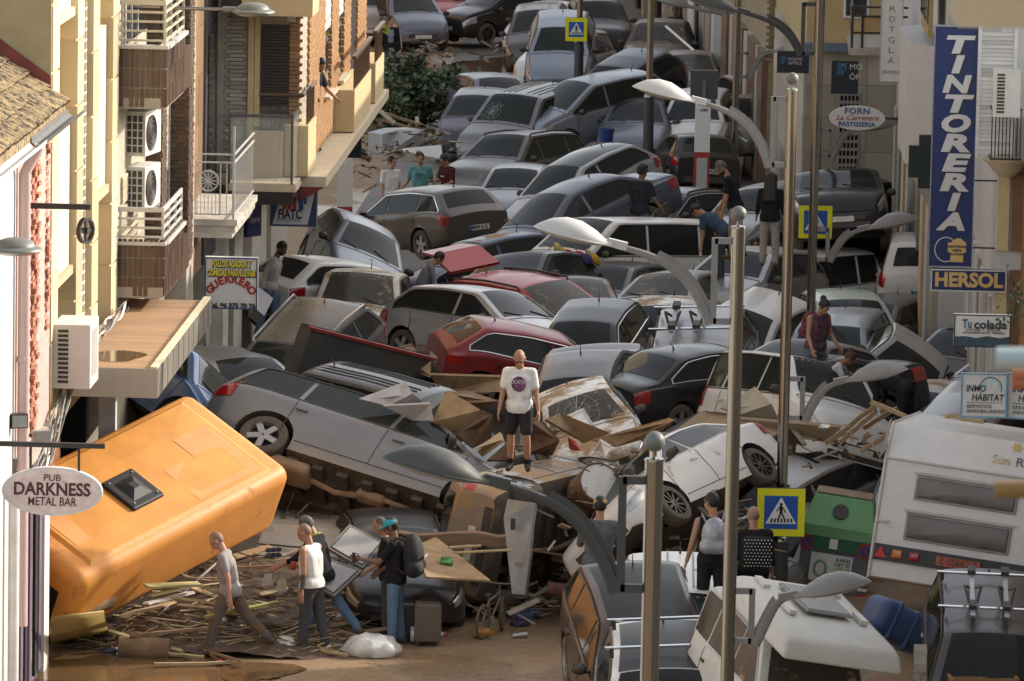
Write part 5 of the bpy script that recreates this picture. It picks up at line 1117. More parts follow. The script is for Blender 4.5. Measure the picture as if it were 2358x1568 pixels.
inmo('F', 2240, 990, 2560, 1300, 78.1, 'second face of the estate agent sign, cut by the right edge', math.radians(-12))
r, W_, H_ = board('C', 1086, 400, 1258, 622, 120, 'opticians_sign', 'dark opticians sign with blue owl and letters MO ÒP cut short, over the grille shutter', M_SIGNBLACK, .1)
M_OWL = mat('owl_blue', (.05, .26, .46), .5)
def owl(r, x, y, s_):
    for dx in (-1, 1): MB().tube([(x + dx * .25 * s_ + .18 * s_ * math.cos(a), y + .5 * s_ + .18 * s_ * math.sin(a), .006) for a in np.linspace(0, 6.28, 12)], .045 * s_, 4).build('owl_eye', M_OWL, r)
    for k in range(3): MB().tube([(x - .5 * s_ + k * .22 * s_, y + .25 * s_, .006), (x - .45 * s_ + k * .25 * s_, y - .3 * s_, .006), (x - .55 * s_ + k * .30 * s_, y - .7 * s_, .006)], .05 * s_, 4).build('owl_wing', M_OWL, r)
    MB().tube([(x - .5 * s_, y + .8 * s_, .006), (x, y + .62 * s_, .006), (x + .5 * s_, y + .8 * s_, .006), (x + .48 * s_, y + .1 * s_, .006), (x - .1 * s_, y - .75 * s_, .006)], .05 * s_, 4).build('owl_outline', M_OWL, r)
owl(r, -W_ * .12, H_ * .24, .17); letters('lettering', 'MO', .17, M_LETTER, r, Tm(W_ * .16, H_ * .32, .006), None, align='LEFT'); letters('lettering', 'ÒP', .17, M_LETTER, r, Tm(W_ * .16, H_ * .02, .006), None, align='LEFT')
r, W_, H_ = board('C', 728, 335, 935, 485, 120.6, 'opticians_sign', 'dark MOLINS ÒPTICS sign with blue owl beneath a grey lamp head', M_SIGNBLACK, .1)
owl(r, -W_ * .30, H_ * .08, .10); letters('lettering', 'MOLINS', .085, M_LETTER, r, Tm(-W_ * .16, H_ * .14, .006), None, align='LEFT'); letters('lettering', 'ÒPTICS', .085, M_LETTER, r, Tm(-W_ * .16, -H_ * .05, .006), None, align='LEFT')
r, W_, H_ = board('C', 1414, -20, 1545, 542, 106, 'jewellers_sign', 'tall white jewellers sign ROTGLÁ JEWELS in thin grey capitals', M_BOARD, .14, mat('grey_sign_edge', (.30, .31, .32), .5), .01)
M_GL = mat('letter_grey', (.16, .15, .14), .5)
for k, ch in enumerate('ROTGLÁ'): lt(r, ch, 0, H_ * .36 - k * H_ * .122, .16, M_GL, W_ * .27, bold=-.002)
lt(r, 'JEWELS', 0, -H_ * .385, .08, M_GL, W_ * .76, space=1.2)
# bakery oval
ta, za = tz(*zp('C', 1070, 692), 112); tb, zb = tz(*zp('C', 1435, 862), 112); W_ = tb - ta; H_ = za - zb
r = empty('bakery_sign', frame(ST(112, (ta + tb) / 2, (za + zb) / 2), SN, (0, 0, 1)), 'white oval bakery sign reading FORN La Carretera PASTISSERIA', 'sign')
MB().prism([(W_ / 2 * math.cos(a), H_ / 2 * math.sin(a)) for a in np.linspace(0, 2 * math.pi, 33)[:-1]], 0, 0, None, -.07).build('panel', M_BOARD, r)
lt(r, 'FORN', 0, H_ * .27, .16, M_BLUEL, W_ * .44, bold=.004, space=1.1); lt(r, 'La Carretera', 0, .0, .15, M_REDL, W_ * .76, shear=.4); lt(r, 'PASTISSERIA', 0, -H_ * .27, .13, M_BLUEL, W_ * .66, bold=.003)
MB().bb((W_ / 2, -.02, -.05), (W_ / 2 + .45, .02, -.03)).build('sign_bracket', M_IRON, r)
# pharmacy cross (unlit)
ta, za = tz(*zp('C', 1597, 885), 95); tb, zb = tz(*zp('C', 1757, 1240), 95); W_ = tb - ta + .3; H_ = za - zb
r = empty('pharmacy_cross', frame(ST(95, (ta + tb) / 2 + .15, (za + zb) / 2), SN, (0, 0, 1)), 'unlit dark green pharmacy cross behind the tall laundry sign', 'sign')
MB().box((0, 0, 0), (W_, H_ * .6, .16)).box((0, 0, .002), (W_ * .55, H_, .165)).build('panel', mat('dark_green_case', (.010, .022, .016), .4), r)
# insurance sign
r, W_, H_ = board('A', 1778, 1250, 2085, 1497, 97.6, 'insurance_sign', 'insurance sign FIATC SEGUROS with red striped emblem on a blue and white board', mat('sign_deep_blue', (.03, .045, .13), .4), .14, mat('grey_sign_edge', (.30, .31, .32), .5), .01)
MB().prism([(-W_ * .44, -H_ * .44), (W_ * .30, -H_ * .44), (W_ * .46, H_ * .47), (-W_ * .24, H_ * .47)], .004, 0, None, .001).build('white_field', M_BOARD, r)
for k in range(3): MB().prism([(-W_ * .24 + k * W_ * .11, -H_ * .03), (-W_ * .15 + k * W_ * .11, -H_ * .03), (-W_ * .12 + k * W_ * .09, H_ * .32), (-W_ * .20 + k * W_ * .09, H_ * .32)], .009, 0, None, .005).build('red_stripe', mat('sign_red', (.42, .04, .03), .45), r)
for k in range(2): MB().prism([(W_ * .12 + k * W_ * .10, -H_ * .03 + k * .1), (W_ * .22 + k * W_ * .06, -H_ * .03 + k * .1), (W_ * .19 + k * W_ * .10, H_ * .34), (W_ * .09 + k * W_ * .1, H_ * .34)], .009, 0, None, .005).build('blue_stripe', M_BLUEL, r)
letters('lettering', 'FIATC', .22, M_INK, r, Tm(-W_ * .07, -H_ * .17, .006), W_ * .50, bold=.008); letters('lettering', 'SEGUROS', .09, M_GL, r, Tm(-W_ * .10, -H_ * .31, .006), W_ * .50)
r, W_, H_ = board('A', 1605, 1330, 1745, 1560, 99.5, 'shop_banner', 'dark blue shop sign seen at a slant left of the insurance sign', mat('sign_deep_blue', (.03, .045, .13), .4), .08, None, .02, math.radians(55))
lt(r, 'Seguros', 0, 0, .16, M_LETTER, W_ * .7)
# roast chicken sign
r, W_, H_ = board('D', 1350, 222, 1693, 570, 90, 'takeaway_sign', 'white roast chicken shop sign GUERRERO with yellow and red lettering', M_BOARD, .16, mat('sign_mid_blue', (.03, .08, .18), .45), .02)
M_YL = mat('letter_yellow', (.78, .66, .05), .5)
for k, tx in enumerate(('POLLOS ASADOS Y', 'COMIDAS PARA LLEVAR')):
    wd = W_ * (.74 if k == 0 else .92); y = H_ * (.37 - .175 * k)
    lt(r, tx, .008, y - .008, .14, M_INK, wd * 1.02, bold=.016); letters('lettering', tx, .14, M_YL, r, Tm(0, y, .011), wd, bold=.004)
for k, ch in enumerate('GUERRERO'):
    a = math.radians(148 - k * (116 / 7)); R_ = W_ * .46
    letters('lettering', ch, .17, M_REDL, r, Tm(R_ * math.cos(a), -H_ * .36 + R_ * .92 * math.sin(a), .006) @ Rz((a - math.pi / 2) * .75), None, bold=.008)
lt(r, 'Tel. 96 375 70 76', W_ * .02, -H_ * .435, .10, M_INK, W_ * .90, bold=.006)
# pub sign
ta, za = tz(*zp('G', 12, 152), 69.3); tb, zb = tz(*zp('G', 672, 490), 69.3); W_ = tb - ta; H_ = za - zb
r = empty('pub_sign', frame(ST(69.3, (ta + tb) / 2, (za + zb) / 2), SN, (0, 0, 1)), 'hanging oval sign PUB DARKNESS METAL BAR in smeared dark letters', 'sign')
ov = lambda f: [(W_ / 2 * f * math.cos(a), H_ / 2 * f * math.sin(a)) for a in np.linspace(0, 2 * math.pi, 37)[:-1]]
MB().prism(ov(1.0), 0, 0, None, -.10).build('panel', mat('pub_sign_rim', (.56, .56, .56), .5, mud=.08), r)
MB().prism(ov(.90), .006, 0, None, -.02).build('painted_face', mat('pub_sign_face', (.62, .52, .52), .6, var=.2, scale=5, mud=.30, mudcol=(.40, .22, .24), mudscale=3), r)
M_BLOOD = mat('letter_dried_blood', (.055, .022, .022), .6, var=.4, scale=12)
letters('lettering', 'PUB', .12, M_BLOOD, r, Tm(0, H_ * .28, .009), W_ * .17, shear=.05); letters('lettering', 'DARKNESS', .22, M_BLOOD, r, Tm(0, H_ * .04, .009), W_ * .76, bold=.006); letters('lettering', 'METAL BAR', .15, M_BLOOD, r, Tm(0, -H_ * .21, .009), W_ * .48, bold=.001, shear=.06)
bt, bz = tz(*zp('G', 340, 45), 71.2)
MB().bb((-1.3, H_ / 2 + .24, -.09), (W_ / 2 + .02, H_ / 2 + .30, -.03)).build('hanging_bar', M_IRON, r)
for x in (-W_ * .22, W_ * .26): MB().bb((x - .015, H_ / 2 - .06, -.07), (x + .015, H_ / 2 + .24, -.04)).build('hanger', M_IRON, r)
# totems
def totem(px0, px1, pyt, Y, label, text=False):
    a = aty(px0, pyt, Y); b = aty(px1, pyt, Y); w_ = b.x - a.x
    root = empty('parking_totem', Tm((a.x + b.x) / 2, Y, 0), label, 'totem', 'white and red totems')
    H_ = a.z
    MB().bb((-w_ / 2, -.09, H_ * .6), (w_ / 2, .09, H_)).build('post', M_SIGNW, root)
    MB().bb((-w_ / 2, -.09, 0), (w_ / 2, .09, H_ * .6)).build('red_base', mat('totem_red', (.36, .035, .03), .5), root)
    MB().bb((-w_ * .34, -.10, .0), (w_ * .36, -.09, H_ * .555)).build('grey_insert', mat('totem_grey', (.42, .43, .44), .5), root)
    if text: letters('lettering', 'ATMV', .09, M_BLUEL, root, Tm(.02, -.094, H_ - .22) @ Matrix.Rotation(math.pi / 2, 4, 'X'), w_ * .55, bold=.002)
totem(778, 813, 360, 115, 'white totem with red foot near the brown-grey estate on the left')
totem(1601, 1636, 230, 125, 'white totem with red foot lettered ATMV beside the black hatchback', True)
a = aty(*zp('C', 158, 462), 128); b = aty(*zp('C', 335, 655), 128)
r = empty('blank_sign', frame((a + b) / 2, (1, 0, 0), (0, 0, 1)), 'plain dark grey sign board on a thin stick, back turned to us', 'sign')
MB().box((0, 0, 0), (b.x - a.x, a.z - b.z, .03)).build('panel', mat('sign_back_grey', (.07, .07, .072), .5), r); MB().bb((-.035, -2.2, .02), (.035, .1, .05)).build('post', M_GALV, r); MB().box((0, (a.z - b.z) / 2, .0), (b.x - a.x, .02, .04)).build('top_edge', M_GREYMETAL, r)
r, W_, H_ = board('B', 22, 850, 222, 1042, 113, 'shop_sign', 'black shop sign ending IORISMO below the ochre brick building', M_SIGNBLACK, .1)
lt(r, 'IORISMO', -W_ * .12, -H_ * .18, .10, M_OCHRE, W_ * .6); lt(r, 'n', W_ * .2, H_ * .25, .4, M_OCHRE, W_ * .25, bold=.01)
# ------------------------------------------------------------------ vehicles that are not plain cars
def rbox(L_, W_, H_, r, n=5, z0=0.0):                             # box with rounded long edges and corners (superellipse loft in x)
    mb = MB(); xs = []; m = 28
    for i in range(n + 1): a = math.pi / 2 * i / n; xs.append((-L_ / 2 + r - r * math.cos(a), r - r * math.sin(a)))
    xs = xs + [(-x, q) for x, q in xs[::-1]]
    rings = []
    for x, q in xs:
        ring = []; w2 = W_ / 2 - q; h2 = H_ / 2 - q; rr = max(r - q, .012)
        for (cx, cz, a0) in ((w2 - rr, h2 - rr, 0), (-w2 + rr, h2 - rr, 90), (-w2 + rr, -h2 + rr, 180), (w2 - rr, -h2 + rr, 270)):
            for k in range(7): a = math.radians(a0 + 15 * k); ring.append((x, cx + rr * math.cos(a), z0 + H_ / 2 + cz + rr * math.sin(a)))
        rings.append(ring)
    vs = [p for q in rings for p in q]; m = len(rings[0])
    fs = [(i * m + k, i * m + (k + 1) % m, (i + 1) * m + (k + 1) % m, (i + 1) * m + k) for i in range(len(rings) - 1) for k in range(m)]
    fs += [tuple(range(m - 1, -1, -1)), tuple(range((len(rings) - 1) * m, len(rings) * m))]
    return mb.add(vs, [tuple(reversed(f)) for f in fs])
def bev(mb, w, n=2):                                            # round off the edges of a block
    bm = bmesh.new(); bv = [bm.verts.new(v) for v in mb.v]
    for f in mb.f: bm.faces.new([bv[i] for i in f])
    bmesh.ops.recalc_face_normals(bm, faces=bm.faces); bmesh.ops.bevel(bm, geom=bm.edges[:], offset=w, segments=n, profile=.5, affect='EDGES')
    o = MB(); bm.verts.index_update(); o.v = [tuple(v.co) for v in bm.verts]; o.f = [tuple(v.index for v in f.verts) for f in bm.faces]; o.m = [0] * len(o.f); bm.free(); return o
def ypr(loc, y, p, r): return Tm(*loc) @ Rz(math.radians(y)) @ Matrix.Rotation(math.radians(p), 4, 'Y') @ Matrix.Rotation(math.radians(r), 4, 'X')
# orange camper van lying over, roof to the viewer
M_ORANGE = mat('orange_van_paint', (.66, .275, .065), .55, var=.12, scale=1.6, mud=.34, mudcol=(.40, .17, .06), mudscale=2.5, coat=.08, bump=.1, bscale=8)
M_ORANGE2 = mat('orange_patch_paint', (.68, .315, .11), .6, var=.12, scale=3, mud=.15, mudcol=(.62, .28, .08))
M_ORANGE3 = mat('orange_gold_patch', (.66, .285, .06), .55, var=.14, scale=2, mud=.2, mudcol=(.56, .25, .07), coat=.05)
r = empty('camper_van', ypr((-5.72, 78.55, .20), 52.2, -12.9, 29.4) @ Matrix.Scale(1.045, 4), 'orange camper van tipped over with its roof and black roof vent toward us', 'van')
rbox(4.35, 1.98, 1.10, .19, 5, .95).build('body', M_ORANGE, r, None, True)
rbox(4.1, 1.86, .80, .10, 3, .22).build('lower_body', mat('muddy_dark_body', (.06, .04, .028), .7, var=.4, mud=.3), r, None, True)
pts = [(-1.79, .80), (1.79, .80), (1.79, -.80), (-1.79, -.80)]
fr = MB(); zt_ = 2.055
pl = lambda s_, z: [(x * s_, y * s_, z) for x, y in ((1.85 / 1.0, .86), (-1.85, .86), (-1.85, -.86), (1.85, -.86))]
fr.add([(x, y, 2.045) for x, y in ((1.86, .84), (-1.86, .84), (-1.86, -.84), (1.86, -.84))] + [(x, y, 2.085) for x, y in ((1.79, .79), (-1.79, .79), (-1.79, -.79), (1.79, -.79))] + [(x, y, 2.10) for x, y in ((1.2, .4), (-1.2, .4), (-1.2, -.4), (1.2, -.4))], [(0, 1, 5, 4), (1, 2, 6, 5), (2, 3, 7, 6), (3, 0, 4, 7), (4, 5, 9, 8), (5, 6, 10, 9), (6, 7, 11, 10), (7, 4, 8, 11), (8, 9, 10, 11)])
fr.build('raised_roof_panel', M_ORANGE3, r)
for (x0, x1, y0, y1, m) in ((.45, 1.74, -.74, -.08, M_ORANGE2), (1.05, 1.74, -.08, .30, M_ORANGE2), (-1.74, -1.2, .12, .76, M_ORANGE2), (-1.74, -1.45, -.5, .12, M_ORANGE2)):
    zf = lambda x, y: 2.0895 + .015 * max(0, min(1, (1.79 - abs(x)) / .59, (.79 - abs(y)) / .39))
    MB().add([(x0, y0, zf(x0, y0)), (x1, y0, zf(x1, y0)), (x1, y1, zf(x1, y1)), (x0, y1, zf(x0, y1))], [(0, 1, 2, 3)]).build('paint_patch', m, r)
MB().box((0, .975, 1.62), (4.1, .03, .012)).build('gutter_seam', M_BLACK, r)
V = rbox(.62, .62, .07, .03, 3, 2.07); v = V.build('roof_vent', mat('black_vent_plastic', (.022, .022, .024), .55, var=.2), r, Tm(-.25, -.12, .01), False)
MB().box((0, 0, 2.17), (.38, .38, .06), taper=.3).build('vent_cap', mat('black_vent_plastic', (.022, .022, .024), .55, var=.2), v)
for x in (-.27, .27):
    for y in (-.27, .27): MB().lathe([(.001, 2.16), (.016, 2.155), (.018, 2.145)], 8, 0, Tm(x * .85, y * .85, 0)).build('vent_screw', M_GREYMETAL, v)
for (x0, x1) in ((-1.2, -.15), (.1, 1.1), (1.2, 1.8)):
    MB().bb((x0, .992, 1.05), (x1, 1.004, 1.55)).build('side_window', M_GLASS, r)
MB().box((0, .985, .55), (3.4, .03, .05)).build('side_rib', M_ORANGE, r)
MB().bb((-2.19, -.7, 1.05), (-2.17, .7, 1.65)).build('windshield', M_GLASS, r)
for y in (-.66, .66): MB().lathe([(.001, .02), (.10, .015), (.12, 0)], 16, 0, Tm(-2.18, y, .72) @ Matrix.Rotation(-math.pi / 2, 4, 'Y')).build('headlight', M_HEAD, r)
for x in (-1.35, 1.25):
    for sd in (1, -1):
        t_, rm_, bk_ = wheel_meshes(.33, 'hub'); w_ = link('wheel', t_, r, Tm(x, sd * .82, .28) @ Matrix.Rotation(-sd * math.pi / 2, 4, 'X')); link('rim', rm_, w_); link('brake_disc', bk_, w_)
MB().box((.95, 1.22, .75), (1.3, .05, .9)).build('open_side_door', mat('dusty_door_inside', (.32, .28, .22), .7, mud=.4), r, Tm(.9, .25, -.2) @ Rz(.35))
# caravan
M_CARAV = mat('caravan_white', (.72, .715, .69), .45, var=.05, mud=.13, dust=.05)
M_SMOKE = mat('smoked_acrylic_window', (.10, .092, .09), .12, var=.25, scale=2, dust=.15)
r = empty('caravan', ypr((6.289, 78.063, .418), 80.69, 6.96, 6.2), 'white caravan with two smoked rear windows and a red number plate', 'caravan')
x0 = -2.2
MB().add([(x0, -1.1, .35), (x0, 1.1, .35), (x0, 1.1, 2.0), (x0, -1.1, 2.0), (x0 + .34, 1.1, 2.46), (x0 + .34, -1.1, 2.46), (2.1, 1.1, 2.50), (2.1, -1.1, 2.50), (2.3, 1.1, .35), (2.3, -1.1, .35)], [(0, 3, 2, 1), (3, 5, 4, 2), (5, 7, 6, 4), (7, 9, 8, 6), (9, 0, 1, 8), (1, 2, 4, 6, 8), (0, 9, 7, 5, 3)]).build('body', M_CARAV, r)
for y in (-1.1, 1.1): MB().tube([(x0, y, .35), (x0, y, 2.0), (x0 + .34, y, 2.46), (2.1, y, 2.5)], .025, 6).build('edge_trim', M_WHITEMETAL, r, None, True)
MB().tube([(x0 - .005, -1.1, 2.0), (x0 - .005, 1.1, 2.0)], .022, 6).build('edge_trim', M_WHITEMETAL, r)
MB().tube([(x0 - .005, -1.1, .36), (x0 - .005, 1.1, .36)], .02, 6).build('edge_trim', mat('muddy_trim', (.2, .13, .08), .8), r)
for (y0, y1, z0, z1) in ((.62, -.72, 1.52, 1.80), (.68, -.70, .96, 1.28)):
    w_ = rbox(.03, y0 - y1 + .06, z1 - z0 + .06, .012, 2, z0 - .03).build('window', mat('window_seal', (.30, .295, .29), .6), r, Tm(x0 - .015, (y0 + y1) / 2, 0))
    rbox(.045, y0 - y1, z1 - z0, .02, 3, z0).build('pane', M_SMOKE, w_, Tm(-.008, 0, 0), True)
    MB().box((x0 - .03, (y0 + y1) / 2, z1 + .055), (.03, y0 - y1 + .14, .03)).build('rain_rail', M_WHITEMETAL, r)
    for q in (.4, .0, -.4): MB().box((x0 - .045, (y0 + y1) / 2 + q, z0 + .035), (.02, .05, .025)).build('window_latch', M_BLACK, r)
MB().box((x0 - .02, .0, .72), (.05, 2.16, .22)).build('light_panel', mat('charcoal_light_panel', (.045, .047, .05), .5), r)
for k in range(6): MB().box((x0 - .048, -.10, .65 + k * .026), (.012, .62, .010)).build('panel_rib', M_BLACK, r)
MB().prism([(-.085, -.07), (.085, -.07), (0, .08)], .02, 0, Tm(x0 - .046, .98, .72) @ Matrix.Rotation(-math.pi / 2, 4, 'Y') @ Matrix.Rotation(-math.pi / 2, 4, 'Z')).build('triangle_reflector', mat('reflector_red', (.50, .03, .02), .3), r)
for y, m in ((.755, M_ORANGELENS), (.52, M_TAIL)): rbox(.05, .14, .12, .02, 3, .66).build('rear_lamp', m, r, Tm(x0 - .05, y, 0), True)
pt = MB().box((0, 0, 0), (.60, .125, .014)).build('license_plate', mat('plate_red', (.40, .10, .05), .5, var=.15), r, frame((x0 - .055, -.08, .72), (0, -1, 0), (0, 0, 1)))
letters('lettering', 'Z·05662·R', .13, M_INK, pt, Tm(0, 0, .008), .54)
MB().box((x0 - .02, 1.02, 1.14), (.03, .16, .03)).build('grab_handle', M_WHITEMETAL, r)
nx = Vector((-.46, 0, .34)).normalized()
Ml = frame((x0 + .16 - .006, -.46, 2.22 + .004), (0, -1, 0), (.34, 0, .46))
letters('lettering', 'Sun', .20, M_OCHRE, r, Ml @ Tm(-.02, -.04, .0), .24); letters('lettering', 'Roller', .20, M_GL, r, Ml @ Tm(.43, -.04, .0), .5)
st = MB()
for k in range(6): st.add([(0, 0, 0), (.10 * math.cos(k * 1.047), .10 * math.sin(k * 1.047), 0), (.05 * math.cos(k * 1.047 + .9), .05 * math.sin(k * 1.047 + .9), 0)], [(0, 1, 2)])
st.build('sun_emblem', M_OCHRE, r, Ml @ Tm(.16, .20, .003))
MB().add([(x0 + .1, 1.13, 2.1), (x0 - .08, 1.18, 1.98), (x0 - .02, 1.13, 2.5), (x0 + .2, 1.12, 2.52)], [(0, 1, 2, 3)]).build('torn_corner', M_CARAV, r)
# camper with solar panel
M_CAMP = mat('camper_cream_white', (.60, .585, .54), .5, var=.06, mud=.16, dust=.16)
r = empty('camper_van', ypr((3.17, 65.5, .73), -71.9, 9.2, -10.7) @ Matrix.Scale(.9, 4), 'white high-roof camper with solar panel and smashed windscreen, bottom right', 'van')
c, P_, S_ = car_proto('van')
bm = P_[0][1]
o = link('body', bm, r, Matrix.Diagonal((.66, .92, .98, 1)) @ Tm(-.55, 0, 0)); o.material_slots[0].link = 'OBJECT'; o.material_slots[0].material = M_CAMP; o.material_slots[1].link = 'OBJECT'; o.material_slots[1].material = M_BLACK
for (n, me, key, par) in P_[1:]:
    if n in ('windshield', 'rear_window', 'side_window', 'window_trim', 'headlight', 'tail_light', 'grille', 'panel_gap', 'door_handle'):
        o = link(n, me, r, Matrix.Diagonal((.66, .92, .98, 1)) @ Tm(-.55, 0, 0)); o.material_slots[0].link = 'OBJECT'; o.material_slots[0].material = dict(glass=M_GLASSMUD, trim=M_WHITEMETAL, head=M_HEAD, tail=M_TAIL, black=M_BLACK, handle=M_BLACK)[key]
cap_ = bev(MB().add([(1.18, -.86, 1.90), (1.18, .86, 1.90), (-1.3, .86, 1.92), (-1.3, -.86, 1.92), (1.04, -.81, 2.16), (1.04, .81, 2.16), (-1.2, .80, 2.22), (-1.2, -.80, 2.22), (.60, -.64, 2.25), (.60, .64, 2.25), (-1.05, .64, 2.29), (-1.05, -.64, 2.29)],
    [(0, 1, 5, 4), (1, 2, 6, 5), (2, 3, 7, 6), (3, 0, 4, 7), (4, 5, 9, 8), (5, 6, 10, 9), (6, 7, 11, 10), (7, 4, 8, 11), (8, 9, 10, 11), (0, 3, 2, 1)]), .07, 3)
cap_.build('raised_roof', M_CAMP, r, None, True)
sp = MB().box((-.25, .05, 2.325), (1.05, .66, .035)).build('solar_panel', M_GREYMETAL, r)
MB().box((-.25, .05, 2.346), (.99, .61, .01)).build('solar_cells', mat('solar_cells', (.055, .045, .045), .15, var=.1, dust=.2), sp)
for k in range(9): MB().box((-.25, -.23 + k * .07, 2.352), (.99, .005, .004)).build('cell_line', M_GREYMETAL, sp)
for (x, y) in ((.2, .52), (-.8, .52), (.2, -.50), (-.8, -.50)): MB().box((x, y, 2.30), (.35, .10, .06)).build('roof_rail', M_CAMP, r)
for x in (.9, -1.2):
    for sd in (1, -1):
        t_, rm_, bk_ = wheel_meshes(.33, 'hub'); w_ = link('wheel', t_, r, Tm(x, sd * .78, .33) @ Matrix.Rotation(-sd * math.pi / 2, 4, 'X')); link('rim', rm_, w_)
# recycling bin
M_BINGREY = mat('grey_bin_plastic', (.145, .145, .145), .6, var=.1, mud=.12); M_BINGREEN = mat('green_bin_lid', (.10, .28, .11), .5, var=.08, dust=.08)
r = empty('recycling_bin', ypr(atz(*zp('I', 1080, 965)), -97, 3, -7) @ Matrix.Diagonal((.74, .66, .76, 1)), 'grey glass recycling bin with green sloping lid and no-parking stickers beside the caravan', 'bin')
MB().add([(.55, -.72, 0), (.55, .72, 0), (-.55, .72, 0), (-.55, -.72, 0), (.62, -.78, 1.22), (.62, .78, 1.22), (-.62, .78, 1.22), (-.62, -.78, 1.22)], [(0, 1, 5, 4), (1, 2, 6, 5), (2, 3, 7, 6), (3, 0, 4, 7), (4, 5, 6, 7)]).build('bin_body', M_BINGREY, r)
MB().add([(.68, -.80, 1.16), (.68, .80, 1.16), (-.64, .80, 1.16), (-.64, -.80, 1.16), (.66, -.78, 1.36), (.66, .78, 1.36), (-.62, .78, 1.36), (-.62, -.78, 1.36), (.16, -.62, 1.86), (.16, .62, 1.86), (-.45, .62, 1.88), (-.45, -.62, 1.88)],
    [(0, 1, 5, 4), (1, 2, 6, 5), (2, 3, 7, 6), (3, 0, 4, 7), (4, 5, 9, 8), (5, 6, 10, 9), (6, 7, 11, 10), (7, 4, 8, 11), (8, 9, 10, 11)]).build('lid', M_BINGREEN, r)
MB().box((-.15, 0, 1.885), (.55, 1.2, .02)).build('muddy_top', mat('dry_mud_crust', (.30, .22, .14), .9, var=.2), r)
F_ = frame((.635, 0, .7), (0, 1, 0), (.045, 0, 1))
slope = frame((.42, -.02, 1.625), (0, 1, 0), (-.5, 0, .5))
MB().lathe([(.001, .012), (.14, .012), (.165, .02), (.175, 0)], 20, 0, slope).build('bottle_hole', M_BLACK, r)
MB().box((0, .33, .004), (1.0, .26, .012)).build('green_label', mat('label_green', (.02, .13, .075), .5), r, F_); MB().box((-.06, .34, .012), (.18, .20, .006)).build('label_icon', M_SIGNW, r, F_)
pn = MB().box((-.05, -.15, .004), (.92, .56, .010)).build('poster', M_BOARD, r, F_)
for k, (tx, m) in enumerate((('ALFAFAR', M_INK), ('NET ÉS', mat('letter_green', (.03, .16, .08), .5)), ('COSA DE', mat('letter_lime', (.30, .36, .05), .5)), ('TOTS', mat('letter_teal', (.07, .14, .20), .5)))): letters('lettering', tx, .10, m, pn, Tm(.20, .04 - k * .095, .012), .34, bold=.002)
MB().tube([(-.28 + .13 * math.cos(a), -.17 + .15 * math.sin(a), .012) for a in np.linspace(0, 6.28, 14)], .028, 4).build('leaf_emblem', mat('emblem_green', (.15, .33, .16), .5), pn)
for y in (-.66, .64):
    d_ = MB().lathe([(.001, .012), (.12, .012), (.15, .008)], 20, 0, F_ @ Tm(y, .30, 0)).build('no_parking_sticker', mat('sticker_blue', (.03, .06, .22), .5), r)
    MB().lathe([(.115, .016), (.15, .016), (.15, .008)], 20, 0, F_ @ Tm(y, .30, 0)).build('red_ring', mat('sign_red', (.42, .04, .03), .45), d_)
    MB().box((0, 0, .018), (.23, .03, .004)).build('red_bar', mat('sign_red', (.42, .04, .03), .45), d_, F_ @ Tm(y, .30, 0) @ Rz(-.78))
    for k in range(4): MB().box((y + (.06 if y > 0 else -.03), -.30 - k * .11 + .05, .008), (.20, .055, .006)).build('hazard_stripe', (M_SIGNW, mat('sign_red', (.42, .04, .03), .45))[k % 2], r, F_)
# dark skip
P0 = aty(*zp('D', 2050, 700), 87.6); P1 = aty(*zp('E', 690, 900), 88.8)
M_SKIP = mat('dark_skip_steel', (.022, .027, .030), .6, var=.25, scale=2, dust=.1, mud=.12)
d = (P1 - P0); d.z = d.z; L_ = d.length
r = empty('rubbish_skip', frame(P0, d, (0.05, 1, 0)), 'dark steel skip with rusty red rim wedged behind the overturned silver people carrier', 'skip')
MB().add([(0, 0, 0), (L_, 0, 0), (L_ * .86, 0, -.42), (L_ * .02, 0, -1.3), (0, .35, 0), (L_, .35, 0), (L_ * .86, .35, -.42), (.0, .35, -1.3)], [(0, 3, 2, 1), (4, 5, 6, 7), (0, 4, 7, 3), (1, 2, 6, 5), (3, 7, 6, 2)]).build('skip_body', M_SKIP, r)
MB().box((L_ / 2, 0, .02), (L_ + .1, .07, .05)).build('rim', mat('rusty_red_rim', (.22, .025, .018), .6, var=.3), r)
# underbody parts of the overturned people carrier
cr = CARS['c68'][0]; hx = CARS['c68'][1].h
U = mat('muddy_underbody', (.075, .058, .042), .8, var=.35, scale=3, mud=.3, mudcol=(.17, .12, .075)); RU = mat('rusty_exhaust', (.30, .20, .12), .7, var=.3, scale=5)
rbox(.75, .42, .20, .08, 4, .06).build('silencer', RU, cr, Tm(-1.0, -.66, -.06), True)
MB().tube([(-.7, -.62, .12), (-.3, -.5, .12), (.0, -.58, .11), (.5, -.66, .12), (1.2, -.5, .14)], .045, 8).build('exhaust_pipe', RU, cr, None, True)
rbox(.42, .20, .14, .06, 4, .07).build('catalyst', RU, cr, Tm(.25, -.62, -.03), True)
MB().tube([(-1.36, -.66, .12), (-1.5, -.75, .12), (-1.52, -.6, .02)], .035, 8).build('tail_pipe', RU, cr, None, True)
for k in range(7): MB().box((-.9 + k * .36, -.28, .165), (.15, 1.15, .08)).build('floor_rib', U, cr)
MB().box((-.7, .2, .14), (1.0, .7, .16)).build('fuel_tank', U, cr)
for x in (-1.60, 1.40): MB().tube([(x, -.8, .30), (x + .06, 0, .16), (x, .8, .30)], .05, 8).build('axle', U, cr, None, True)
for y in (-.55, .55): MB().box((.1, y, .17), (3.8, .10, .08)).build('chassis_rail', U, cr)
MB().bb((1.55, -.6, .08), (2.2, .6, .20)).build('engine_tray', U, cr)
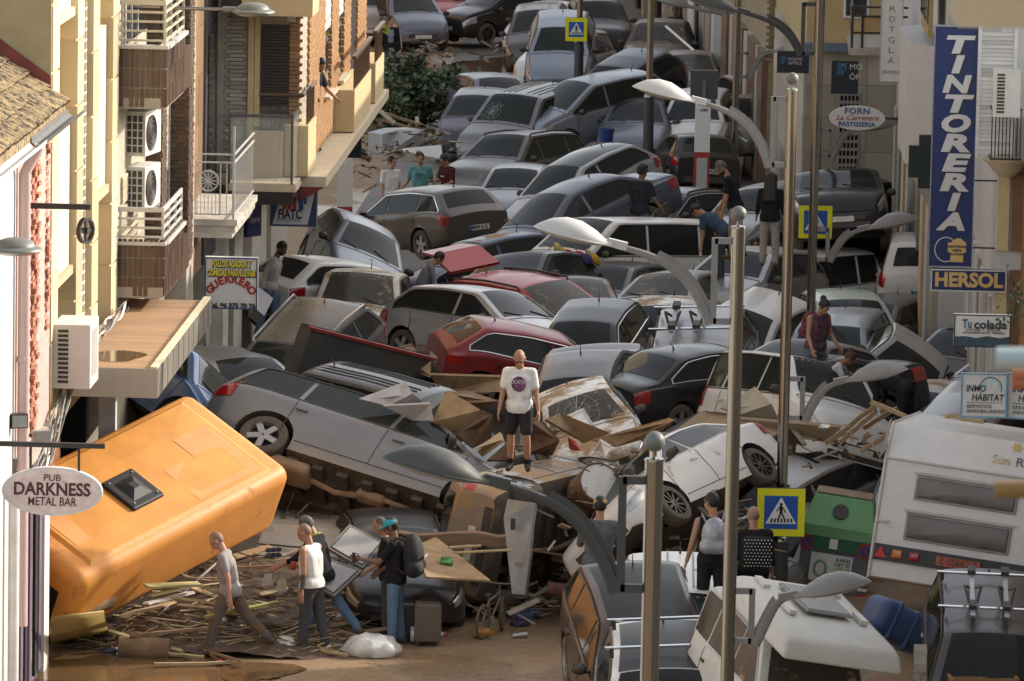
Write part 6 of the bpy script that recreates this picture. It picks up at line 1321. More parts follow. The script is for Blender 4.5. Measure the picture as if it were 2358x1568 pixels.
# underside of the mud covered car on its flank
cr = CARS['c72'][0]
for k in range(5): MB().box((-.9 + k * .42, 0, .17), (.12, 1.1, .05)).build('floor_rib', U, cr)
MB().tube([(-1.3, .1, .13), (-.2, .2, .13), (1.0, .1, .14)], .04, 8).build('exhaust_pipe', RU, cr, None, True)
for x in (-1.2, 1.2): MB().tube([(x, -.7, .28), (x, .7, .28)], .05, 8).build('axle', U, cr, None, True)
# open tailgate of the red estate
cr, S_ = CARS['c63']
MB().add([(0, -.62, 0), (0, .62, 0), (-.55, .60, .28), (-.55, -.60, .28), (-.95, .52, .28), (-.95, -.52, .28), (0, -.62, .05), (0, .62, .05), (-.55, .60, .33), (-.55, -.60, .33), (-.95, .52, .33), (-.95, -.52, .33)], [(6, 9, 8, 7), (9, 11, 10, 8), (0, 1, 2, 3), (3, 2, 4, 5), (0, 3, 9, 6), (3, 5, 11, 9), (1, 7, 8, 2), (2, 8, 10, 4), (5, 4, 10, 11)]).build('raised_tailgate', paint('red', *PAINT['red'][:2]), cr, Tm(-S_.h + .42, 0, 1.66))
# licence plates that can be read
def plate(cid, txt, rear=True, w_=.46):
    cr, S_ = CARS[cid]; zt = S_.c['zrb'] - .38 if rear else .47
    x = (-(S_.h + .026)) if rear else (S_.h + .026)
    letters('lettering', txt, .105, M_INK, cr, frame((x, 0, zt), (0, -1, 0) if rear else (0, 1, 0), (0, 0, 1)), w_ * .86, bold=.002)
    MB().bb((x + .001 if rear else x - .001, .205 if rear else -.245, zt - .052), (x - .003 if rear else x + .003, .245 if rear else -.205, zt + .052)).build('plate_band', M_SIGNB, cr)
plate('c25', '8099 KXJ'); plate('c41', '2031 HRP'); plate('c20', '3527 HCB')
# bike racks on the roof of the right-hand people carrier and the silver off-roader
for cid, ys in (('c82', (-.28, .22)), ('c48', (-.35, .05))):
    cr, S_ = CARS[cid]; H_ = S_.c['H'] + .14; x0 = S_.h - S_.c['xrf'] - .2; x1 = S_.h - S_.c['xrr'] + .5
    for y in ys:
        k = MB().bb((x1, y - .035, H_), (x0, y + .035, H_ + .025)).build('bike_carrier', M_ALLOY, cr)
        for f in (.12, .82): MB().box((x1 + (x0 - x1) * f, y, H_ + .05), (.22, .12, .07)).build('wheel_cradle', M_BLACK, k)
        MB().tube([(x1 + (x0 - x1) * .45, y - .05, H_ + .03), (x1 + (x0 - x1) * .62, y - .12, H_ + .18), (x1 + (x0 - x1) * .78, y - .06, H_ + .06)], .022, 6).build('clamp_arm', M_BLACK, k)
        MB().tube([(x1 + (x0 - x1) * .45, y + .05, H_ + .03), (x1 + (x0 - x1) * .62, y + .12, H_ + .18), (x1 + (x0 - x1) * .78, y + .06, H_ + .06)], .022, 6).build('clamp_arm', M_BLACK, k)
# ------------------------------------------------------------------ people
def capsule(mb, a, b, ra, rb, n=10, sc=None):
    a = Vector(a); b = Vector(b); d = b - a; L_ = d.length
    z = d.normalized() if L_ > 1e-6 else Vector((0, 0, 1)); x = z.orthogonal().normalized(); y = z.cross(x)
    rings = []
    for k in range(5): t = math.pi / 2 * (1 - k / 4.0); rings.append((-ra * math.sin(t), max(ra * math.cos(t), ra * .04)))
    for k in range(5): t = math.pi / 2 * k / 4.0; rings.append((L_ + rb * math.sin(t), max(rb * math.cos(t), rb * .04)))
    vs = []; fs = []
    for h, r in rings:
        for k in range(n): q = 2 * math.pi * k / n; vs.append(a + z * h + (x * math.cos(q) + y * math.sin(q)) * r)
    for i in range(len(rings) - 1):
        for k in range(n): fs.append((i * n + k, i * n + (k + 1) % n, (i + 1) * n + (k + 1) % n, (i + 1) * n + k))
    fs += [tuple(range(n - 1, -1, -1)), tuple(range((len(rings) - 1) * n, len(rings) * n))]
    mb.add(vs, fs)
def ell(mb, c, R, sx, sy, sz, n=10):
    M = Matrix.Translation(c) @ R.to_4x4() @ Matrix.Diagonal((sx, sy, sz, 1))
    pr = [(max(math.sin(math.pi * i / n), .03), -math.cos(math.pi * i / n)) for i in range(n + 1)]
    mb.lathe(pr, 14, 0, M, cap=True)
def fuse(mb, name, m, vox, parent, it=2):
    me = mb.mesh('tmp'); ob = bpy.data.objects.new('tmp', me)
    md = ob.modifiers.new('r', 'REMESH'); md.mode = 'VOXEL'; md.voxel_size = vox; md.use_smooth_shade = True
    sm = ob.modifiers.new('s', 'SMOOTH'); sm.iterations = it; sm.factor = .5
    out = evaluate(ob); out.name = name; bpy.data.objects.remove(ob); bpy.data.meshes.remove(me)
    out.polygons.foreach_set('use_smooth', [True] * len(out.polygons)); out.materials.clear(); out.materials.append(m)
    return link(name, out, parent)
def skin(n, c): return mat('skin_' + n, c, .55, var=.06, scale=14)
SK = dict(tan=skin('tan', (.36, .19, .115)), fair=skin('fair', (.45, .25, .17)), brown=skin('brown', (.20, .10, .06)))
def cloth(n, c, mud=0.0, **k): return mat('cloth_' + n, c, .9, var=k.get('var', .18), scale=k.get('scale', 7), mud=mud, mudscale=3.5, mudcol=(.16, .105, .06), bump=.35, bscale=26, spec=.2)
HAIR = mat('dark_hair', (.014, .011, .009), .6, var=.3, scale=30); GREYHAIR = mat('grey_hair', (.09, .085, .08), .7, var=.3, scale=30); STUBBLE = mat('shaved_scalp', (.25, .155, .105), .6)
def person(P, yaw, label, H=1.75, sk='tan', lean=0, side=0, head=(0, 0), legs=((0, 0), (0, 0)), arms=((8, 8, 12), (8, 8, 12)), top=None, sleeve=.5, legm=None, leglen=1.0, shoe=None, hair=None, hairstyle='short', vox=.013, sit=None, extras=None, width=1.0, hands=True, beard=None):
    """P: point under the pelvis on whatever carries the feet; local x forward, y left. legs: (hip swing, knee bend); arms: (forward, outward, elbow)"""
    k = H / 1.75; root = empty('person', Tm(P) @ Rz(math.radians(yaw)) @ Matrix.Scale(k, 4), label, 'person')
    rad = math.radians; J = {}
    th, sh = .43, .43
    def dirn(a, out=0): return Vector((math.sin(a) * math.cos(out), math.sin(out), -math.cos(a) * math.cos(out)))
    low = 0; fl = []
    for i, sd in enumerate((1, -1)):
        h, kn = legs[i][0], legs[i][1]; ab = rad(legs[i][2]) * sd if len(legs[i]) > 2 else rad(3) * sd
        hip = Vector((0, .09 * sd, 0)); knee = hip + dirn(rad(h), ab) * th; ank = knee + dirn(rad(h - kn), ab * .5) * sh
        fl.append((hip, knee, ank)); low = min(low, ank.z - .075)
    pz = -low if sit is None else sit
    pel = Vector((0, 0, pz))
    fl = [tuple(q + pel for q in f) for f in fl]
    la = rad(lean); up = Vector((math.sin(la), math.sin(rad(side)), math.cos(la))).normalized(); fw = Vector((math.cos(la), 0, -math.sin(la))); lf = up.cross(fw).normalized()
    waist = pel + up * .16; chest = pel + up * .36; neck = pel + up * .53
    R = Matrix((fw, lf, up)).transposed()
    hp, hy = rad(head[0]), rad(head[1])
    hd_up = (R @ Matrix.Rotation(hp, 3, 'Y') @ Vector((0, 0, 1)))
    hR = R @ Matrix.Rotation(hy, 3, 'Z') @ Matrix.Rotation(hp, 3, 'Y')
    hc = neck + up * .07 + hR @ Vector((.025, 0, .115))
    b = MB(); W = width
    capsule(b, pel + lf * .075 * W, pel - lf * .075 * W, .10 * W, .10 * W); capsule(b, pel, waist, .12 * W, .105 * W)
    capsule(b, waist + lf * .04, chest + lf * .075 * W, .10 * W, .105 * W); capsule(b, waist - lf * .04, chest - lf * .075 * W, .10 * W, .105 * W)
    capsule(b, chest, neck - up * .06, .11 * W, .075); capsule(b, neck + lf * .13 * W - up * .05, neck - lf * .13 * W - up * .05, .062, .062)
    capsule(b, neck - up * .03, hc - hR @ Vector((.02, 0, .03)), .058, .054)
    ell(b, hc + hR @ Vector((-.005, 0, .02)), hR, .098, .078, .105); ell(b, hc + hR @ Vector((.022, 0, -.045)), hR, .072, .060, .078)
    capsule(b, hc + hR @ Vector((.088, 0, .0)), hc + hR @ Vector((.104, 0, -.032)), .011, .017)
    for sd in (1, -1): ell(b, hc + hR @ Vector((-.005, .080 * sd, -.008)), hR, .022, .010, .033)
    capsule(b, hc + hR @ Vector((.088, .022, -.068)), hc + hR @ Vector((.088, -.022, -.068)), .012, .012)
    capsule(b, hc + hR @ Vector((.083, .03, .028)), hc + hR @ Vector((.083, -.03, .028)), .014, .014)
    for i, sd in enumerate((1, -1)):
        hip, knee, ank = fl[i]
        capsule(b, hip, knee, .088 * W, .056); capsule(b, knee, knee + (ank - knee) * .35, .056, .058); capsule(b, knee + (ank - knee) * .35, ank, .058, .036)
        fo = Vector((1, .12 * sd, 0)); capsule(b, ank - Vector((.02, 0, .03)), ank + fo * .15 - Vector((0, 0, .045)), .04, .032)
    ar = []
    for i, sd in enumerate((1, -1)):
        f, o, e = arms[i][:3]; tw = arms[i][3] if len(arms[i]) > 3 else 0
        s0 = neck + lf * (.185 * W * sd) - up * .055
        Ra = R @ Matrix.Rotation(-rad(f), 3, 'Y') @ Matrix.Rotation(rad(o) * sd, 3, 'X')
        el = s0 + Ra @ Vector((0, 0, -.29))
        Rb = Ra @ Matrix.Rotation(rad(tw) * sd, 3, 'Z') @ Matrix.Rotation(-rad(e), 3, 'Y')
        wr = el + Rb @ Vector((0, 0, -.25))
        capsule(b, s0, el, .05 * W, .039); capsule(b, el, wr, .040, .027)
        ell(b, wr + Rb @ Vector((0, 0, -.05)), Rb, .040, .018, .055, 8)
        if hands:
            for q in range(4):
                bx = -.030 + .020 * q; l1 = (.040, .046, .044, .034)[q]
                p0 = wr + Rb @ Vector((bx, 0, -.088)); p1 = p0 + Rb @ Vector((.004, -.010 * sd, -l1)); p2 = p1 + Rb @ Vector((.004, -.024 * sd, -l1 * .75))
                capsule(b, p0, p1, .0105, .0098, 6); capsule(b, p1, p2, .0098, .0085, 6)
            p0 = wr + Rb @ Vector((.032, 0, -.03)); p1 = p0 + Rb @ Vector((.028, -.012 * sd, -.032)); p2 = p1 + Rb @ Vector((.006, -.014 * sd, -.03)); capsule(b, p0, p1, .013, .011, 6); capsule(b, p1, p2, .011, .009, 6)
        ar.append((s0, el, wr, Rb))
    fuse(b, 'body', SK[sk] if isinstance(sk, str) else sk, min(vox, .0095 if hands else .013), root, 1)
    for sd in (1, -1): MB().ball(hc + hR @ Vector((.084, .031 * sd, .010)), .010, 6).build('eye', M_INK, root, None, True)
    if top:
        g = MB(); q = .012
        capsule(g, pel + lf * .08 * W + up * .02, pel - lf * .08 * W + up * .02, .105 * W + q, .105 * W + q); capsule(g, pel, waist, .125 * W + q, .115 * W + q); ell(g, pel - up * .02, R, .155 * W, .205 * W, .17)
        capsule(g, waist + lf * .06, chest + lf * .075 * W, .112 * W + q, .108 * W + q); capsule(g, waist - lf * .06, chest - lf * .075 * W, .112 * W + q, .108 * W + q)
        capsule(g, chest, neck - up * .05, .115 * W + q * .5, .075 + q * .5); capsule(g, neck + lf * .13 * W - up * .055, neck - lf * .13 * W - up * .055, .062 + q * .6, .062 + q * .6)
        if sleeve > 0:
            for s0, el, wr, Rb in ar:
                if sleeve <= 1: capsule(g, s0, s0 + (el - s0) * sleeve * 1.1, .058 * W + q * .6, .056 + q * .5)
                else: capsule(g, s0, el, .056 * W + q * .5, .046 + q * .5); capsule(g, el, el + (wr - el) * min(1, sleeve - 1), .046 + q * .5, .034 + q * .5)
        to = fuse(g, 'top', top, vox, root, 9)
        bm = bmesh.new(); bm.from_mesh(to.data); dl = []; hem = -.085 if sleeve > 0 else -.035
        for f in bm.faces:
            c_ = f.calc_center_median() - pel; a_ = c_.dot(up)
            if a_ < hem and (c_ - up * a_).length < .23 * W: dl.append(f)
        bmesh.ops.delete(bm, geom=dl, context='FACES'); bm.to_mesh(to.data); bm.free()
    if legm:
        g = MB(); q = .016
        capsule(g, pel + lf * .075 * W - up * .02, pel - lf * .075 * W - up * .02, .108 * W + q, .108 * W + q); capsule(g, pel, pel + up * .08, .12 * W + q, .118 * W + q * .7)
        for i in range(2):
            hip, knee, ank = fl[i]
            if leglen <= .6:
                capsule(g, hip, hip + (knee - hip) * leglen * 1.6, .095 * W + q, .074 + q)
            else:
                capsule(g, hip, knee, .092 * W + q, .064 + q); capsule(g, knee, knee + (ank - knee) * (.95 if leglen >= 1 else leglen), .064 + q, .048 + q)
        fuse(g, 'trousers' if leglen > .6 else 'shorts', legm, vox, root)
    if shoe:
        for i, sd in enumerate((1, -1)):
            hip, knee, ank = fl[i]; fo = Vector((1, .12 * sd, 0)).normalized(); g = MB()
            capsule(g, ank - Vector((.035, 0, .030)), ank + fo * .16 - Vector((0, 0, .042)), .047, .036); capsule(g, ank + Vector((0, 0, .03)), ank - Vector((0, 0, .02)), .047, .05)
            fuse(g, 'shoe', shoe, .012, root, 1)
    if hair:
        g = MB()
        if hairstyle == 'stubble': ell(g, hc + hR @ Vector((-.012, 0, .022)), hR, .0985, .0795, .1055)
        else: ell(g, hc + hR @ Vector((-.018, 0, .030)), hR, .103, .088, .112)
        if hairstyle == 'long':
            for y in (-.05, 0, .05): capsule(g, hc + hR @ Vector((-.06, y, .03)), hc + hR @ Vector((-.09, y * 1.5, -.40)), .075, .06)
        if hairstyle == 'bun': ell(g, hc + hR @ Vector((-.11, 0, .09)), hR, .055, .055, .055)
        if hairstyle == 'curly':
            rr_ = random.Random(3)
            for _ in range(40): v = Vector((rr_.uniform(-1, .5), rr_.uniform(-1, 1), rr_.uniform(-.2, 1))).normalized(); ell(g, hc + hR @ Vector((v.x * .10 - .015, v.y * .088, v.z * .115 + .03)), hR, .03, .03, .03, 6)
        cut = MB(); ho = fuse(g, 'hair', hair, .012, root, 1)
        me = ho.data; bm = bmesh.new(); bm.from_mesh(me); inv = hR.transposed()
        dl = [f for f in bm.faces if (lambda q: q.x > .045 and q.z < .062 or (q.z < -.02 and hairstyle not in ('long',) and q.x > -.04) or (q.z < -.06 and hairstyle not in ('long', 'bun')))(inv @ (f.calc_center_median() - hc))]
        bmesh.ops.delete(bm, geom=dl, context='FACES'); bm.to_mesh(me); bm.free()
    if beard:
        g = MB(); ell(g, hc + hR @ Vector((.026, 0, -.062)), hR, .074, .064, .066)
        bo = fuse(g, 'beard', beard, .012, root, 1); me = bo.data; bm = bmesh.new(); bm.from_mesh(me); inv = hR.transposed()
        bmesh.ops.delete(bm, geom=[f for f in bm.faces if (inv @ (f.calc_center_median() - hc)).z > -.045], context='FACES'); bm.to_mesh(me); bm.free()
    X = dict(root=root, hc=hc, hR=hR, neck=neck, chest=chest, pel=pel, R=R, arms=ar, legs=fl, up=up, fw=fw, lf=lf, k=k)
    if extras: extras(X)
    return X
def cap_on(X, m, brim=0):
    g = MB(); hR = X['hR']; ell(g, X['hc'] + hR @ Vector((-.01, 0, .045)), hR, .108, .092, .088)
    c = fuse(g, 'cap', m, .012, X['root'], 1); b = Rz(brim).to_3x3()
    me = c.data; bm = bmesh.new(); bm.from_mesh(me); inv = hR.transposed(); bmesh.ops.delete(bm, geom=[f for f in bm.faces if (inv @ (f.calc_center_median() - X['hc'])).z < .025], context='FACES'); bm.to_mesh(me); bm.free()
    vs = []
    for k in range(9):
        a = -1.1 + 2.2 * k / 8; p = b @ Vector((.088 * math.cos(a), .085 * math.sin(a), .035)); q = b @ Vector((.09 + .085 * math.cos(a), .085 * math.sin(a), .022)); vs += [X['hc'] + hR @ p, X['hc'] + hR @ q]
    MB().add(vs + [v - hR @ Vector((0, 0, .008)) for v in vs], [(2 * k, 2 * k + 1, 2 * k + 3, 2 * k + 2) for k in range(8)] + [(18 + 2 * k, 18 + 2 * k + 2, 18 + 2 * k + 3, 18 + 2 * k + 1) for k in range(8)]).build('cap_peak', m, X['root'])
def backpack(X, m, label, s=1.0, m2=None):
    o = X['root'].matrix_world @ Tm(X['chest'] - X['fw'] * .22 * s - X['up'] * .05) @ X['R'].to_4x4()
    r = empty('backpack', o, label, 'backpack')
    g = MB(); ell(g, Vector((0, 0, 0)), Matrix.Identity(3), .13 * s, .19 * s, .27 * s); capsule(g, (-.02, -.10 * s, -.14 * s), (-.02, .10 * s, -.14 * s), .12 * s, .12 * s); fuse(g, 'bag', m, .015, r)
    for sd in (1, -1): MB().tube([(.06, .10 * sd, .18 * s), (.20, .14 * sd, .26), (.33, .13 * sd, .15), (.33, .15 * sd, -.05), (.10, .17 * sd, -.20 * s)], .018, 6, flat=.5).build('strap', m, r, None, True)
    if m2: MB().box((-.155 * s, 0, 0), (.01, .22 * s, .03)).build('reflective_strip', m2, r)
    return r
def print_on(X, txt, m, size, z=0.02, back=False, off=.155):
    s = -1 if back else 1
    M = frame(X['chest'] + X['fw'] * off * s + X['up'] * z, X['lf'] * s, X['up'])
    letters('shirt_print', txt, size, m, X['root'], M)
# helpers to stand someone where the photograph shows the feet (or a given height)
def at_foot(px, py, z=0.0): return atz(px, py, z)
C_GREYTEE = cloth('grey_tee', (.29, .27, .26), .12); C_WHITE = cloth('white_tee', (.70, .69, .67), .04); C_MUDJEAN = cloth('muddy_trousers', (.13, .115, .105), .55); C_GREYPANT = cloth('grey_sweatpants', (.065, .068, .075)); C_BLACK = cloth('black_cloth', (.016, .016, .018)); C_JEAN = cloth('blue_jeans', (.12, .19, .28), .08)
C_TEAL = cloth('teal_tee', (.11, .26, .27)); C_MAROON = cloth('maroon_tee', (.075, .016, .020)); C_NAVY = cloth('dark_navy_tee', (.022, .026, .035)); C_SHORTS = cloth('black_shorts', (.03, .03, .032), .2); C_GREYSW = cloth('grey_sweater', (.10, .105, .115)); C_DENIM = cloth('denim_shorts', (.13, .17, .23)); C_PALEPANT = cloth('pale_muddy_trousers', (.33, .30, .27), .4); C_MUDGREEN = cloth('mud_soaked_jeans', (.10, .115, .10), .5)
S_MUD = mat('muddy_boot', (.12, .075, .042), .9, var=.3); S_WHITE = mat('white_trainer', (.62, .60, .56), .7, mud=.2); S_BLACK = mat('black_shoe', (.03, .028, .026), .7, mud=.2)
# foreground, left to right
person(at_foot(528, 1505), 172, 'bald man in grey tee shirt striding left through debris in mud-soaked trousers', 1.74, 'fair', 10, 0, (28, 0), ((24, 12), (-30, 16)), ((-10, 10, 12), (6, 8, 14)), C_GREYTEE, .55, C_MUDJEAN, 1, S_MUD, STUBBLE, 'stubble', width=1.05)
X = person(at_foot(716, 1500), 152, 'man in white sleeveless shirt and grey sweatpants holding a red can', 1.76, 'tan', 4, 0, (26, 10), ((6, 4), (-8, 6)), ((-6, 10, 10), (22, 12, 62)), C_WHITE, 0, C_GREYPANT, 1, S_WHITE, STUBBLE, 'stubble', width=1.10)
a = X['arms'][0]; g = MB(); capsule(g, a[1] + (a[2] - a[1]) * .15, a[1] + (a[2] - a[1]) * .85, .042, .034); fuse(g, 'tattoo', mat('arm_tattoo', (.085, .06, .05), .6, var=.5, scale=40), .010, X['root'], 1)
w_ = X['root'].matrix_world @ (X['arms'][1][2] + X['arms'][1][3] @ Vector((.02, .03, -.08)))
o = MB().lathe([(.001, -.06), (.028, -.06), (.033, -.05), (.033, .05), (.027, .06), (.001, .06)], 14).build('drink_can', mat('can_red', (.38, .05, .04), .35, metal=.3), None, Tm(w_), True); tag(o, 'red drink can in the hand of the man in white sleeveless shirt', 'can')
X = person(at_foot(742, 1478), 160, 'dark haired man in black hoodie behind the man in white, hand on the metal cabinet', 1.80, 'tan', 14, 0, (30, 8), ((16, 6), (-26, 14)), ((52, 14, 24), (30, 10, 10)), C_BLACK, 1.5, C_JEAN, 1, S_MUD, GREYHAIR, 'short', beard=None)
MB().tube([X['neck'] + X['R'] @ Vector((.085 * math.cos(q), .085 * math.sin(q), .03)) for q in np.linspace(0, 6.28, 14)], .008, 5).build('lime_collar', mat('lime_trim', (.38, .50, .05), .7), X['root'])
pk = empty('can_pack', Tm(aty(*zp('G', 1800, 740), 76.2)) @ Rz(.5), 'six-pack of dark cans held by the man in black hoodie', 'can pack')
for i in range(3):
    for j in range(2): MB().lathe([(.001, -.06), (.028, -.06), (.033, -.05), (.033, .05), (.027, .06), (.001, .06)], 12).build('can', mat('can_dark', (.03, .04, .07), .3, metal=.4), pk, Tm(i * .07 - .07, 0, j * .075) @ Matrix.Rotation(1.4, 4, 'X'), True)
X = person(at_foot(908, 1484), 170, 'young man in turquoise cap and ripped jeans with a black backpack, holding a phone', 1.75, 'brown', 2, 0, (16, 5), ((2, 2), (-3, 3)), ((38, 12, 62), (12, 8, 40)), C_BLACK, .6, C_JEAN, 1, S_MUD, HAIR, 'short', extras=lambda X: cap_on(X, mat('turquoise_cap', (.03, .30, .38), .8), math.radians(5)))
backpack(X, mat('black_backpack', (.016, .016, .017), .8, mud=.15), 'large black backpack with grey reflective strip on the young man in turquoise cap', 1.15, mat('reflective_strip_grey', (.42, .42, .42), .5))
w_ = X['root'].matrix_world @ (X['arms'][0][2] + X['arms'][0][3] @ Vector((0, .02, -.10)))
tag(MB().box((0, 0, 0), (.02, .07, .14)).build('phone', M_BLACK, None, Tm(w_) @ Rz(.5)), 'dark phone in the raised hand of the young man in turquoise cap', 'phone')
person(at_foot(893, 1470), 175, 'man with glasses mostly hidden behind the young man in turquoise cap', 1.70, 'tan', 6, 0, (20, 0), ((2, 2), (-2, 2)), ((20, 5, 40), (10, 5, 30)), C_BLACK, .6, C_GREYPANT, 1, S_MUD, GREYHAIR, 'stubble', hands=False)
# middle
def on_heap(px, py_head, H, Y):                                  # feet point under a head seen at px,py for someone standing at depth Y
    p = aty(px, py_head, Y); return Vector((p.x, Y, p.z - H))
X = person(on_heap(1198, 797, 1.78, 79.0), -95, 'bald man with glasses in white XXVI tee shirt and dark shorts walking over the heap', 1.78, 'tan', 4, 0, (32, 0), ((6, 22), (-6, 4)), ((4, 10, 16), (8, 9, 20)), C_WHITE, .62, C_SHORTS, .5, S_BLACK, None, width=.98)
MB().prism([(.10 * math.cos(q), .11 * math.sin(q)) for q in np.linspace(0, 6.28, 20)[:-1]], .004, 0, frame(X['chest'] + X['fw'] * .146 - X['up'] * .03, X['lf'], X['up'])).build('shirt_badge', mat('badge_print', (.16, .06, .13), .7, var=.95, scale=16), X['root'])
print_on(X, 'XXVI', M_SIGNW, .075, .0, off=.157)
for sd in (1, -1): MB().tube([X['hc'] + X['hR'] @ Vector((.094, .034 * sd + .024 * math.cos(q), .008 + .016 * math.sin(q))) for q in np.linspace(0, 6.28, 10)], .004, 4).build('spectacle_frame', M_BLACK, X['root'])
for i in range(2):
    hip, knee, ank = X['legs'][i]; g = MB(); capsule(g, knee + (ank - knee) * .62, ank, .046, .042); fuse(g, 'sock', C_BLACK, .012, X['root'], 1)
person(at_foot(897, 545), -60, 'young man in white tee shirt, left of the three standing by the estate car', 1.74, 'fair', 0, 0, (6, 20), ((0, 0), (2, 2)), ((-4, 6, 8), (4, 6, 8)), C_WHITE, .6, C_BLACK, 1, S_BLACK, HAIR, 'short', hands=False)
X = person(at_foot(965, 538), -92, 'young man in turquoise tee shirt, middle of the three standing in front of the off-roader', 1.76, 'tan', 0, 0, (5, 0), ((0, 0), (2, 2)), ((-22, 14, 30, 60), (-22, 14, 30, 60)), C_TEAL, .6, C_BLACK, 1, S_BLACK, HAIR, 'short', hands=False)
print_on(X, 'Dior', M_INK, .09)
X = person(at_foot(1030, 535), -140, 'young man in maroon tee shirt looking down at a phone, right of the three', 1.74, 'tan', 4, 0, (32, 0), ((0, 0), (2, 2)), ((16, 8, 72, 20), (16, 8, 72, 20)), C_MAROON, .6, C_BLACK, 1, S_BLACK, HAIR, 'short', hands=False)
print_on(X, 'sense', M_SIGNW, .06, -.03)
X = person(at_foot(897, 185), -85, 'man in black striped track jacket walking behind the uprooted bush', 1.78, 'fair', 0, 0, (0, 40), ((5, 2), (-5, 5)), ((2, 9, 10), (2, 9, 10)), C_BLACK, 2, cloth('dark_jeans', (.04, .043, .05)), 1, S_BLACK, HAIR, 'short', hands=False)
MB().prism([(-.07, -.24), (.07, -.24), (.08, .12), (-.08, .12)], .005, 0, frame(X['chest'] + X['fw'] * .144 - X['up'] * .0, X['lf'], X['up'])).build('grey_tee_front', cloth('blue_grey_tee', (.20, .24, .29)), X['root'])
for i in range(2):
    s0, el, wr, Rb = X['arms'][i]; MB().tube([s0 + X['lf'] * (.06 if i == 0 else -.06), el + X['lf'] * (.055 if i == 0 else -.055), wr + X['lf'] * (.045 if i == 0 else -.045)], .012, 4).build('sleeve_stripe', M_SIGNW, X['root'])
for k, tx in enumerate(('BAD', 'GALAXY')): letters('shirt_print', tx, .055, M_SIGNW, X['root'], frame(X['chest'] + X['fw'] * .152 + X['up'] * (.05 - .07 * k), X['lf'], X['up']))
X = person(on_heap(1475, 383, 1.78, 108.5), 60, 'curly haired man in dark tee shirt standing on the white van with a laptop', 1.78, 'brown', 3, 0, (8, -10), ((2, 2), (-4, 4)), ((20, 14, 30), (10, 20, 30)), C_NAVY, .62, C_MUDGREEN, 1, S_MUD, HAIR, 'curly')
w_ = X['root'].matrix_world @ X['arms'][1][2]
tag(MB().box((0, 0, -.08), (.03, .36, .26)).build('laptop', M_BLACK, None, Tm(w_) @ Rz(-.9) @ Matrix.Rotation(.5, 4, 'X')), 'black laptop case in the hand of the man standing on the white van', 'laptop')
X = person(on_heap(1695, 378, 1.70, 101.5), 175, 'bearded man in black tee shirt leaning and reaching down beside the tall pole', 1.80, 'tan', 16, 0, (28, 10), ((4, 6), (-8, 4)), ((20, 6, 8), (24, 10, 14)), C_BLACK, .62, C_PALEPANT, 1, S_MUD, GREYHAIR, 'short', beard=HAIR)
person(on_heap(1775, 400, 1.66, 100.5), 80, 'woman with very long dark hair and pale trousers seen from behind', 1.66, 'tan', 2, 0, (8, 0), ((2, 2), (-2, 2)), ((8, 10, 20), (8, 10, 20)), C_BLACK, 1.6, C_PALEPANT, 1, S_MUD, HAIR, 'long', hands=False)
person(on_heap(1672, 505, 1.15, 103.5), 150, 'man in blue tee shirt bending among the cars left of the tall pole', 1.74, 'tan', 58, 0, (10, 0), ((6, 10), (-10, 6)), ((50, 8, 10), (46, 8, 10)), cloth('blue_tee', (.045, .075, .115)), .62, C_GREYPANT, 1, S_MUD, HAIR, 'short', hands=False)
person(on_heap(1745, 548, 1.35, 109.5), -100, 'girl with dark hair peering out between cars beside the long-haired woman', 1.60, 'tan', 20, 0, (0, 0), ((60, 80), (50, 80)), ((30, 10, 60), (30, 10, 60)), cloth('dark_red_top', (.16, .02, .02)), .6, C_BLACK, 1, S_MUD, HAIR, 'long', hands=False)
X = person(on_heap(1880, 688, 1.62, 88.3), -50, 'woman in sleeveless top and denim shorts standing on a car beside the dark lamp post', 1.66, 'tan', 8, 0, (34, 0), ((4, 4), (-4, 6)), ((10, 10, 40), (12, 10, 30)), cloth('patterned_top', (.10, .06, .075), var=.6, scale=22), 0, C_DENIM, .5, S_MUD, HAIR, 'bun', width=1.08)
backpack(X, cloth('plaid_pack', (.15, .05, .07), var=.7, scale=20), 'plaid backpack on the woman in denim shorts', .9)
person(on_heap(1900, 812, .95, 86.5), -10, 'girl in white top crouching and reaching right beside the dark lamp post foot', 1.50, 'brown', 34, 0, (20, 0), ((95, 120), (85, 115)), ((62, 10, 16), (58, 8, 20)), cloth('white_top', (.42, .42, .44)), .5, cloth('grey_shorts', (.2, .2, .22)), .5, S_MUD, mat('auburn_hair', (.05, .02, .014), .6), 'bun')
person(on_heap(2085, 885, .98, 84.5), 160, 'person in black top bending over the blue-black saloon, head hidden by a lamp', 1.72, 'tan', 70, 0, (30, 0), ((4, 6), (-6, 6)), ((60, 10, 20), (60, 8, 20)), C_BLACK, 1.6, C_BLACK, 1, S_MUD, HAIR, 'short', hands=False)
X = person(on_heap(1381, 1150, 1.75, 72.5), 85, 'man in grey sweater and tan cap seen from behind, under the curved lamp arm', 1.76, 'tan', 2, 0, (6, 0), ((0, 0), (0, 2)), ((20, 10, 60), (20, 10, 60)), C_GREYSW, 2, C_GREYPANT, 1, S_MUD, HAIR, 'short', extras=lambda X: cap_on(X, mat('tan_cap', (.36, .25, .11), .9), 0), width=1.08)
X = person(on_heap(1643, 1140, 1.74, 70.5), 95, 'man in black vest with a silvery backpack seen from behind near the tall pole', 1.74, 'tan', 4, 0, (4, 40), ((0, 0), (0, 2)), ((4, 14, 12), (4, 10, 12)), C_BLACK, 0, C_BLACK, 1, S_MUD, HAIR, 'short')
backpack(X, mat('silver_backpack', (.32, .33, .35), .4, metal=.3, var=.3, scale=8), 'silvery backpack on the man in black vest', .9)
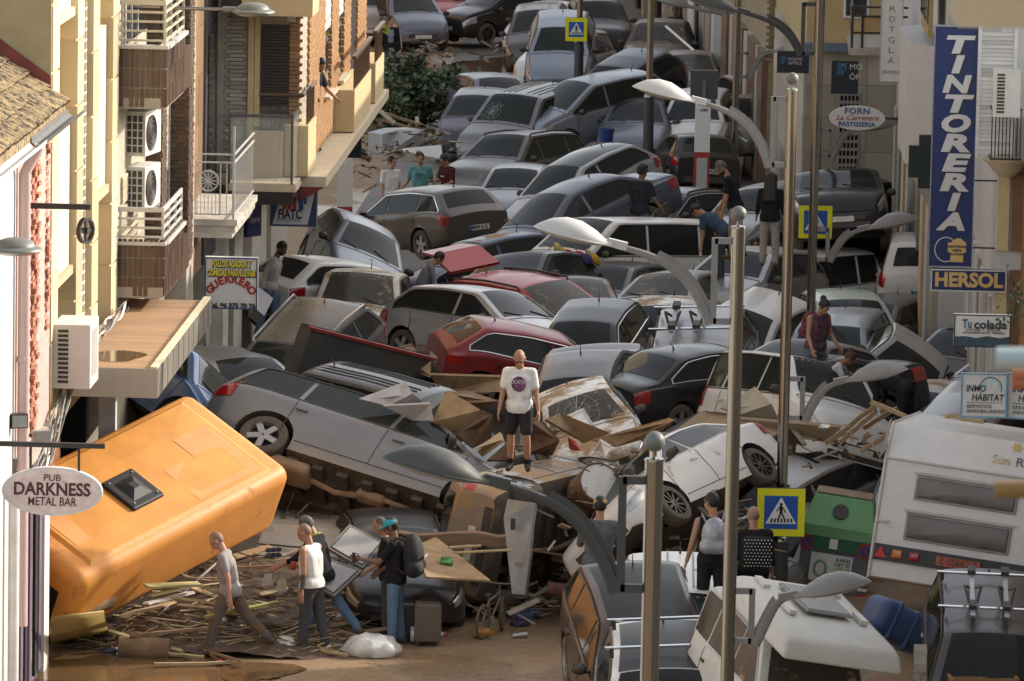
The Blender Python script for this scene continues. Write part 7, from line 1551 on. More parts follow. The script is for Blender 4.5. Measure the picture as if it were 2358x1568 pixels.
X = person(on_heap(1738, 1175, 1.68, 72.0), 100, 'bald person in black carrying a spotted bag behind the lowest crossing sign', 1.70, 'tan', 6, 0, (4, 0), ((0, 0), (0, 2)), ((4, 10, 10), (4, 8, 20)), C_BLACK, 1.6, C_BLACK, 1, S_MUD, STUBBLE, 'stubble', hands=False, width=1.1)
B0 = aty(*zp('I', 600, 720), 71.6)
r = empty('spotted_bag', Tm(B0), 'black bag with white polka dots on the back of the bald person in black', 'bag')
rbox(.40, .18, .40, .08, 5, -.2).build('bag_body', C_BLACK, r, None, True)
mbd = MB()
for i in range(9):
    for j in range(9):
        x = -.17 + i * .042 + (j % 2) * .02; z = -.165 + j * .042
        if abs(x) < .18: mbd.ball((x, -.092, z), .0085, 5, sc=(1, .3, 1))
o = mbd.build('white_dots', M_SIGNW, r); o['kind'] = 'stuff'
# left side, doorway and window
person(on_heap(622, 553, 1.74, 101.5), -20, 'bearded man in white long-sleeved shirt leaning from the shop doorway on the left', 1.76, 'brown', 14, 0, (18, 0), ((8, 4), (-8, 6)), ((-20, 10, 20), (-10, 8, 14)), cloth('stained_white_shirt', (.42, .38, .37), .2), 2, C_JEAN, 1, S_MUD, HAIR, 'short', hands=False, beard=HAIR)
hp_ = aty(730, 140, 100.8)
person(Vector((hp_.x - .14, 100.8, hp_.z - 1.62)), -35, 'dark haired man leaning out of a window of the ochre brick building', 1.72, 'tan', 16, 0, (22, 0), ((0, 0), (0, 0)), ((34, 14, 30), (20, 10, 60)), C_NAVY, .6, C_BLACK, 1, S_BLACK, HAIR, 'short', beard=HAIR, hands=False)
person(on_heap(965, 600, 1.45, 101.0), 10, 'person in grey jacket bending under the raised red tailgate', 1.70, 'tan', 26, 0, (20, 0), ((6, 4), (-6, 6)), ((40, 8, 30), (36, 8, 30)), cloth('grey_blue_jacket', (.16, .18, .20)), 2, C_BLACK, 1, S_MUD, HAIR, 'short', hands=False)
person(on_heap(1555, 20, 1.7, 162), -100, 'person in dark clothes in the shade of the far right-hand shops', 1.75, 'brown', 4, 0, (10, 0), ((0, 0), (0, 0)), ((5, 8, 20), (5, 8, 20)), C_BLACK, 2, C_BLACK, 1, S_BLACK, HAIR, 'short', hands=False)
# ------------------------------------------------------------------ uprooted bush
rb = random.Random(11)
M_LEAF = mat('dark_leaf', (.075, .115, .052), .45, var=.35, scale=3, rnd=True, dust=.10); M_LEAF2 = mat('pale_leaf', (.13, .18, .08), .5, var=.3, scale=3, rnd=True); M_BARK = mat('muddy_bark', (.075, .052, .035), .9, var=.3)
leafm = []
for mm in (M_LEAF, M_LEAF2):
    me = MB().add([(0, 0, 0), (.045, .05, .015), (.10, .045, .02), (.17, 0, 0), (.10, -.045, .02), (.045, -.05, .015), (.08, 0, -.006)], [(0, 1, 6), (1, 2, 6), (2, 3, 6), (3, 4, 6), (4, 5, 6), (5, 0, 6)]).mesh('leaf'); me.materials.append(mm); leafm.append(me)
def bush(cx, cy, R_, Hh, n, label, nlimb=16, name='uprooted_bush'):
    r = empty(name, Tm(cx, cy, 0), label, 'bush'); limbs = []
    for k in range(nlimb):
        a = rb.random() * 6.28; t = rb.uniform(.25, 1.0); e = Vector((math.cos(a) * R_[0] * t, math.sin(a) * R_[1] * t, Hh * rb.uniform(.55, 1.0) * (1.15 - .35 * t)))
        s = Vector((e.x * .25 + rb.uniform(-.3, .3), e.y * .25, .05)); m = (s + e) / 2 + Vector((rb.uniform(-.2, .2), rb.uniform(-.2, .2), rb.uniform(.0, .3)))
        limbs.append((s, m, e)); MB().tube([s, m, e], [.035, .022, .008], 5).build('limb', M_BARK, r)
    big = MB(); mi = []; cnt = 0
    for i in range(n):
        s, m, e = rb.choice(limbs); t = rb.random() ** .6
        p = s * (1 - t) ** 2 + m * 2 * t * (1 - t) + e * t * t + Vector((rb.gauss(0, .16), rb.gauss(0, .2), rb.gauss(0, .10)))
        if p.z < .05: p.z = .05 + rb.random() * .1
        R = Euler((rb.uniform(-.9, .9), rb.uniform(-1.1, .3), rb.random() * 6.28)).to_matrix().to_4x4(); sc = rb.uniform(.7, 1.35)
        M = Tm(p) @ R @ Matrix.Scale(sc, 4)
        if cnt < 300: link('leaf', leafm[0 if rb.random() < .7 else 1], r, M); cnt += 1
        else: src = leafm[0]; big.add([tuple(v.co) for v in src.vertices], [tuple(q.vertices) for q in src.polygons], 0 if rb.random() < .65 else 1, M)
    o = big.build('foliage', [M_LEAF, M_LEAF2], r); o['kind'] = 'stuff'; return r
p = atz(960, 300); bush(p.x - .45, p.y + .6, (2.1, 2.4), 1.75, 6500, 'dense dark green uprooted bush lying across the street on the left', 30)
p = aty(875, 68, 121); r = empty('hanging_plant', Tm(p), 'small yellow-green fern frond hanging from the ochre brick building', 'plant')
for k in range(7):
    e = Vector((.20 * math.cos(-.7 + .3 * k), -.05, .10 * math.sin(-.9 + .34 * k))); mb = MB()
    for q in range(7): c_ = e * (q + 1) / 7; mb.box(c_, (.03, .01, .035), 0, None, (0, k * .3, 0))
    mb.build('frond', mat('lime_frond', (.32, .38, .06), .6, var=.2), r)
p = aty(*zp('F', 2285, 540), 79); r = empty('climbing_plant', Tm(p), 'small green climbing plant on the brick corner at the right edge', 'plant')
for k in range(60): link('leaf', leafm[k % 2], r, Tm(rb.gauss(0, .10), rb.gauss(0, .06), rb.gauss(0, .17)) @ Euler((rb.random() * 3, rb.random() * 3, rb.random() * 6)).to_matrix().to_4x4() @ Matrix.Scale(.45, 4))
MB().tube([(0, 0, -.3), (.03, 0, 0), (-.02, 0, .35)], .012, 5).build('stem', M_BARK, r)
# ------------------------------------------------------------------ debris
def plank(a, b, wd, th, m, name='plank', label=None, cat='plank', roll=0.0, group=None):
    a = Vector(a); b = Vector(b); d = b - a
    M = frame((a + b) / 2, d, (d.y * -1, d.x, 0) if abs(d.z) < d.length * .98 else (1, 0, 0)) @ Matrix.Rotation(roll, 4, 'X')
    n = 6; vs = []; L_ = d.length
    rr = random.Random(int(abs(a.x * 997 + b.z * 131 + a.y * 17)) )
    for i in range(n + 1):
        x = -L_ / 2 + L_ * i / n; j = .5 * th * rr.uniform(-.4, .4)
        ww = wd / 2 * rr.uniform(.92, 1.06) * (rr.uniform(.75, 1) if i in (0, n) else 1)
        vs += [(x + (rr.uniform(-.3, .3) * wd if i in (0, n) else 0), -ww, -th / 2 + j), (x, ww, -th / 2 + j), (x, ww, th / 2 + j), (x, -ww, th / 2 + j)]
    fs = [(4 * i + k, 4 * i + (k + 1) % 4, 4 * i + 4 + (k + 1) % 4, 4 * i + 4 + k) for i in range(n) for k in range(4)] + [(3, 2, 1, 0), (4 * n, 4 * n + 1, 4 * n + 2, 4 * n + 3)]
    o = MB().add(vs, fs).build(name, m, None, M)
    return tag(o, label, cat, group) if label else o
def sheetpiece(pts, th, m, name, label, cat, parent=None):        # a bent board or panel through corner points, with thickness
    pts = [Vector(p) for p in pts]; n = (pts[1] - pts[0]).cross(pts[-1] - pts[0]).normalized()
    if n.dot(CO - pts[0]) < 0: n = -n
    c = sum(pts, Vector()) / len(pts); k = len(pts)
    vs = [p - c for p in pts] + [p - c - n * th for p in pts]
    fr_ = [tuple(range(k)), tuple(range(2 * k - 1, k - 1, -1))] + [(i, k + i, k + (i + 1) % k, (i + 1) % k) for i in range(k)]
    bm = bmesh.new(); bv = [bm.verts.new(v) for v in vs]
    for f in fr_: bm.faces.new([bv[i] for i in f])
    bmesh.ops.recalc_face_normals(bm, faces=bm.faces); me = bpy.data.meshes.new(name); bm.to_mesh(me); bm.free(); me.materials.append(m)
    o = link(name, me, parent, Tm(c)); return tag(o, label, cat) if label else o
def PZ(reg, x, y, Y): return aty(*zp(reg, x, y), Y)
# heap of drift between van and street: twigs and reeds as one mass on top of countable planks
def drift(x0, x1, y0, y1, zf, n, seed, label, rmin=.004, rmax=.014, ln=(.25, 1.1), mats=None, flat=.18, name='drift_litter'):
    rr = random.Random(seed); mb = MB()
    for i in range(n):
        x = rr.uniform(x0, x1); y = rr.uniform(y0, y1); z = zf(x, y) * rr.uniform(.3, 1.05) + .02
        a = rr.gauss(.2, .6); L_ = rr.uniform(*ln); d = Vector((math.cos(a), math.sin(a) * 1.2, rr.gauss(0, flat))) * L_
        q = Vector((x, y, z)); mb.tube([q - d / 2, q + Vector((0, 0, rr.gauss(0, .03))), q + d / 2], rr.uniform(rmin, rmax), 4, rr.randrange(len(mats)))
    o = mb.build(name, mats); o['kind'] = 'stuff'; o['label'] = label; o['category'] = 'debris'; return o
def mound(x0, x1, y0, y1, zf, m, name, n=40, seed=1):
    rr = random.Random(seed); vs = []; fs = []
    for i in range(n + 1):
        for j in range(n + 1):
            x = x0 + (x1 - x0) * i / n; y = y0 + (y1 - y0) * j / n; z = zf(x, y)
            vs.append((x, y, z + (rr.uniform(-.03, .03) if z > .02 else -.02)))
    for i in range(n):
        for j in range(n): fs.append((i * (n + 1) + j, (i + 1) * (n + 1) + j, (i + 1) * (n + 1) + j + 1, i * (n + 1) + j + 1))
    o = MB().add(vs, fs).build(name, m, None, None, True); o['kind'] = 'stuff'; return o
M_SILT = mat('dark_silt', (.085, .055, .034), .75, var=.4, scale=5, bump=.8, bscale=18)
LITTER = [M_PALEWOOD, M_WOOD, mat('dry_reed', (.40, .31, .16), .8, var=.2), M_DARKWOOD, mat('grey_twig', (.13, .10, .075), .9)]
A_ = atz(330, 1480); B_ = atz(620, 1290)
hz = lambda x, y: .80 * math.exp(-((x + 4.1) / 1.5) ** 2 - ((y - 78.6) / 2.3) ** 2) + .5 * math.exp(-((x + 2.7) / .8) ** 2 - ((y - 78.4) / 1.0) ** 2) + .12 * math.exp(-((x + 3.2) / 1.3) ** 2 - ((y - 76.4) / .8) ** 2) - .06
tag(mound(-6.1, -1.6, 75.4, 82, hz, M_SILT, 'silt_heap'), 'dark wet silt heaped below the orange camper van', 'silt')
drift(-5.8, -1.9, 75.8, 81, hz, 1900, 5, 'tangle of reeds, twigs and splinters under the orange camper van', mats=LITTER)
hz2 = lambda x, y: .95 * math.exp(-((x + 3.2) / .7) ** 2 - ((y - 81.2) / 1.4) ** 2)
drift(-4.2, -2.2, 79.6, 82.4, hz2, 420, 6, 'matted dark roots and straw behind the striding bald man', rmin=.003, rmax=.008, ln=(.2, .7), mats=LITTER, flat=.7)
hz3 = lambda x, y: .30
drift(-.8, 2.2, 78.2, 82.5, hz3, 260, 8, 'scattered sticks and straw right of the muddy bicycle', mats=LITTER)
drift(1.0, 3.6, 79.5, 84, lambda x, y: .9, 300, 9, 'splintered timber litter below the white tilted saloon', rmax=.02, mats=[M_WOOD, M_DARKWOOD, M_PALEWOOD])
drift(-1.2, 3.6, 84.5, 87.5, lambda x, y: 1.25, 200, 10, 'splintered wood pieces lying around the walking bald man', rmax=.02, ln=(.2, .8), mats=[M_WOOD, M_DARKWOOD])
for i, (x0, y0, x1, y1, dz0, dz1, wd, m) in enumerate((
    (282, 1418, 395, 1386, .45, .50, .16, M_PALEWOOD), (420, 1480, 560, 1525, .06, .10, .09, M_WOOD), (355, 1530, 535, 1525, .05, .05, .05, M_PALEWOOD), (250, 1452, 420, 1500, .25, .08, .06, LITTER[2]),
    (470, 1420, 640, 1385, .55, .62, .04, mat('green_cane', (.30, .30, .08), .6)), (300, 1462, 480, 1445, .30, .33, .07, M_WOOD), (470, 1478, 505, 1525, .14, .03, .10, M_DARKWOOD), (335, 1390, 440, 1365, .62, .66, .12, M_WHITEBOARD),
    (560, 1500, 650, 1480, .08, .12, .06, M_WOOD), (330, 1500, 470, 1512, .08, .06, .045, LITTER[2]), (395, 1375, 500, 1390, .7, .62, .06, LITTER[2]), (600, 1450, 700, 1482, .25, .12, .05, M_DARKWOOD), (250, 1440, 300, 1498, .3, .04, .08, M_DARKWOOD),
    (640, 1472, 745, 1478, .10, .09, .035, LITTER[2]), (740, 1498, 800, 1508, .05, .05, .05, LITTER[2]), (335, 1350, 460, 1344, .85, .80, .13, mat('yellow_foam_board', (.42, .36, .16), .8, mud=.2)), (345, 1372, 425, 1352, .7, .78, .12, mat('yellow_foam_board', (.42, .36, .16), .8, mud=.2)))):
    plank(atz(x0, y0, dz0), atz(x1, y1, dz1), wd, .035, m, 'plank', 'broken board or cane strewn below the orange camper van', 'plank', rb.uniform(-.4, .4), 'boards and canes strewn below the orange van')
ra = random.Random(77)
for i in range(46):
    x = ra.uniform(-5.4, -1.9); y = ra.uniform(76.3, 80.5); z = max(.04, hz(x, y)) + ra.uniform(0, .10); a = ra.gauss(.15, .55); L_ = ra.uniform(.35, 1.15); d = Vector((math.cos(a), math.sin(a), ra.gauss(0, .16))) * L_ / 2
    plank(Vector((x, y, z)) - d, Vector((x, y, z)) + d, ra.uniform(.05, .15), ra.uniform(.015, .035), ra.choice((M_WOOD, M_PALEWOOD, M_DARKWOOD, M_DARKWOOD, M_WOOD, M_WHITEBOARD)), 'plank', 'broken board or cane strewn below the orange camper van', 'plank', ra.uniform(-.6, .6), 'boards and canes strewn below the orange van')
# curled yellow board at lower left
cb = MB(); vs = []
for i in range(9):
    u = i / 8
    for (x, y, z) in ((lambda a, b: [a, b])(atz(118 + 0 * u, 1420 + 60 * u, .95 - .9 * u), atz(238 + 18 * u, 1405 + 52 * u, .85 - .78 * u))): vs.append((x, y - .22 * math.sin(math.pi * u), z))
cb.add(vs, [(2 * i, 2 * i + 1, 2 * i + 3, 2 * i + 2) for i in range(8)] ); o = cb.build('curled_board', mat('mustard_board', (.36, .27, .09), .6, var=.15, mud=.25), None, None, True)
md = o.modifiers.new('t', 'SOLIDIFY'); md.thickness = .02; tag(o, 'mustard yellow board curled against the peeling pillar, lower left', 'board')
g = MB(); g.tube([atz(150, 1400, .55), atz(245, 1370, .62)], .20, 12); tag(g.build('cardboard_drum', mat('cardboard_brown', (.30, .20, .12), .9, var=.15), None, None, True), 'brown cardboard drum behind the curled yellow board', 'drum')
g = MB(); g.tube([atz(275, 1490, .12), atz(390, 1498, .10)], [.15, .17], 12); tag(g.build('rolled_sack', mat('muddy_sack', (.21, .135, .075), .9, var=.3, mud=.2), None, None, True), 'brown rolled sack lying in the litter near the water edge', 'sack')
tag(MB().tube([atz(362, 1418, .35), atz(515, 1282, 1.05)], .018, 8).build('metal_rod', M_CHROME, None, None, True), 'thin shiny metal rod slanting up below the orange camper van', 'rod')
# plastic bags, bottles, cans
M_FILM = mat('clear_plastic_film', (.62, .62, .60), .18, var=.2, scale=6, mud=.14, spec=.8, bump=.9, bscale=9)
def bag(px, py, rx, ry, rz, label, seed, m=None, name='plastic_bag', cat='bag', z=0.0):
    p = atz(px, py, z); rr = random.Random(seed); bm = bmesh.new(); bmesh.ops.create_icosphere(bm, subdivisions=3, radius=1.0)
    ph = [Vector((rr.uniform(-1, 1), rr.uniform(-1, 1), rr.uniform(-1, 1))).normalized() for _ in range(16)]
    for v in bm.verts:
        d = v.co.normalized(); f = 1 + sum(.09 * abs(math.sin(6 * d.dot(q) + i)) for i, q in enumerate(ph)) - .6; v.co = Vector((d.x * rx * f, d.y * ry * f, max(d.z * rz * f, -rz * .55)))
    me = bpy.data.meshes.new(name); bm.to_mesh(me); bm.free(); me.polygons.foreach_set('use_smooth', [True] * len(me.polygons)); me.materials.append(m or M_FILM)
    return tag(link(name, me, None, Tm(p.x, p.y, z + rz * .5)), label, cat)
bag(857, 1505, .30, .26, .15, 'large crumpled clear plastic bag on the wet ground in the foreground', 3)
bag(655, 1498, .17, .15, .11, 'small clear plastic bag at the feet of the man in white sleeveless shirt', 4)
bag(506, 1440, .12, .12, .09, 'white plastic bag among the reeds beside the striding man', 5, z=.25)
bag(1205, 1420, .20, .16, .09, 'blue printed food wrapper on the ground right of the bicycle', 6, mat('blue_wrapper', (.09, .17, .36), .4, var=.6, scale=10), 'food_wrapper', 'wrapper')
bag(1196, 1440, .10, .08, .05, 'dark purple wrapper just below the blue food wrapper', 7, mat('purple_wrapper', (.05, .03, .09), .4, var=.5, scale=12), 'food_wrapper', 'wrapper')
bag(1165, 1372, .14, .12, .08, 'grey crumpled plastic sheet behind the bicycle handlebars', 8, mat('grey_film', (.28, .28, .29), .3, var=.3), z=.1)
def bottle(px, py, ang, s, m, cm, label, cat='bottle'):
    p = atz(px, py); r = empty('plastic_bottle', Tm(p.x, p.y, .09 * s) @ Rz(ang) @ Matrix.Rotation(math.pi / 2, 4, 'Y') @ Matrix.Scale(s, 4), label, cat)
    MB().lathe([(.001, -.16), (.075, -.16), (.085, -.14), (.082, -.09), (.086, -.05), (.082, 0), (.086, .06), (.08, .10), (.04, .15), (.02, .17), (.02, .19)], 18, cap=True).build('bottle_body', m, r, None, True)
    MB().lathe([(.001, .215), (.024, .215), (.024, .185)], 12).build('bottle_cap', cm, r, None, True); MB().lathe([(.088, -.02), (.088, .055)], 18).build('bottle_label', cm, r, None, True)
bottle(980, 1480, .1, 1.35, mat('clear_bottle', (.50, .50, .49), .08, var=.2, spec=.8), mat('bottle_red', (.36, .05, .04), .4), 'big clear water bottle with red label beside the suitcase')
bottle(1110, 1468, .2, .8, mat('orange_bottle', (.42, .20, .03), .12, var=.2), mat('bottle_orange', (.50, .16, .03), .4), 'small orange soft drink bottle on the ground in the sun')
bottle(600, 1475, 2.0, .7, mat('clear_bottle', (.50, .50, .49), .08, var=.2, spec=.8), M_SIGNW, 'small clear bottle in the litter beneath the striding man')
def can(px, py, ang, label, m, z=0.0):
    p = atz(px, py, z); o = MB().lathe([(.001, -.083), (.028, -.083), (.033, -.07), (.033, .07), (.027, .083), (.001, .083)], 14).build('drink_can', m, None, Tm(p.x, p.y, z + .035) @ Rz(ang) @ Matrix.Rotation(1.5, 4, 'Y') @ Matrix.Scale(1.25, 4), True); tag(o, label, 'can')
M_CANK = mat('can_dark_blue', (.05, .055, .10), .3, metal=.5, var=.5, scale=20); M_CANS = mat('can_silver', (.45, .45, .45), .3, metal=.8, var=.3)
can(250, 1505, .1, 'dark printed drink can nearest the water edge at lower left', M_CANK); can(275, 1500, .6, 'silver drink can beside the rolled sack', M_CANS); can(430, 1482, -.5, 'dark blue can lying by the foot of the striding man', M_CANK, .02); can(403, 1478, .9, 'silver can in the litter left of the dark blue can', M_CANS, .05)
can(590, 1442, .3, 'silver can among the sticks behind the striding man', M_CANS, .12); can(508, 1530, 1.3, 'red can standing in the gutter water at the bottom', mat('can_red', (.38, .05, .04), .35, metal=.3)); can(1197, 1468, .1, 'silver can on the sunny ground right of the orange bottle', M_CANS)
# white cup near man's shoe
p = atz(745, 1478); tag(MB().lathe([(.04, 0), (.055, .16), (.05, .16), (.036, .01)], 14, 0, Tm(p.x, p.y, 0), cap=True).build('white_tub', M_SIGNW), 'white plastic tub standing behind the white trainers', 'tub')
# refrigerated counter / metal cabinet and glass doors
r = empty('metal_cabinet', Tm(0, 0, 0), 'large grey metal cooling cabinet with vent grilles lying behind the group of men', 'cabinet'); Yc = 80.5
M_CAB = mat('dusty_cabinet_metal', (.33, .30, .255), .5, metal=.2, var=.12, dust=.3, mud=.15)
q = [PZ('G', 1820, 425, 82.5), PZ('G', 2352 + 130, 460, 82.0), PZ('G', 2352 + 130, 590, 80.0), PZ('G', 1770, 520, 80.5)]
sheetpiece(q, .9, M_CAB, 'cabinet_top', None, None, r)
sheetpiece([PZ('G', 1770, 522, 80.45), PZ('G', 2352 + 120, 592, 79.95), PZ('G', 2300, 840, 78.6), PZ('G', 1500, 850, 78.6)], .12, M_CAB, 'cabinet_side', None, None, r)
for (xa, xb) in ((1855, 1915), (1950, 2210), (2250, 2330)):
    for k in range(5):
        for j in range(max(2, int((xb - xa) / 22))):
            a = PZ('G', xa + j * 22, 452 + k * 12, 82.0 - .35 * k); MB().box(a + Vector((0, -.02, .012)), (.030, .03, .014), 0, None, (0, 0, 0)).build('vent_slot', M_BLACK, r)
plank(PZ('G', 1640, 660, 79.6), PZ('G', 2020, 690, 79.3), .03, .02, M_BLACK, 'door_gap').parent = r
tag(sheetpiece([PZ('G', 1560, 860, 78.2), PZ('G', 1990, 880, 78.0), PZ('G', 2150, 1150, 77.6), PZ('G', 1585, 1040, 77.6)], .5, mat('dirty_dark_cabinet', (.06, .05, .042), .5, var=.4, mud=.25), 'cabinet_front', None, None), 'dark dirty cabinet front with rusty upper edge behind the men', 'cabinet')
plank(PZ('G', 1560, 858, 78.15), PZ('G', 1985, 872, 77.95), .07, .03, mat('rusty_edge', (.28, .15, .08), .7, var=.3), 'rust_strip', 'rusty strip along the top of the dark cabinet front', 'strip')
def glassdoor(qs, label):
    r = sheetpiece(qs, .05, mat('door_frame_grey', (.20, .195, .19), .5, metal=.3, dust=.2), 'glass_door', label, 'glass door'); c = sum((Vector(p) for p in qs), Vector()) / 4
    n = (Vector(qs[1]) - Vector(qs[0])).cross(Vector(qs[3]) - Vector(qs[0])).normalized(); n = n if n.dot(CO - c) > 0 else -n
    for f, m, off in ((.90, M_BLACK, .006), (.84, mat('grey_sky_glass', (.36, .37, .385), .10, var=.2, scale=1.5, dust=.35, spec=.8), .011)):
        v = [(Vector(p) - c) * f + n * off for p in qs]; MB().add(v, [(0, 1, 2, 3)]).build('gasket' if f > .85 else 'pane', m, r)
glassdoor([PZ('H', 145, 535, 77.6), PZ('H', 375, 655, 77.4), PZ('H', 235, 825, 76.9), PZ('H', 0, 690, 77.1)], 'upper of two grey framed glass cooler doors behind the man in white')
glassdoor([PZ('H', -95, 720, 77.0), PZ('H', 230, 840, 76.8), PZ('H', 45, 1010, 76.4), PZ('H', -150, 900, 76.6)], 'lower of two grey framed glass cooler doors behind the man in white')
# cloths over the edge
for (x, y, lab) in ((1755, 905, 'left of two muddy rags hanging on the cabinet edge'), (1845, 945, 'right of two muddy rags hanging on the cabinet edge')):
    sheetpiece([PZ('G', x - 15, y - 40, 77.4), PZ('G', x + 35, y - 45, 77.4), PZ('G', x + 45, y + 30, 77.3), PZ('G', x + 5, y + 60, 77.3), PZ('G', x - 35, y + 40, 77.3)], .03, cloth('muddy_rag', (.36, .31, .25), .2), 'rag', lab, 'rag')
# chipboard sheet, beam and canes over the black hatchback
sheetpiece([PZ('H', 575, 680, 77.3), PZ('H', 715, 618, 77.9), PZ('H', 1075, 905, 76.6), PZ('H', 650, 880, 76.2)], .03, M_CHIP, 'chipboard_sheet', 'pale chipboard sheet lying on the black hatchback bonnet with a green packet', 'board')
bp_ = PZ('H', 785, 780, 76.85); tag(MB().box((0, 0, 0), (.17, .12, .05)).build('snack_packet', mat('green_packet', (.06, .20, .05), .5, var=.9, scale=16), None, Tm(bp_) @ Matrix.Rotation(.6, 4, 'X')), 'green and red packet lying on the chipboard sheet', 'packet')
plank(PZ('H', 470, 625, 78.0), PZ('H', 1255, 640, 77.9), .20, .16, mat('weathered_beam', (.22, .14, .085), .9, var=.4, scale=4, stretch=(.3, 4, 4)), 'timber_beam', 'thick weathered timber beam lying across the black hatchback roof', 'beam')
for (a, b, lab) in (((800, 690), (1010, 678), 'upper pale cane over the chipboard sheet'), ((840, 725), (1215, 705), 'lower pale cane over the chipboard sheet')): tag(MB().tube([PZ('H', *a, 77.0), PZ('H', *b, 77.2)], .02, 8).build('cane', LITTER[2], None, None, True), lab, 'cane')
# suitcases
def suitcase(x0, y0, x1, y1, Y, label, m):
    a = PZ('H', x0, y0, Y); b = PZ('H', x1, y1, Y); w_ = b.x - a.x; h_ = a.z - b.z
    r = empty('suitcase', Tm((a.x + b.x) / 2, Y, b.z), label, 'suitcase'); rbox(w_, .26, h_, .05, 4, 0).build('shell', m, r, None, True)
    for k in range(9): MB().box((-w_ * .40 + k * w_ * .10, -.133, h_ * .5), (.012, .012, h_ * .86)).build('rib', m, r)
    MB().tube([(-.09, 0, h_), (-.09, 0, h_ + .04), (.09, 0, h_ + .04), (.09, 0, h_)], .012, 6).build('handle', M_BLACK, r)
    for x in (-w_ * .36, w_ * .36): MB().lathe([(.001, -.02), (.035, -.02), (.035, .02), (.001, .02)], 10, 0, Tm(x, -.1, .0) @ Matrix.Rotation(math.pi / 2, 4, 'Y')).build('castor', M_BLACK, r)
suitcase(575, 1045, 748, 1310, 76.6, 'muddy ribbed suitcase standing in front of the black hatchback', mat('muddy_suitcase', (.105, .085, .065), .6, var=.2, dust=.2, mud=.15))
suitcase(490, 1060, 580, 1300, 76.95, 'black suitcase half hidden behind the muddy ribbed suitcase', M_BLACK)
bag(965, 1290, .2, .2, .3, 'dark muddy bag hanging between the young man and the headlight', 21, mat('muddy_bag', (.07, .055, .04), .8, var=.3), 'muddy_bag', 'bag', .6)
# bicycle
r = empty('bicycle', Tm(atz(*zp('H', 1085, 1265))) @ Rz(math.radians(68)) @ Matrix.Scale(.72, 4), 'mud-caked bicycle standing near the black hatchback', 'bicycle')
M_BIKE = mat('muddy_bike_frame', (.20, .16, .13), .6, var=.4, mud=.4)
def torus(R_, r_, M, m, name): MB().lathe([(R_ + r_ * math.cos(a), r_ * math.sin(a)) for a in np.linspace(0, 2 * math.pi, 9)], 28, 0, M).build(name, m, r, None, True)
for x, tilt in ((-.5, 0.0), (.5, .25)):
    Mw = Tm(x, 0, .34) @ Rz(tilt) @ Matrix.Rotation(math.pi / 2, 4, 'X'); torus(.31, .03, Mw, mat('muddy_tyre', (.13, .085, .05), .9, var=.3), 'wheel')
    mb = MB()
    for k in range(14): mb.tube([(0, 0, 0), (.29 * math.cos(k * .449), .29 * math.sin(k * .449), 0)], .003, 3, 0, Mw)
    o = mb.build('spokes', M_GREYMETAL, r); o['kind'] = 'stuff'
for a, b in (((-.5, 0, .34), (-.12, 0, .30)), ((-.12, 0, .30), (.36, 0, .66)), ((-.12, 0, .30), (-.22, 0, .78)), ((-.2, 0, .70), (.34, 0, .78)), ((-.5, 0, .34), (-.2, 0, .70)), ((.36, 0, .60), (.5, .03, .34)), ((.36, 0, .66), (.32, 0, .95))): MB().tube([a, b], .018, 8).build('frame_tube', M_BIKE, r, None, True)
MB().tube([(.30, -.30, .98), (.34, -.1, .95), (.34, .1, .95), (.30, .30, .98)], .016, 8).build('handlebar', M_BIKE, r, None, True); MB().ball((-.24, 0, .82), .09, 8, sc=(1.3, .7, .4)).build('saddle', M_BLACK, r, None, True)
MB().lathe([(.09, -.01), (.09, .01), (.001, .01)], 14, 0, Tm(-.12, -.06, .30) @ Matrix.Rotation(math.pi / 2, 4, 'X')).build('chainring', M_GREYMETAL, r)
# silver vertical panel (loose tailgate)
pa = [PZ('H', 1185, 370, 77.9), PZ('H', 1370, 395, 77.7), PZ('H', 1350, 520, 77.6), PZ('H', 1330, 760, 77.5), PZ('H', 1300, 1000, 77.4), PZ('H', 1215, 995, 77.4), PZ('H', 1180, 700, 77.6), PZ('H', 1160, 500, 77.7)]
r = sheetpiece(pa, .09, mat('dull_silver_panel', (.20, .19, .185), .3, metal=.6, var=.3, scale=1.5, dust=.15), 'loose_tailgate', 'torn off silver tailgate standing upright beside the stack of pallets', 'car part')
for (x, y, w2, h2) in ((1222, 535, .07, .16), (1258, 800, .10, .05), (1262, 960, .07, .04)): MB().box(PZ('H', x, y, 77.42) - r.location, (w2, .02, h2)).build('handle_recess', M_BLACK if y < 700 else M_CHROME, r)
# yellow panel, pallet, red pipe end
sheetpiece([PZ('H', 1530, 300, 80.8), PZ('H', 1580, 420, 80.8), PZ('H', 1530, 720, 80.2), PZ('H', 1395, 650, 80.0)], .04, mat('yellow_panel', (.46, .29, .02), .5, var=.2, mud=.25), 'yellow_panel', 'yellow panel with a blue stripe leaning left of the oil drum', 'panel')
plank(PZ('H', 1508, 470, 80.2), PZ('H', 1420, 690, 79.9), .05, .02, mat('panel_blue', (.08, .28, .42), .5), 'blue_stripe', 'blue strip along the yellow leaning panel', 'strip')
pr_ = empty('pallet', Tm(PZ('H', 1500, 780, 79.5)) @ Rz(.25) @ Matrix.Rotation(.18, 4, 'Y') @ Matrix.Rotation(-.12, 4, 'X'), 'muddy wooden pallet lying beneath the yellow leaning panel', 'pallet')
for k in range(7): MB().box((0, -.5 + k * .166, .11), (1.25, .11, .022)).build('slat', M_DARKWOOD if k % 3 else M_WOOD, pr_)
for x in (-.56, 0, .56):
    MB().box((x, 0, .085), (.10, 1.1, .022)).build('stringer', M_WOOD, pr_)
    for y in (-.48, 0, .48): MB().box((x, y, .035), (.12, .12, .075)).build('block', M_WOOD, pr_)
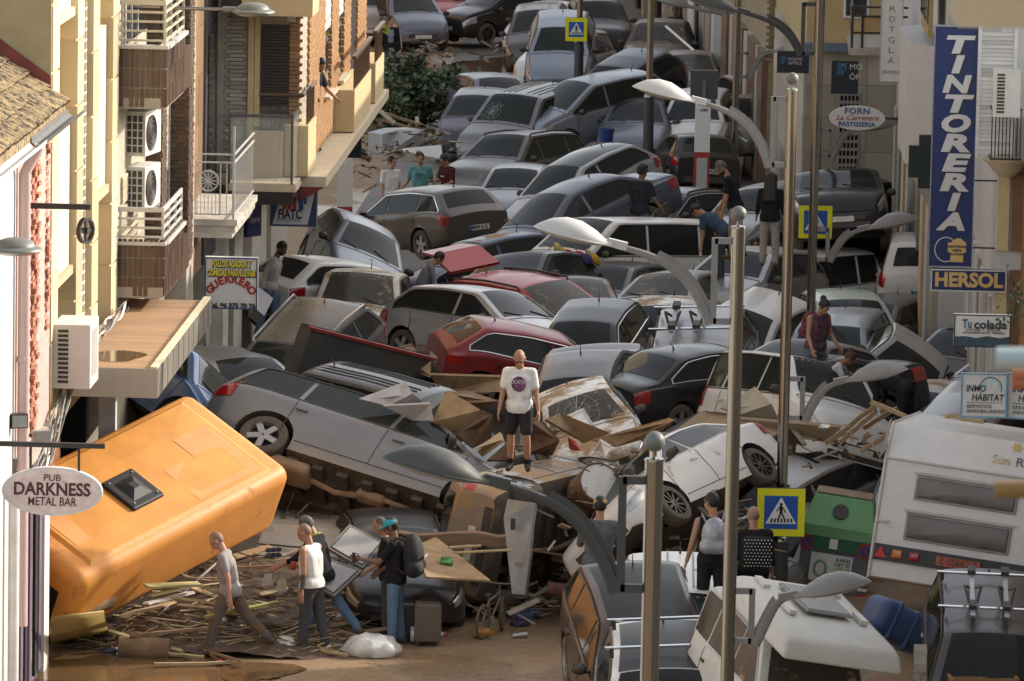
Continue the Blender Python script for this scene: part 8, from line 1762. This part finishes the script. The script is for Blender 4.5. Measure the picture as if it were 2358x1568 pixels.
g = MB(); g.lathe([(.10, -.4), (.10, .05), (.075, .05), (.075, -.3)], 16, 0, Tm(PZ('H', 1470, 960, 78.5)) @ Matrix.Rotation(-1.45, 4, 'Y')); tag(g.build('red_pipe', mat('red_plastic_pipe', (.17, .035, .025), .5, dust=.2), None, None, True), 'red plastic pipe end lying near the brown off-roader', 'pipe')
# oil drum and loose tyres
dc = PZ('H', 1790, 260, 79.2); ax_ = Vector((.25, -.80, .42)).normalized()
Md = frame(dc, ax_.cross(Vector((0, 0, 1))), Vector((0, 0, 1))); Md = Matrix.Translation(dc) @ ax_.to_track_quat('Z', 'Y').to_matrix().to_4x4()
r = empty('oil_drum', Md, 'rusty oil drum with white painted lid lying toward us', 'drum')
MB().lathe([(.285, -.85), (.285, -.60), (.30, -.58), (.285, -.56), (.285, -.30), (.30, -.28), (.285, -.26), (.285, 0), (.295, .012), (.285, .022), (.27, .012)], 28).build('drum_body', mat('rusty_drum', (.17, .09, .045), .8, var=.4, scale=5, mud=.2), r, None, True)
MB().lathe([(.001, .0), (.275, .0)], 28).build('drum_lid', mat('worn_white_lid', (.58, .56, .52), .6, var=.1, mud=.33, mudcol=(.24, .13, .07), mudscale=6), r)
# pale rock of foam boards and chipboard round the walking man
for (pts, Y, m, nm, lab) in (
    ((('E', 690, 1310), ('E', 800, 1105), ('E', 1010, 1230), ('E', 890, 1440)), 86.2, M_CHIP, 'wardrobe_board', 'upright brown wardrobe side left of the walking bald man'),
    ((('E', 780, 1110), ('E', 930, 1105), ('E', 1130, 1170), ('E', 970, 1230), ('E', 850, 1190)), 87.0, mat('brown_laminate', (.20, .125, .07), .7, var=.2, mud=.2), 'laminate_board', 'flat brown wardrobe panel above the upright wardrobe side'),
    ((('E', 850, 1390), ('E', 1020, 1230), ('E', 1090, 1260), ('E', 1080, 1420), ('E', 960, 1480)), 85.4, M_DARKWOOD, 'cupboard_shell', 'dark broken cupboard shell in front of the wardrobe'),
    ((('E', 990, 1500), ('E', 1150, 1390), ('E', 1165, 1440), ('E', 1020, 1540)), 84.6, M_PALEWOOD, 'door_leaf', 'pale wooden door leaf slanting beside the legs of the walking man'),
    ((('E', 1050, 1560), ('E', 1230, 1400), ('E', 1240, 1560)), 84.2, M_DARKWOOD, 'plywood_piece', 'dark plywood piece behind the legs of the walking man'),
    ((('E', 1330, 1290), ('E', 1400, 1280), ('E', 1530, 1430), ('E', 1480, 1530), ('E', 1310, 1520)), 83.8, M_DARKWOOD, 'panel_piece', 'dark brown furniture panel right of the walking man'),
    ((('E', 1440, 1290), ('E', 1530, 1250), ('E', 1860, 1380), ('E', 1700, 1440)), 84.8, M_WOOD, 'furniture_panel', 'long brown furniture panel below the shattered windscreen'),
    ((('E', 1740, 1425), ('E', 2250, 1280), ('E', 2290, 1295), ('E', 2150, 1400), ('E', 1900, 1470)), 84.0, mat('mud_crusted_board', (.27, .165, .08), .95, var=.3, scale=6, bump=.8, bscale=22), 'mud_crusted_board', 'long mud-crusted board slanting below the black saloon'),
    ((('E', 1590, 1265), ('E', 1690, 1220), ('E', 1755, 1330), ('E', 1720, 1335)), 85.2, M_WHITEBOARD, 'white_tile_board', 'small white board leaning on the shattered windscreen'),
    ((('E', 1800, 1440), ('E', 1870, 1480), ('E', 1830, 1540), ('E', 1760, 1510)), 82.6, M_WHITEBOARD, 'paper_sheet', 'pale paper sheet on the rubble above the oil drum'),
    ((('E', 1600, 1420), ('E', 1640, 1440), ('E', 1680, 1500), ('E', 1610, 1495)), 82.8, mat('red_scrap', (.36, .02, .018), .5), 'red_scrap', 'bright red scrap of plastic on the rubble'),
    ((('E', 205, 1155), ('E', 515, 1042), ('E', 560, 1120), ('E', 640, 1190), ('E', 400, 1205)), 86.4, mat('grey_white_sheet', (.40, .39, .40), .6, var=.2, mud=.25, bump=.6, bscale=8), 'crumpled_sheet', 'crumpled grey-white sheet on the ribbed roof of the dark van'),
    ((('E', 370, 1205), ('E', 680, 1190), ('E', 700, 1300), ('E', 560, 1300)), 85.8, mat('grey_board', (.33, .31, .29), .7, var=.1, mud=.2), 'grey_board', 'dull grey board below the crumpled sheet'),
    ((('E', 680, 1000), ('E', 1180, 1015), ('E', 1180, 1110), ('E', 740, 1120)), 89.6, M_CHIP, 'chipboard_sheet', 'chipboard panel lying below the dark red hatchback'),
    ((('E', 500, 900), ('E', 680, 905), ('E', 680, 1020), ('E', 500, 940)), 88.8, M_CHIP, 'chipboard_offcut', 'chipboard offcut at the end of the dark skip'),
    ((('E', 430, 830), ('E', 560, 795), ('E', 620, 870), ('E', 560, 860)), 92, M_WOOD, 'broken_shelf', 'broken brown shelf beneath the bright silver hatchback'),
    ((('E', 1990, 845), ('E', 2400, 815), ('E', 2400, 880), ('E', 2020, 950), ('E', 2090, 980)), 91.2, mat('mud_brown_panel', (.24, .145, .07), .95, var=.3, bump=.8, bscale=20), 'mud_brown_panel', 'mud-brown panel in front of the silver off-roader with roof rack'),
    ((('F', 55, 1365), ('F', 230, 1235), ('F', 720, 1290), ('F', 740, 1345)), 83.2, mat('tan_hardboard', (.34, .25, .155), .85, var=.12, mud=.2), 'hardboard_sheet', 'tan hardboard sheet left of the second steel pole base'),
    ((('F', 440, 1250), ('F', 470, 1290), ('F', 1150, 1345), ('F', 1050, 1440), ('F', 700, 1400), ('F', 430, 1310)), 82.4, mat('tan_hardboard', (.34, .25, .155), .85, var=.12, mud=.2), 'hardboard_sheet', 'wide tan hardboard sheet below the blue-black saloon'),
    ((('F', 355, 1215), ('F', 580, 1075), ('F', 690, 1190), ('F', 735, 1290), ('F', 480, 1260)), 84.0, mat('torn_cream_board', (.46, .39, .29), .85, var=.1, mud=.12), 'torn_board', 'torn cream board standing in front of the white small van'),
    ((('F', 800, 1340), ('F', 890, 1455), ('F', 650, 1470)), 81.8, M_DARKWOOD, 'dark_offcut', 'dark triangular board offcut left of the wooden frames'),
    ((('F', 1005, 1330), ('F', 1020, 1322), ('F', 1078, 1330), ('F', 1060, 1352)), 81.6, M_SIGNW, 'white_card', 'small white card lying on the tan hardboard'),
    ((('B', 360, 885), ('B', 470, 855), ('B', 640, 850), ('B', 640, 975), ('B', 365, 1030)), 126.5, mat('grey_white_appliance', (.38, .38, .38), .5, var=.08, mud=.15), 'white_appliance', 'grey-white fridge lying among rubbish behind the three young men'),
    ((('B', 478, 990), ('B', 750, 965), ('B', 760, 1050), ('B', 480, 1070)), 124.5, M_WHITEBOARD, 'white_shelf', 'long white board lying behind the three young men')):
    if 82 < Y < 87.2 and pts[0][0] == 'E': Y = 79.9 + (Y - 82.4) * .55
    sheetpiece([PZ(*p, Y + (.25 if i % 2 else 0)) for i, p in enumerate(pts)], .05 if nm != 'white_appliance' else .6, m, nm, lab, 'board' if 'appliance' not in nm else 'fridge')
# wooden frames at right
for (a, b, Y, wd, lab) in (((1050, 1450), (1390, 1190), 81.6, .10, 'lower left leg of the broken wooden frame'), ((1345, 1175), (1720, 1345), 81.4, .11, 'long upper bar of the broken wooden frame'), ((1130, 1450), (1380, 1240), 81.3, .08, 'inner bar of the broken wooden frame'), ((1290, 1350), (1520, 1215), 81.8, .09, 'cross bar of the broken wooden frame'), ((1280, 1500), (1480, 1370), 81.0, .10, 'lowest bar of the broken wooden frame'), ((1290, 1440), (1330, 1380), 81.1, .09, 'short stub of the broken wooden frame')):
    plank(PZ('F', *a, Y), PZ('F', *b, Y), wd, .06, M_PALEWOOD if 'upper' in lab else M_WOOD, 'frame_timber', lab, 'timber')
for (a, b, lab) in (((1750, 1350), (1860, 1270), 'left bar of the small wooden window frame'), ((1860, 1270), (2080, 1305), 'upper bar of the small wooden window frame'), ((2080, 1305), (1980, 1385), 'right bar of the small wooden window frame')): plank(PZ('F', *a, 80.0), PZ('F', *b, 80.0), .09, .06, M_PALEWOOD, 'frame_timber', lab, 'timber')
for (a, b, Y) in (((1345, 1440), (1405, 1540), 80.4), ((1205, 1330), (1220, 1440), 81.2)): tag(MB().tube([PZ('F', *a, Y), PZ('F', *b, Y)], .014, 6).build('reed', LITTER[2]), 'dry reed stuck upright by the broken wooden frame', 'reed', 'reeds by the wooden frame')
# wooden bench frame by the bush and rubbish
for (a, b, lab) in (((300, 725), (620, 820), 'upper rail of the light wooden bed frame by the bush'), ((270, 770), (580, 850), 'lower rail of the light wooden bed frame by the bush'), ((375, 760), (395, 800), 'cross piece of the light wooden bed frame by the bush'), ((600, 795), (575, 860), 'end piece of the light wooden bed frame by the bush')): plank(PZ('B', *a, 129), PZ('B', *b, 129), .10, .06, M_WOOD, 'bed_frame_rail', lab, 'timber')
def heap(px, py, Y, n, seed, label, spread=(.8, .8, .35)):
    p = aty(px, py, Y); rr = random.Random(seed); mb = MB(); ms = [mat('rubbish_tan', (.24, .17, .11), .9, var=.3), mat('rubbish_pale', (.30, .26, .21), .8, var=.3), M_DARKWOOD, mat('rubbish_dark', (.05, .042, .036), .8)]
    for i in range(n):
        q = Vector((p.x + rr.gauss(0, spread[0] * .5), Y + rr.gauss(0, spread[1]), max(.05, p.z + rr.gauss(0, spread[2] * .5)))); a = rr.uniform(.05, .15)
        mb.box(q, (a * rr.uniform(1, 4.5), a * rr.uniform(.3, 1), a * rr.uniform(.08, .3)), rr.randrange(4), None, (rr.uniform(-.4, .4), rr.uniform(-.5, .5), rr.uniform(0, 3)))
    o = mb.build('rubbish_heap', ms); o['kind'] = 'stuff'; return tag(o, label, 'rubbish')
heap(835, 335, 127, 90, 1, 'rubbish heap left of the grey-white fridge', (.7, .8, .8)); heap(985, 330, 127, 70, 2, 'rubbish right of the grey-white fridge', (.6, .8, .5)); heap(980, 108, 163, 60, 3, 'pale rubbish in front of the torn blue-grey people carrier', (1.4, .8, .3)); heap(1150, 118, 160, 30, 4, 'rubbish by the puddle left of the dark people carrier', (.6, .5, .3))
heap(1475, 1180, 79, 90, 6, 'dark rubbish around the oil drum', (1.4, .8, .8)); heap(1300, 1350, 79.5, 80, 7, 'splintered rubbish beside the pallet', (1.0, .8, .3)); heap(1480, 1030, 84, 45, 8, 'broken wood rubbish below the mud-crusted board', (1.2, .4, .25)); heap(1900, 1020, 82.5, 35, 9, 'broken wood rubbish under the wooden frames', (.9, .3, .3)); heap(920, 345, 122, 25, 12, 'rags lying by the left totem', (.5, .5, .15))
# bundle of cloths on a car roof
p = aty(*zp('E', 1640, 190), 104.5); rr = random.Random(5); r = empty('cloth_bundle', Tm(p), 'bundle of yellow, red and navy cloths on the dark navy car roof', 'cloth bundle')
for k, cc in enumerate(((.50, .40, .12), (.45, .32, .03), (.28, .02, .02), (.03, .03, .08), (.30, .03, .03), (.05, .05, .12), (.45, .38, .25), (.50, .30, .04))):
    g = MB(); ell(g, Vector((-.34 + k * .10, rr.uniform(-.1, .1), rr.uniform(-.02, .06) - .02 * k)), Euler((rr.random(), rr.random(), rr.random())).to_matrix(), .15, .12, .07, 7); g.build('cloth', cloth('bundle_%d' % k, cc), r, None, True)
# folded silver shop panel leaning by the doorway, dark interior things
sheetpiece([PZ('D', 1690, 410, 97), PZ('D', 1800, 495, 97), PZ('D', 1740, 610, 96.6), PZ('D', 1680, 560, 96.6)], .25, mat('lilac_box', (.34, .33, .38), .5, dust=.2), 'tipped_cabinet', 'tipped pale lilac cabinet behind the roast chicken sign', 'cabinet')
p = PZ('D', 1690, 700, 95.5); bag(*(zp('D', 1690, 720)), .35, .4, .7, 'dark covered motorcycle shape by the shop doorway behind the roast chicken sign', 31, mat('dark_cover', (.018, .017, .016), .7), 'covered_motorcycle', 'motorcycle', .3)
# barrel-blue container at right
q = [PZ('I', 1390, 1110, 73), PZ('I', 1480, 1030, 73.4), PZ('I', 1560, 1060, 73.4), PZ('I', 1640, 1300, 72.6), PZ('I', 1530, 1340, 72.4)]
r = empty('blue_barrel', Tm(PZ('I', 1520, 1200, 73)) @ Rz(.5) @ Matrix.Rotation(.5, 4, 'Y'), 'blue plastic container in the dark gap under the caravan', 'container')
rbox(.95, .55, .5, .14, 5, -.25).build('container_body', mat('blue_plastic', (.02, .075, .20), .5, dust=.1), r, None, True)
for k in (-.25, .05, .3): rbox(.05, .58, .53, .02, 2, -.265).build('container_rib', mat('blue_plastic', (.02, .075, .20), .5, dust=.1), r, Tm(k, 0, 0))
bag(1375, 1160, .01, .01, .01, 'tiny scrap', 1).name = 'scrap'
bpy.data.objects.remove(bpy.data.objects['scrap'])
p = PZ('B', 1835, 890, 131); tag(MB().lathe([(.001, -.16), (.15, -.16), (.19, .16), (.17, .16), (.13, -.12)], 16, 0, Tm(p)).build('blue_bucket', mat('bucket_blue', (.02, .05, .20), .5), None, None, True), 'blue bucket between the grey small van and blue-grey saloon', 'bucket')
# white diagonal pole at the top right
tag(MB().tube([PZ('C', -5, 175, 150), PZ('C', 180, 335, 148)], .035, 8).build('white_batten', M_SIGNW, None, None, True), 'white batten slanting above the muddy black car at the top', 'batten')
# cables along the left facade and at right
for i in range(9):
    pts = []
    for k in range(9):
        u = k / 8; s_ = 71.5 + (76.4 - 71.5) * u; pts.append(ST(s_, .12 + .05 * math.sin(5 * u + i) + .02 * i * .5, 2.75 + 1.05 * u + .09 * math.sin(9 * u + i * 1.3)))
    tag(MB().tube(pts, .012, 5).build('cable', mat(('cable_grey', 'cable_black')[i % 2], ((.22, .20, .18), (.03, .03, .03))[i % 2], .6)), 'one of the bundled cables sagging along the pink wall to the canopy', 'cable', 'cables along the pink wall')
for i in range(10):
    rr = random.Random(40 + i); pts = [ST(76.7 + 5.4 * u, .10 + .12 * abs(math.sin(7 * u + i)), 3.80 + .14 * abs(math.sin(11 * u + i * 2))) for u in np.linspace(0, 1, 26)]
    tag(MB().tube(pts, .009, 4).build('cable', mat(('cable_grey', 'cable_black', 'cable_white')[i % 3], ((.22, .20, .18), (.03, .03, .03), (.5, .48, .45))[i % 3], .6)), 'one of the tangled cables along the back of the metal canopy', 'cable', 'cables tangled on the canopy')
for i in range(8):
    pts = [ST(79.5, 13.30 + .05 * i * .4 + .05 * math.sin(z * 2 + i), z) for z in np.linspace(1.5, 6.2, 14)]
    tag(MB().tube(pts, .012, 5).build('cable', mat(('cable_black', 'cable_brown')[i % 2], ((.03, .03, .03), (.12, .06, .04))[i % 2], .6)), 'one of the hanging cables on the brick corner at the right edge', 'cable', 'cables on the right brick corner')
tag(MB().tube([ST(74.5, -3, 9.6), ST(74.5, .35, 11.4)], .012, 5).build('overhead_wire', mat('cable_white', (.5, .48, .45), .6)), 'thin pale wire crossing the tan end wall', 'wire')
# floodlights on the pub
for (x, y, s) in ((120, 1300, 71.0), (270, 1410, 72.0)):
    t_, z_ = tz(*zp('D', x, y), s); r = empty('floodlight', Matrix.Translation(ST(s, t_, z_)) @ RS @ Rz(.4), 'black floodlight on a bracket over the pub front' if x < 200 else 'grey square floodlight on the pub front pillar', 'floodlight')
    MB().box((0, 0, 0), (.22, .14, .18)).build('housing', M_IRON if x < 200 else M_GREYMETAL, r); MB().box((0, -.075, 0), (.19, .01, .15)).build('lamp_glass', mat('flood_glass', (.28, .29, .28), .2), r); MB().tube([(-.05, .05, 0), (-.45, .1, .1)], .02, 6).build('bracket_arm', M_IRON, r)
# smaller finds in the litter
r = empty('wire_rack', Matrix.Translation(PZ('G', 1290, 980, 78.6)) @ Rz(.3) @ Matrix.Rotation(-.75, 4, 'X'), 'flat wire rack lying in the litter behind the striding bald man', 'rack')
for k in range(15): MB().box((-.42 + k * .06, 0, 0), (.010, .62, .010)).build('wire', M_GREYMETAL, r)
for y in (-.31, 0, .31): MB().box((0, y, .01), (.9, .014, .014)).build('wire', M_CHROME, r)
sheetpiece([PZ('G', 1200, 880, 79.4), PZ('G', 1340, 876, 79.4), PZ('G', 1275, 945, 79.0)], .02, M_WHITEBOARD, 'white_shard', 'white triangular board shard behind the striding bald man', 'board')
sheetpiece([PZ('G', 1010, 850, 79.2), PZ('G', 1140, 775, 79.8), PZ('G', 1110, 880, 79.2), PZ('G', 980, 905, 78.9)], .01, M_FILM, 'plastic_sheet', 'sheet of clear plastic hanging under the orange camper van', 'sheet')
sheetpiece([PZ('G', 1480, 690, 79.6), PZ('G', 1620, 500, 80.4), PZ('G', 1790, 445, 80.4), PZ('G', 1560, 720, 79.4)], .03, mat('speckled_panel', (.26, .26, .21), .6, var=.4, scale=14, mud=.25), 'torn_sheet', 'speckled grey panel torn off at the right end of the orange camper van', 'panel')
sheetpiece([PZ('G', 1420, 1280, 76.8), PZ('G', 1550, 1285, 76.8), PZ('G', 1565, 1320, 76.6), PZ('G', 1440, 1310, 76.6)], .05, M_WHITEBOARD, 'foam_piece', 'white foam piece by the rear boot of the striding bald man', 'foam')
for i, (x, y, a_, lab) in enumerate(((1190, 1265, .4, 'muddy clear bottle left of the striding bald man'), (1260, 1340, -.3, 'dark bottle below the legs of the striding bald man'))): bottle((x / 1.96) / 1.4595, (1488 + y / 1.96) / 1.4595, a_, .95, mat('muddy_bottle', (.26, .19, .12), .3, var=.4) if i == 0 else M_CANK, M_DARKWOOD, lab)
# shattered windscreens
def cracks(cid, fx, fy, n, seed, rad=.42):
    cr, S_ = CARS[cid]; c = S_.c; rr = random.Random(seed); x0 = S_.h - c['xc'] - (c['xrf'] - c['xc']) * fx
    def pt(dx, dy): y = fy + dy; return S_.at(min(max(x0 + dx, S_.h - c['xrf']), S_.h - c['xc'] - .08), 25 - min(5.3, abs(y) / .62 * 5.3), 1 if y >= 0 else -1, .012)
    mb = MB()
    for k in range(n):
        a = 2 * math.pi * k / n + rr.uniform(-.15, .15); R_ = rad * rr.uniform(.5, 1)
        mb.tube([pt(math.cos(a) * R_ * q, math.sin(a) * R_ * q * .9) for q in (0.05, .35, .7, 1)], .0018, 3)
    for q in (.2, .45, .75): mb.tube([pt(math.cos(a) * rad * q * rr.uniform(.85, 1.1), math.sin(a) * rad * q * .9 * rr.uniform(.85, 1.1)) for a in np.linspace(0, 6.28, n)], .0016, 3)
    o = mb.build('glass_cracks', mat('crack_white', (.55, .57, .56), .4), cr); o['kind'] = 'stuff'
for a_ in (('c52', .5, -.1, 26, 1, .6), ('c13', .35, -.38, 20, 2, .34), ('c11', .4, -.2, 22, 3, .4), ('c36', .5, .3, 14, 4, .3)): cracks(*a_)
# crate and rusty post at the lower right, things close to the viewer at the right edge
r = empty('wooden_crate', Tm(PZ('I', 2080, 1560, 68.9)) @ Rz(.12), 'small orange-brown wooden crate at the bottom right corner', 'crate')
for (a, b) in (((-.42, -.2, -.3), (.42, -.17, .05)), ((-.42, .2, -.3), (.42, .23, .05)), ((-.42, -.17, -.3), (-.39, .2, .05)), ((.39, -.17, -.3), (.42, .2, .05)), ((-.06, -.17, -.3), (-.03, .2, .03)), ((-.42, .02, -.3), (.42, .05, .03))): MB().bb(a, b).build('crate_board', mat('orange_pine', (.34, .19, .07), .7, var=.2, stretch=(.3, 3, 3)), r)
plank(PZ('I', 1670, 1330, 66.5), PZ('I', 1665, 1600, 66.3), .16, .1, mat('rusty_white_post', (.42, .37, .30), .8, mud=.4, mudcol=(.22, .10, .04)), 'rusty_post', 'rust-streaked pale post between the camper and the people carrier with bicycle carriers', 'post')
M_NEARB = mat('beige_eave_paint', (.40, .33, .22), .7)
tag(MB().bb(PZ('C', 1930, -60, 17), PZ('C', 2600, 120, 17.4)).build('eave', M_NEARB), 'blurred beige eave close to the viewer, top right corner', 'eave')
tag(MB().tube([PZ('I', 2160, 310, 18), PZ('I', 2700, 300, 18)], .029, 10).build('rusty_pipe', mat('rusty_pipe', (.17, .10, .03), .7, var=.4), None, None, True), 'blurred rusty pipe close to the viewer at the right edge', 'pipe')
tag(MB().tube([PZ('F', 2170, 890, 15), PZ('F', 2700, 890, 15)], .030, 10).build('pale_blue_rail', mat('pale_blue_paint', (.26, .33, .35), .6), None, None, True), 'blurred pale blue rail close to the viewer at the right edge', 'rail')
for k, y in enumerate((1000, 1052)): tag(MB().tube([PZ('F', 2275, y, 30), PZ('F', 2600, y + 4, 30)], .035, 10).build('terracotta_tube', mat('terracotta', (.27, .09, .045), .8), None, None, True), ('upper' if k == 0 else 'lower') + ' of two terracotta edges in front of the second estate agent panel', 'pot rim')
# pressed ribs on van roofs
for cid in ('c13', 'c69', 'c78'):
    cr, S_ = CARS[cid]; c = S_.c
    for v in (20.6, 22.0, 23.4):
        for sd in (1, -1): MB().tube([S_.at(x, v, sd, .004) for x in np.linspace(S_.h - c['xrf'] - .25, S_.h - c['xrr'] + .12, 9)], .014, 5).build('roof_rib', M_POLEBASE if cid == 'c69' else M_GREYMETAL, cr)
bpy.data.scenes.remove(TMP)
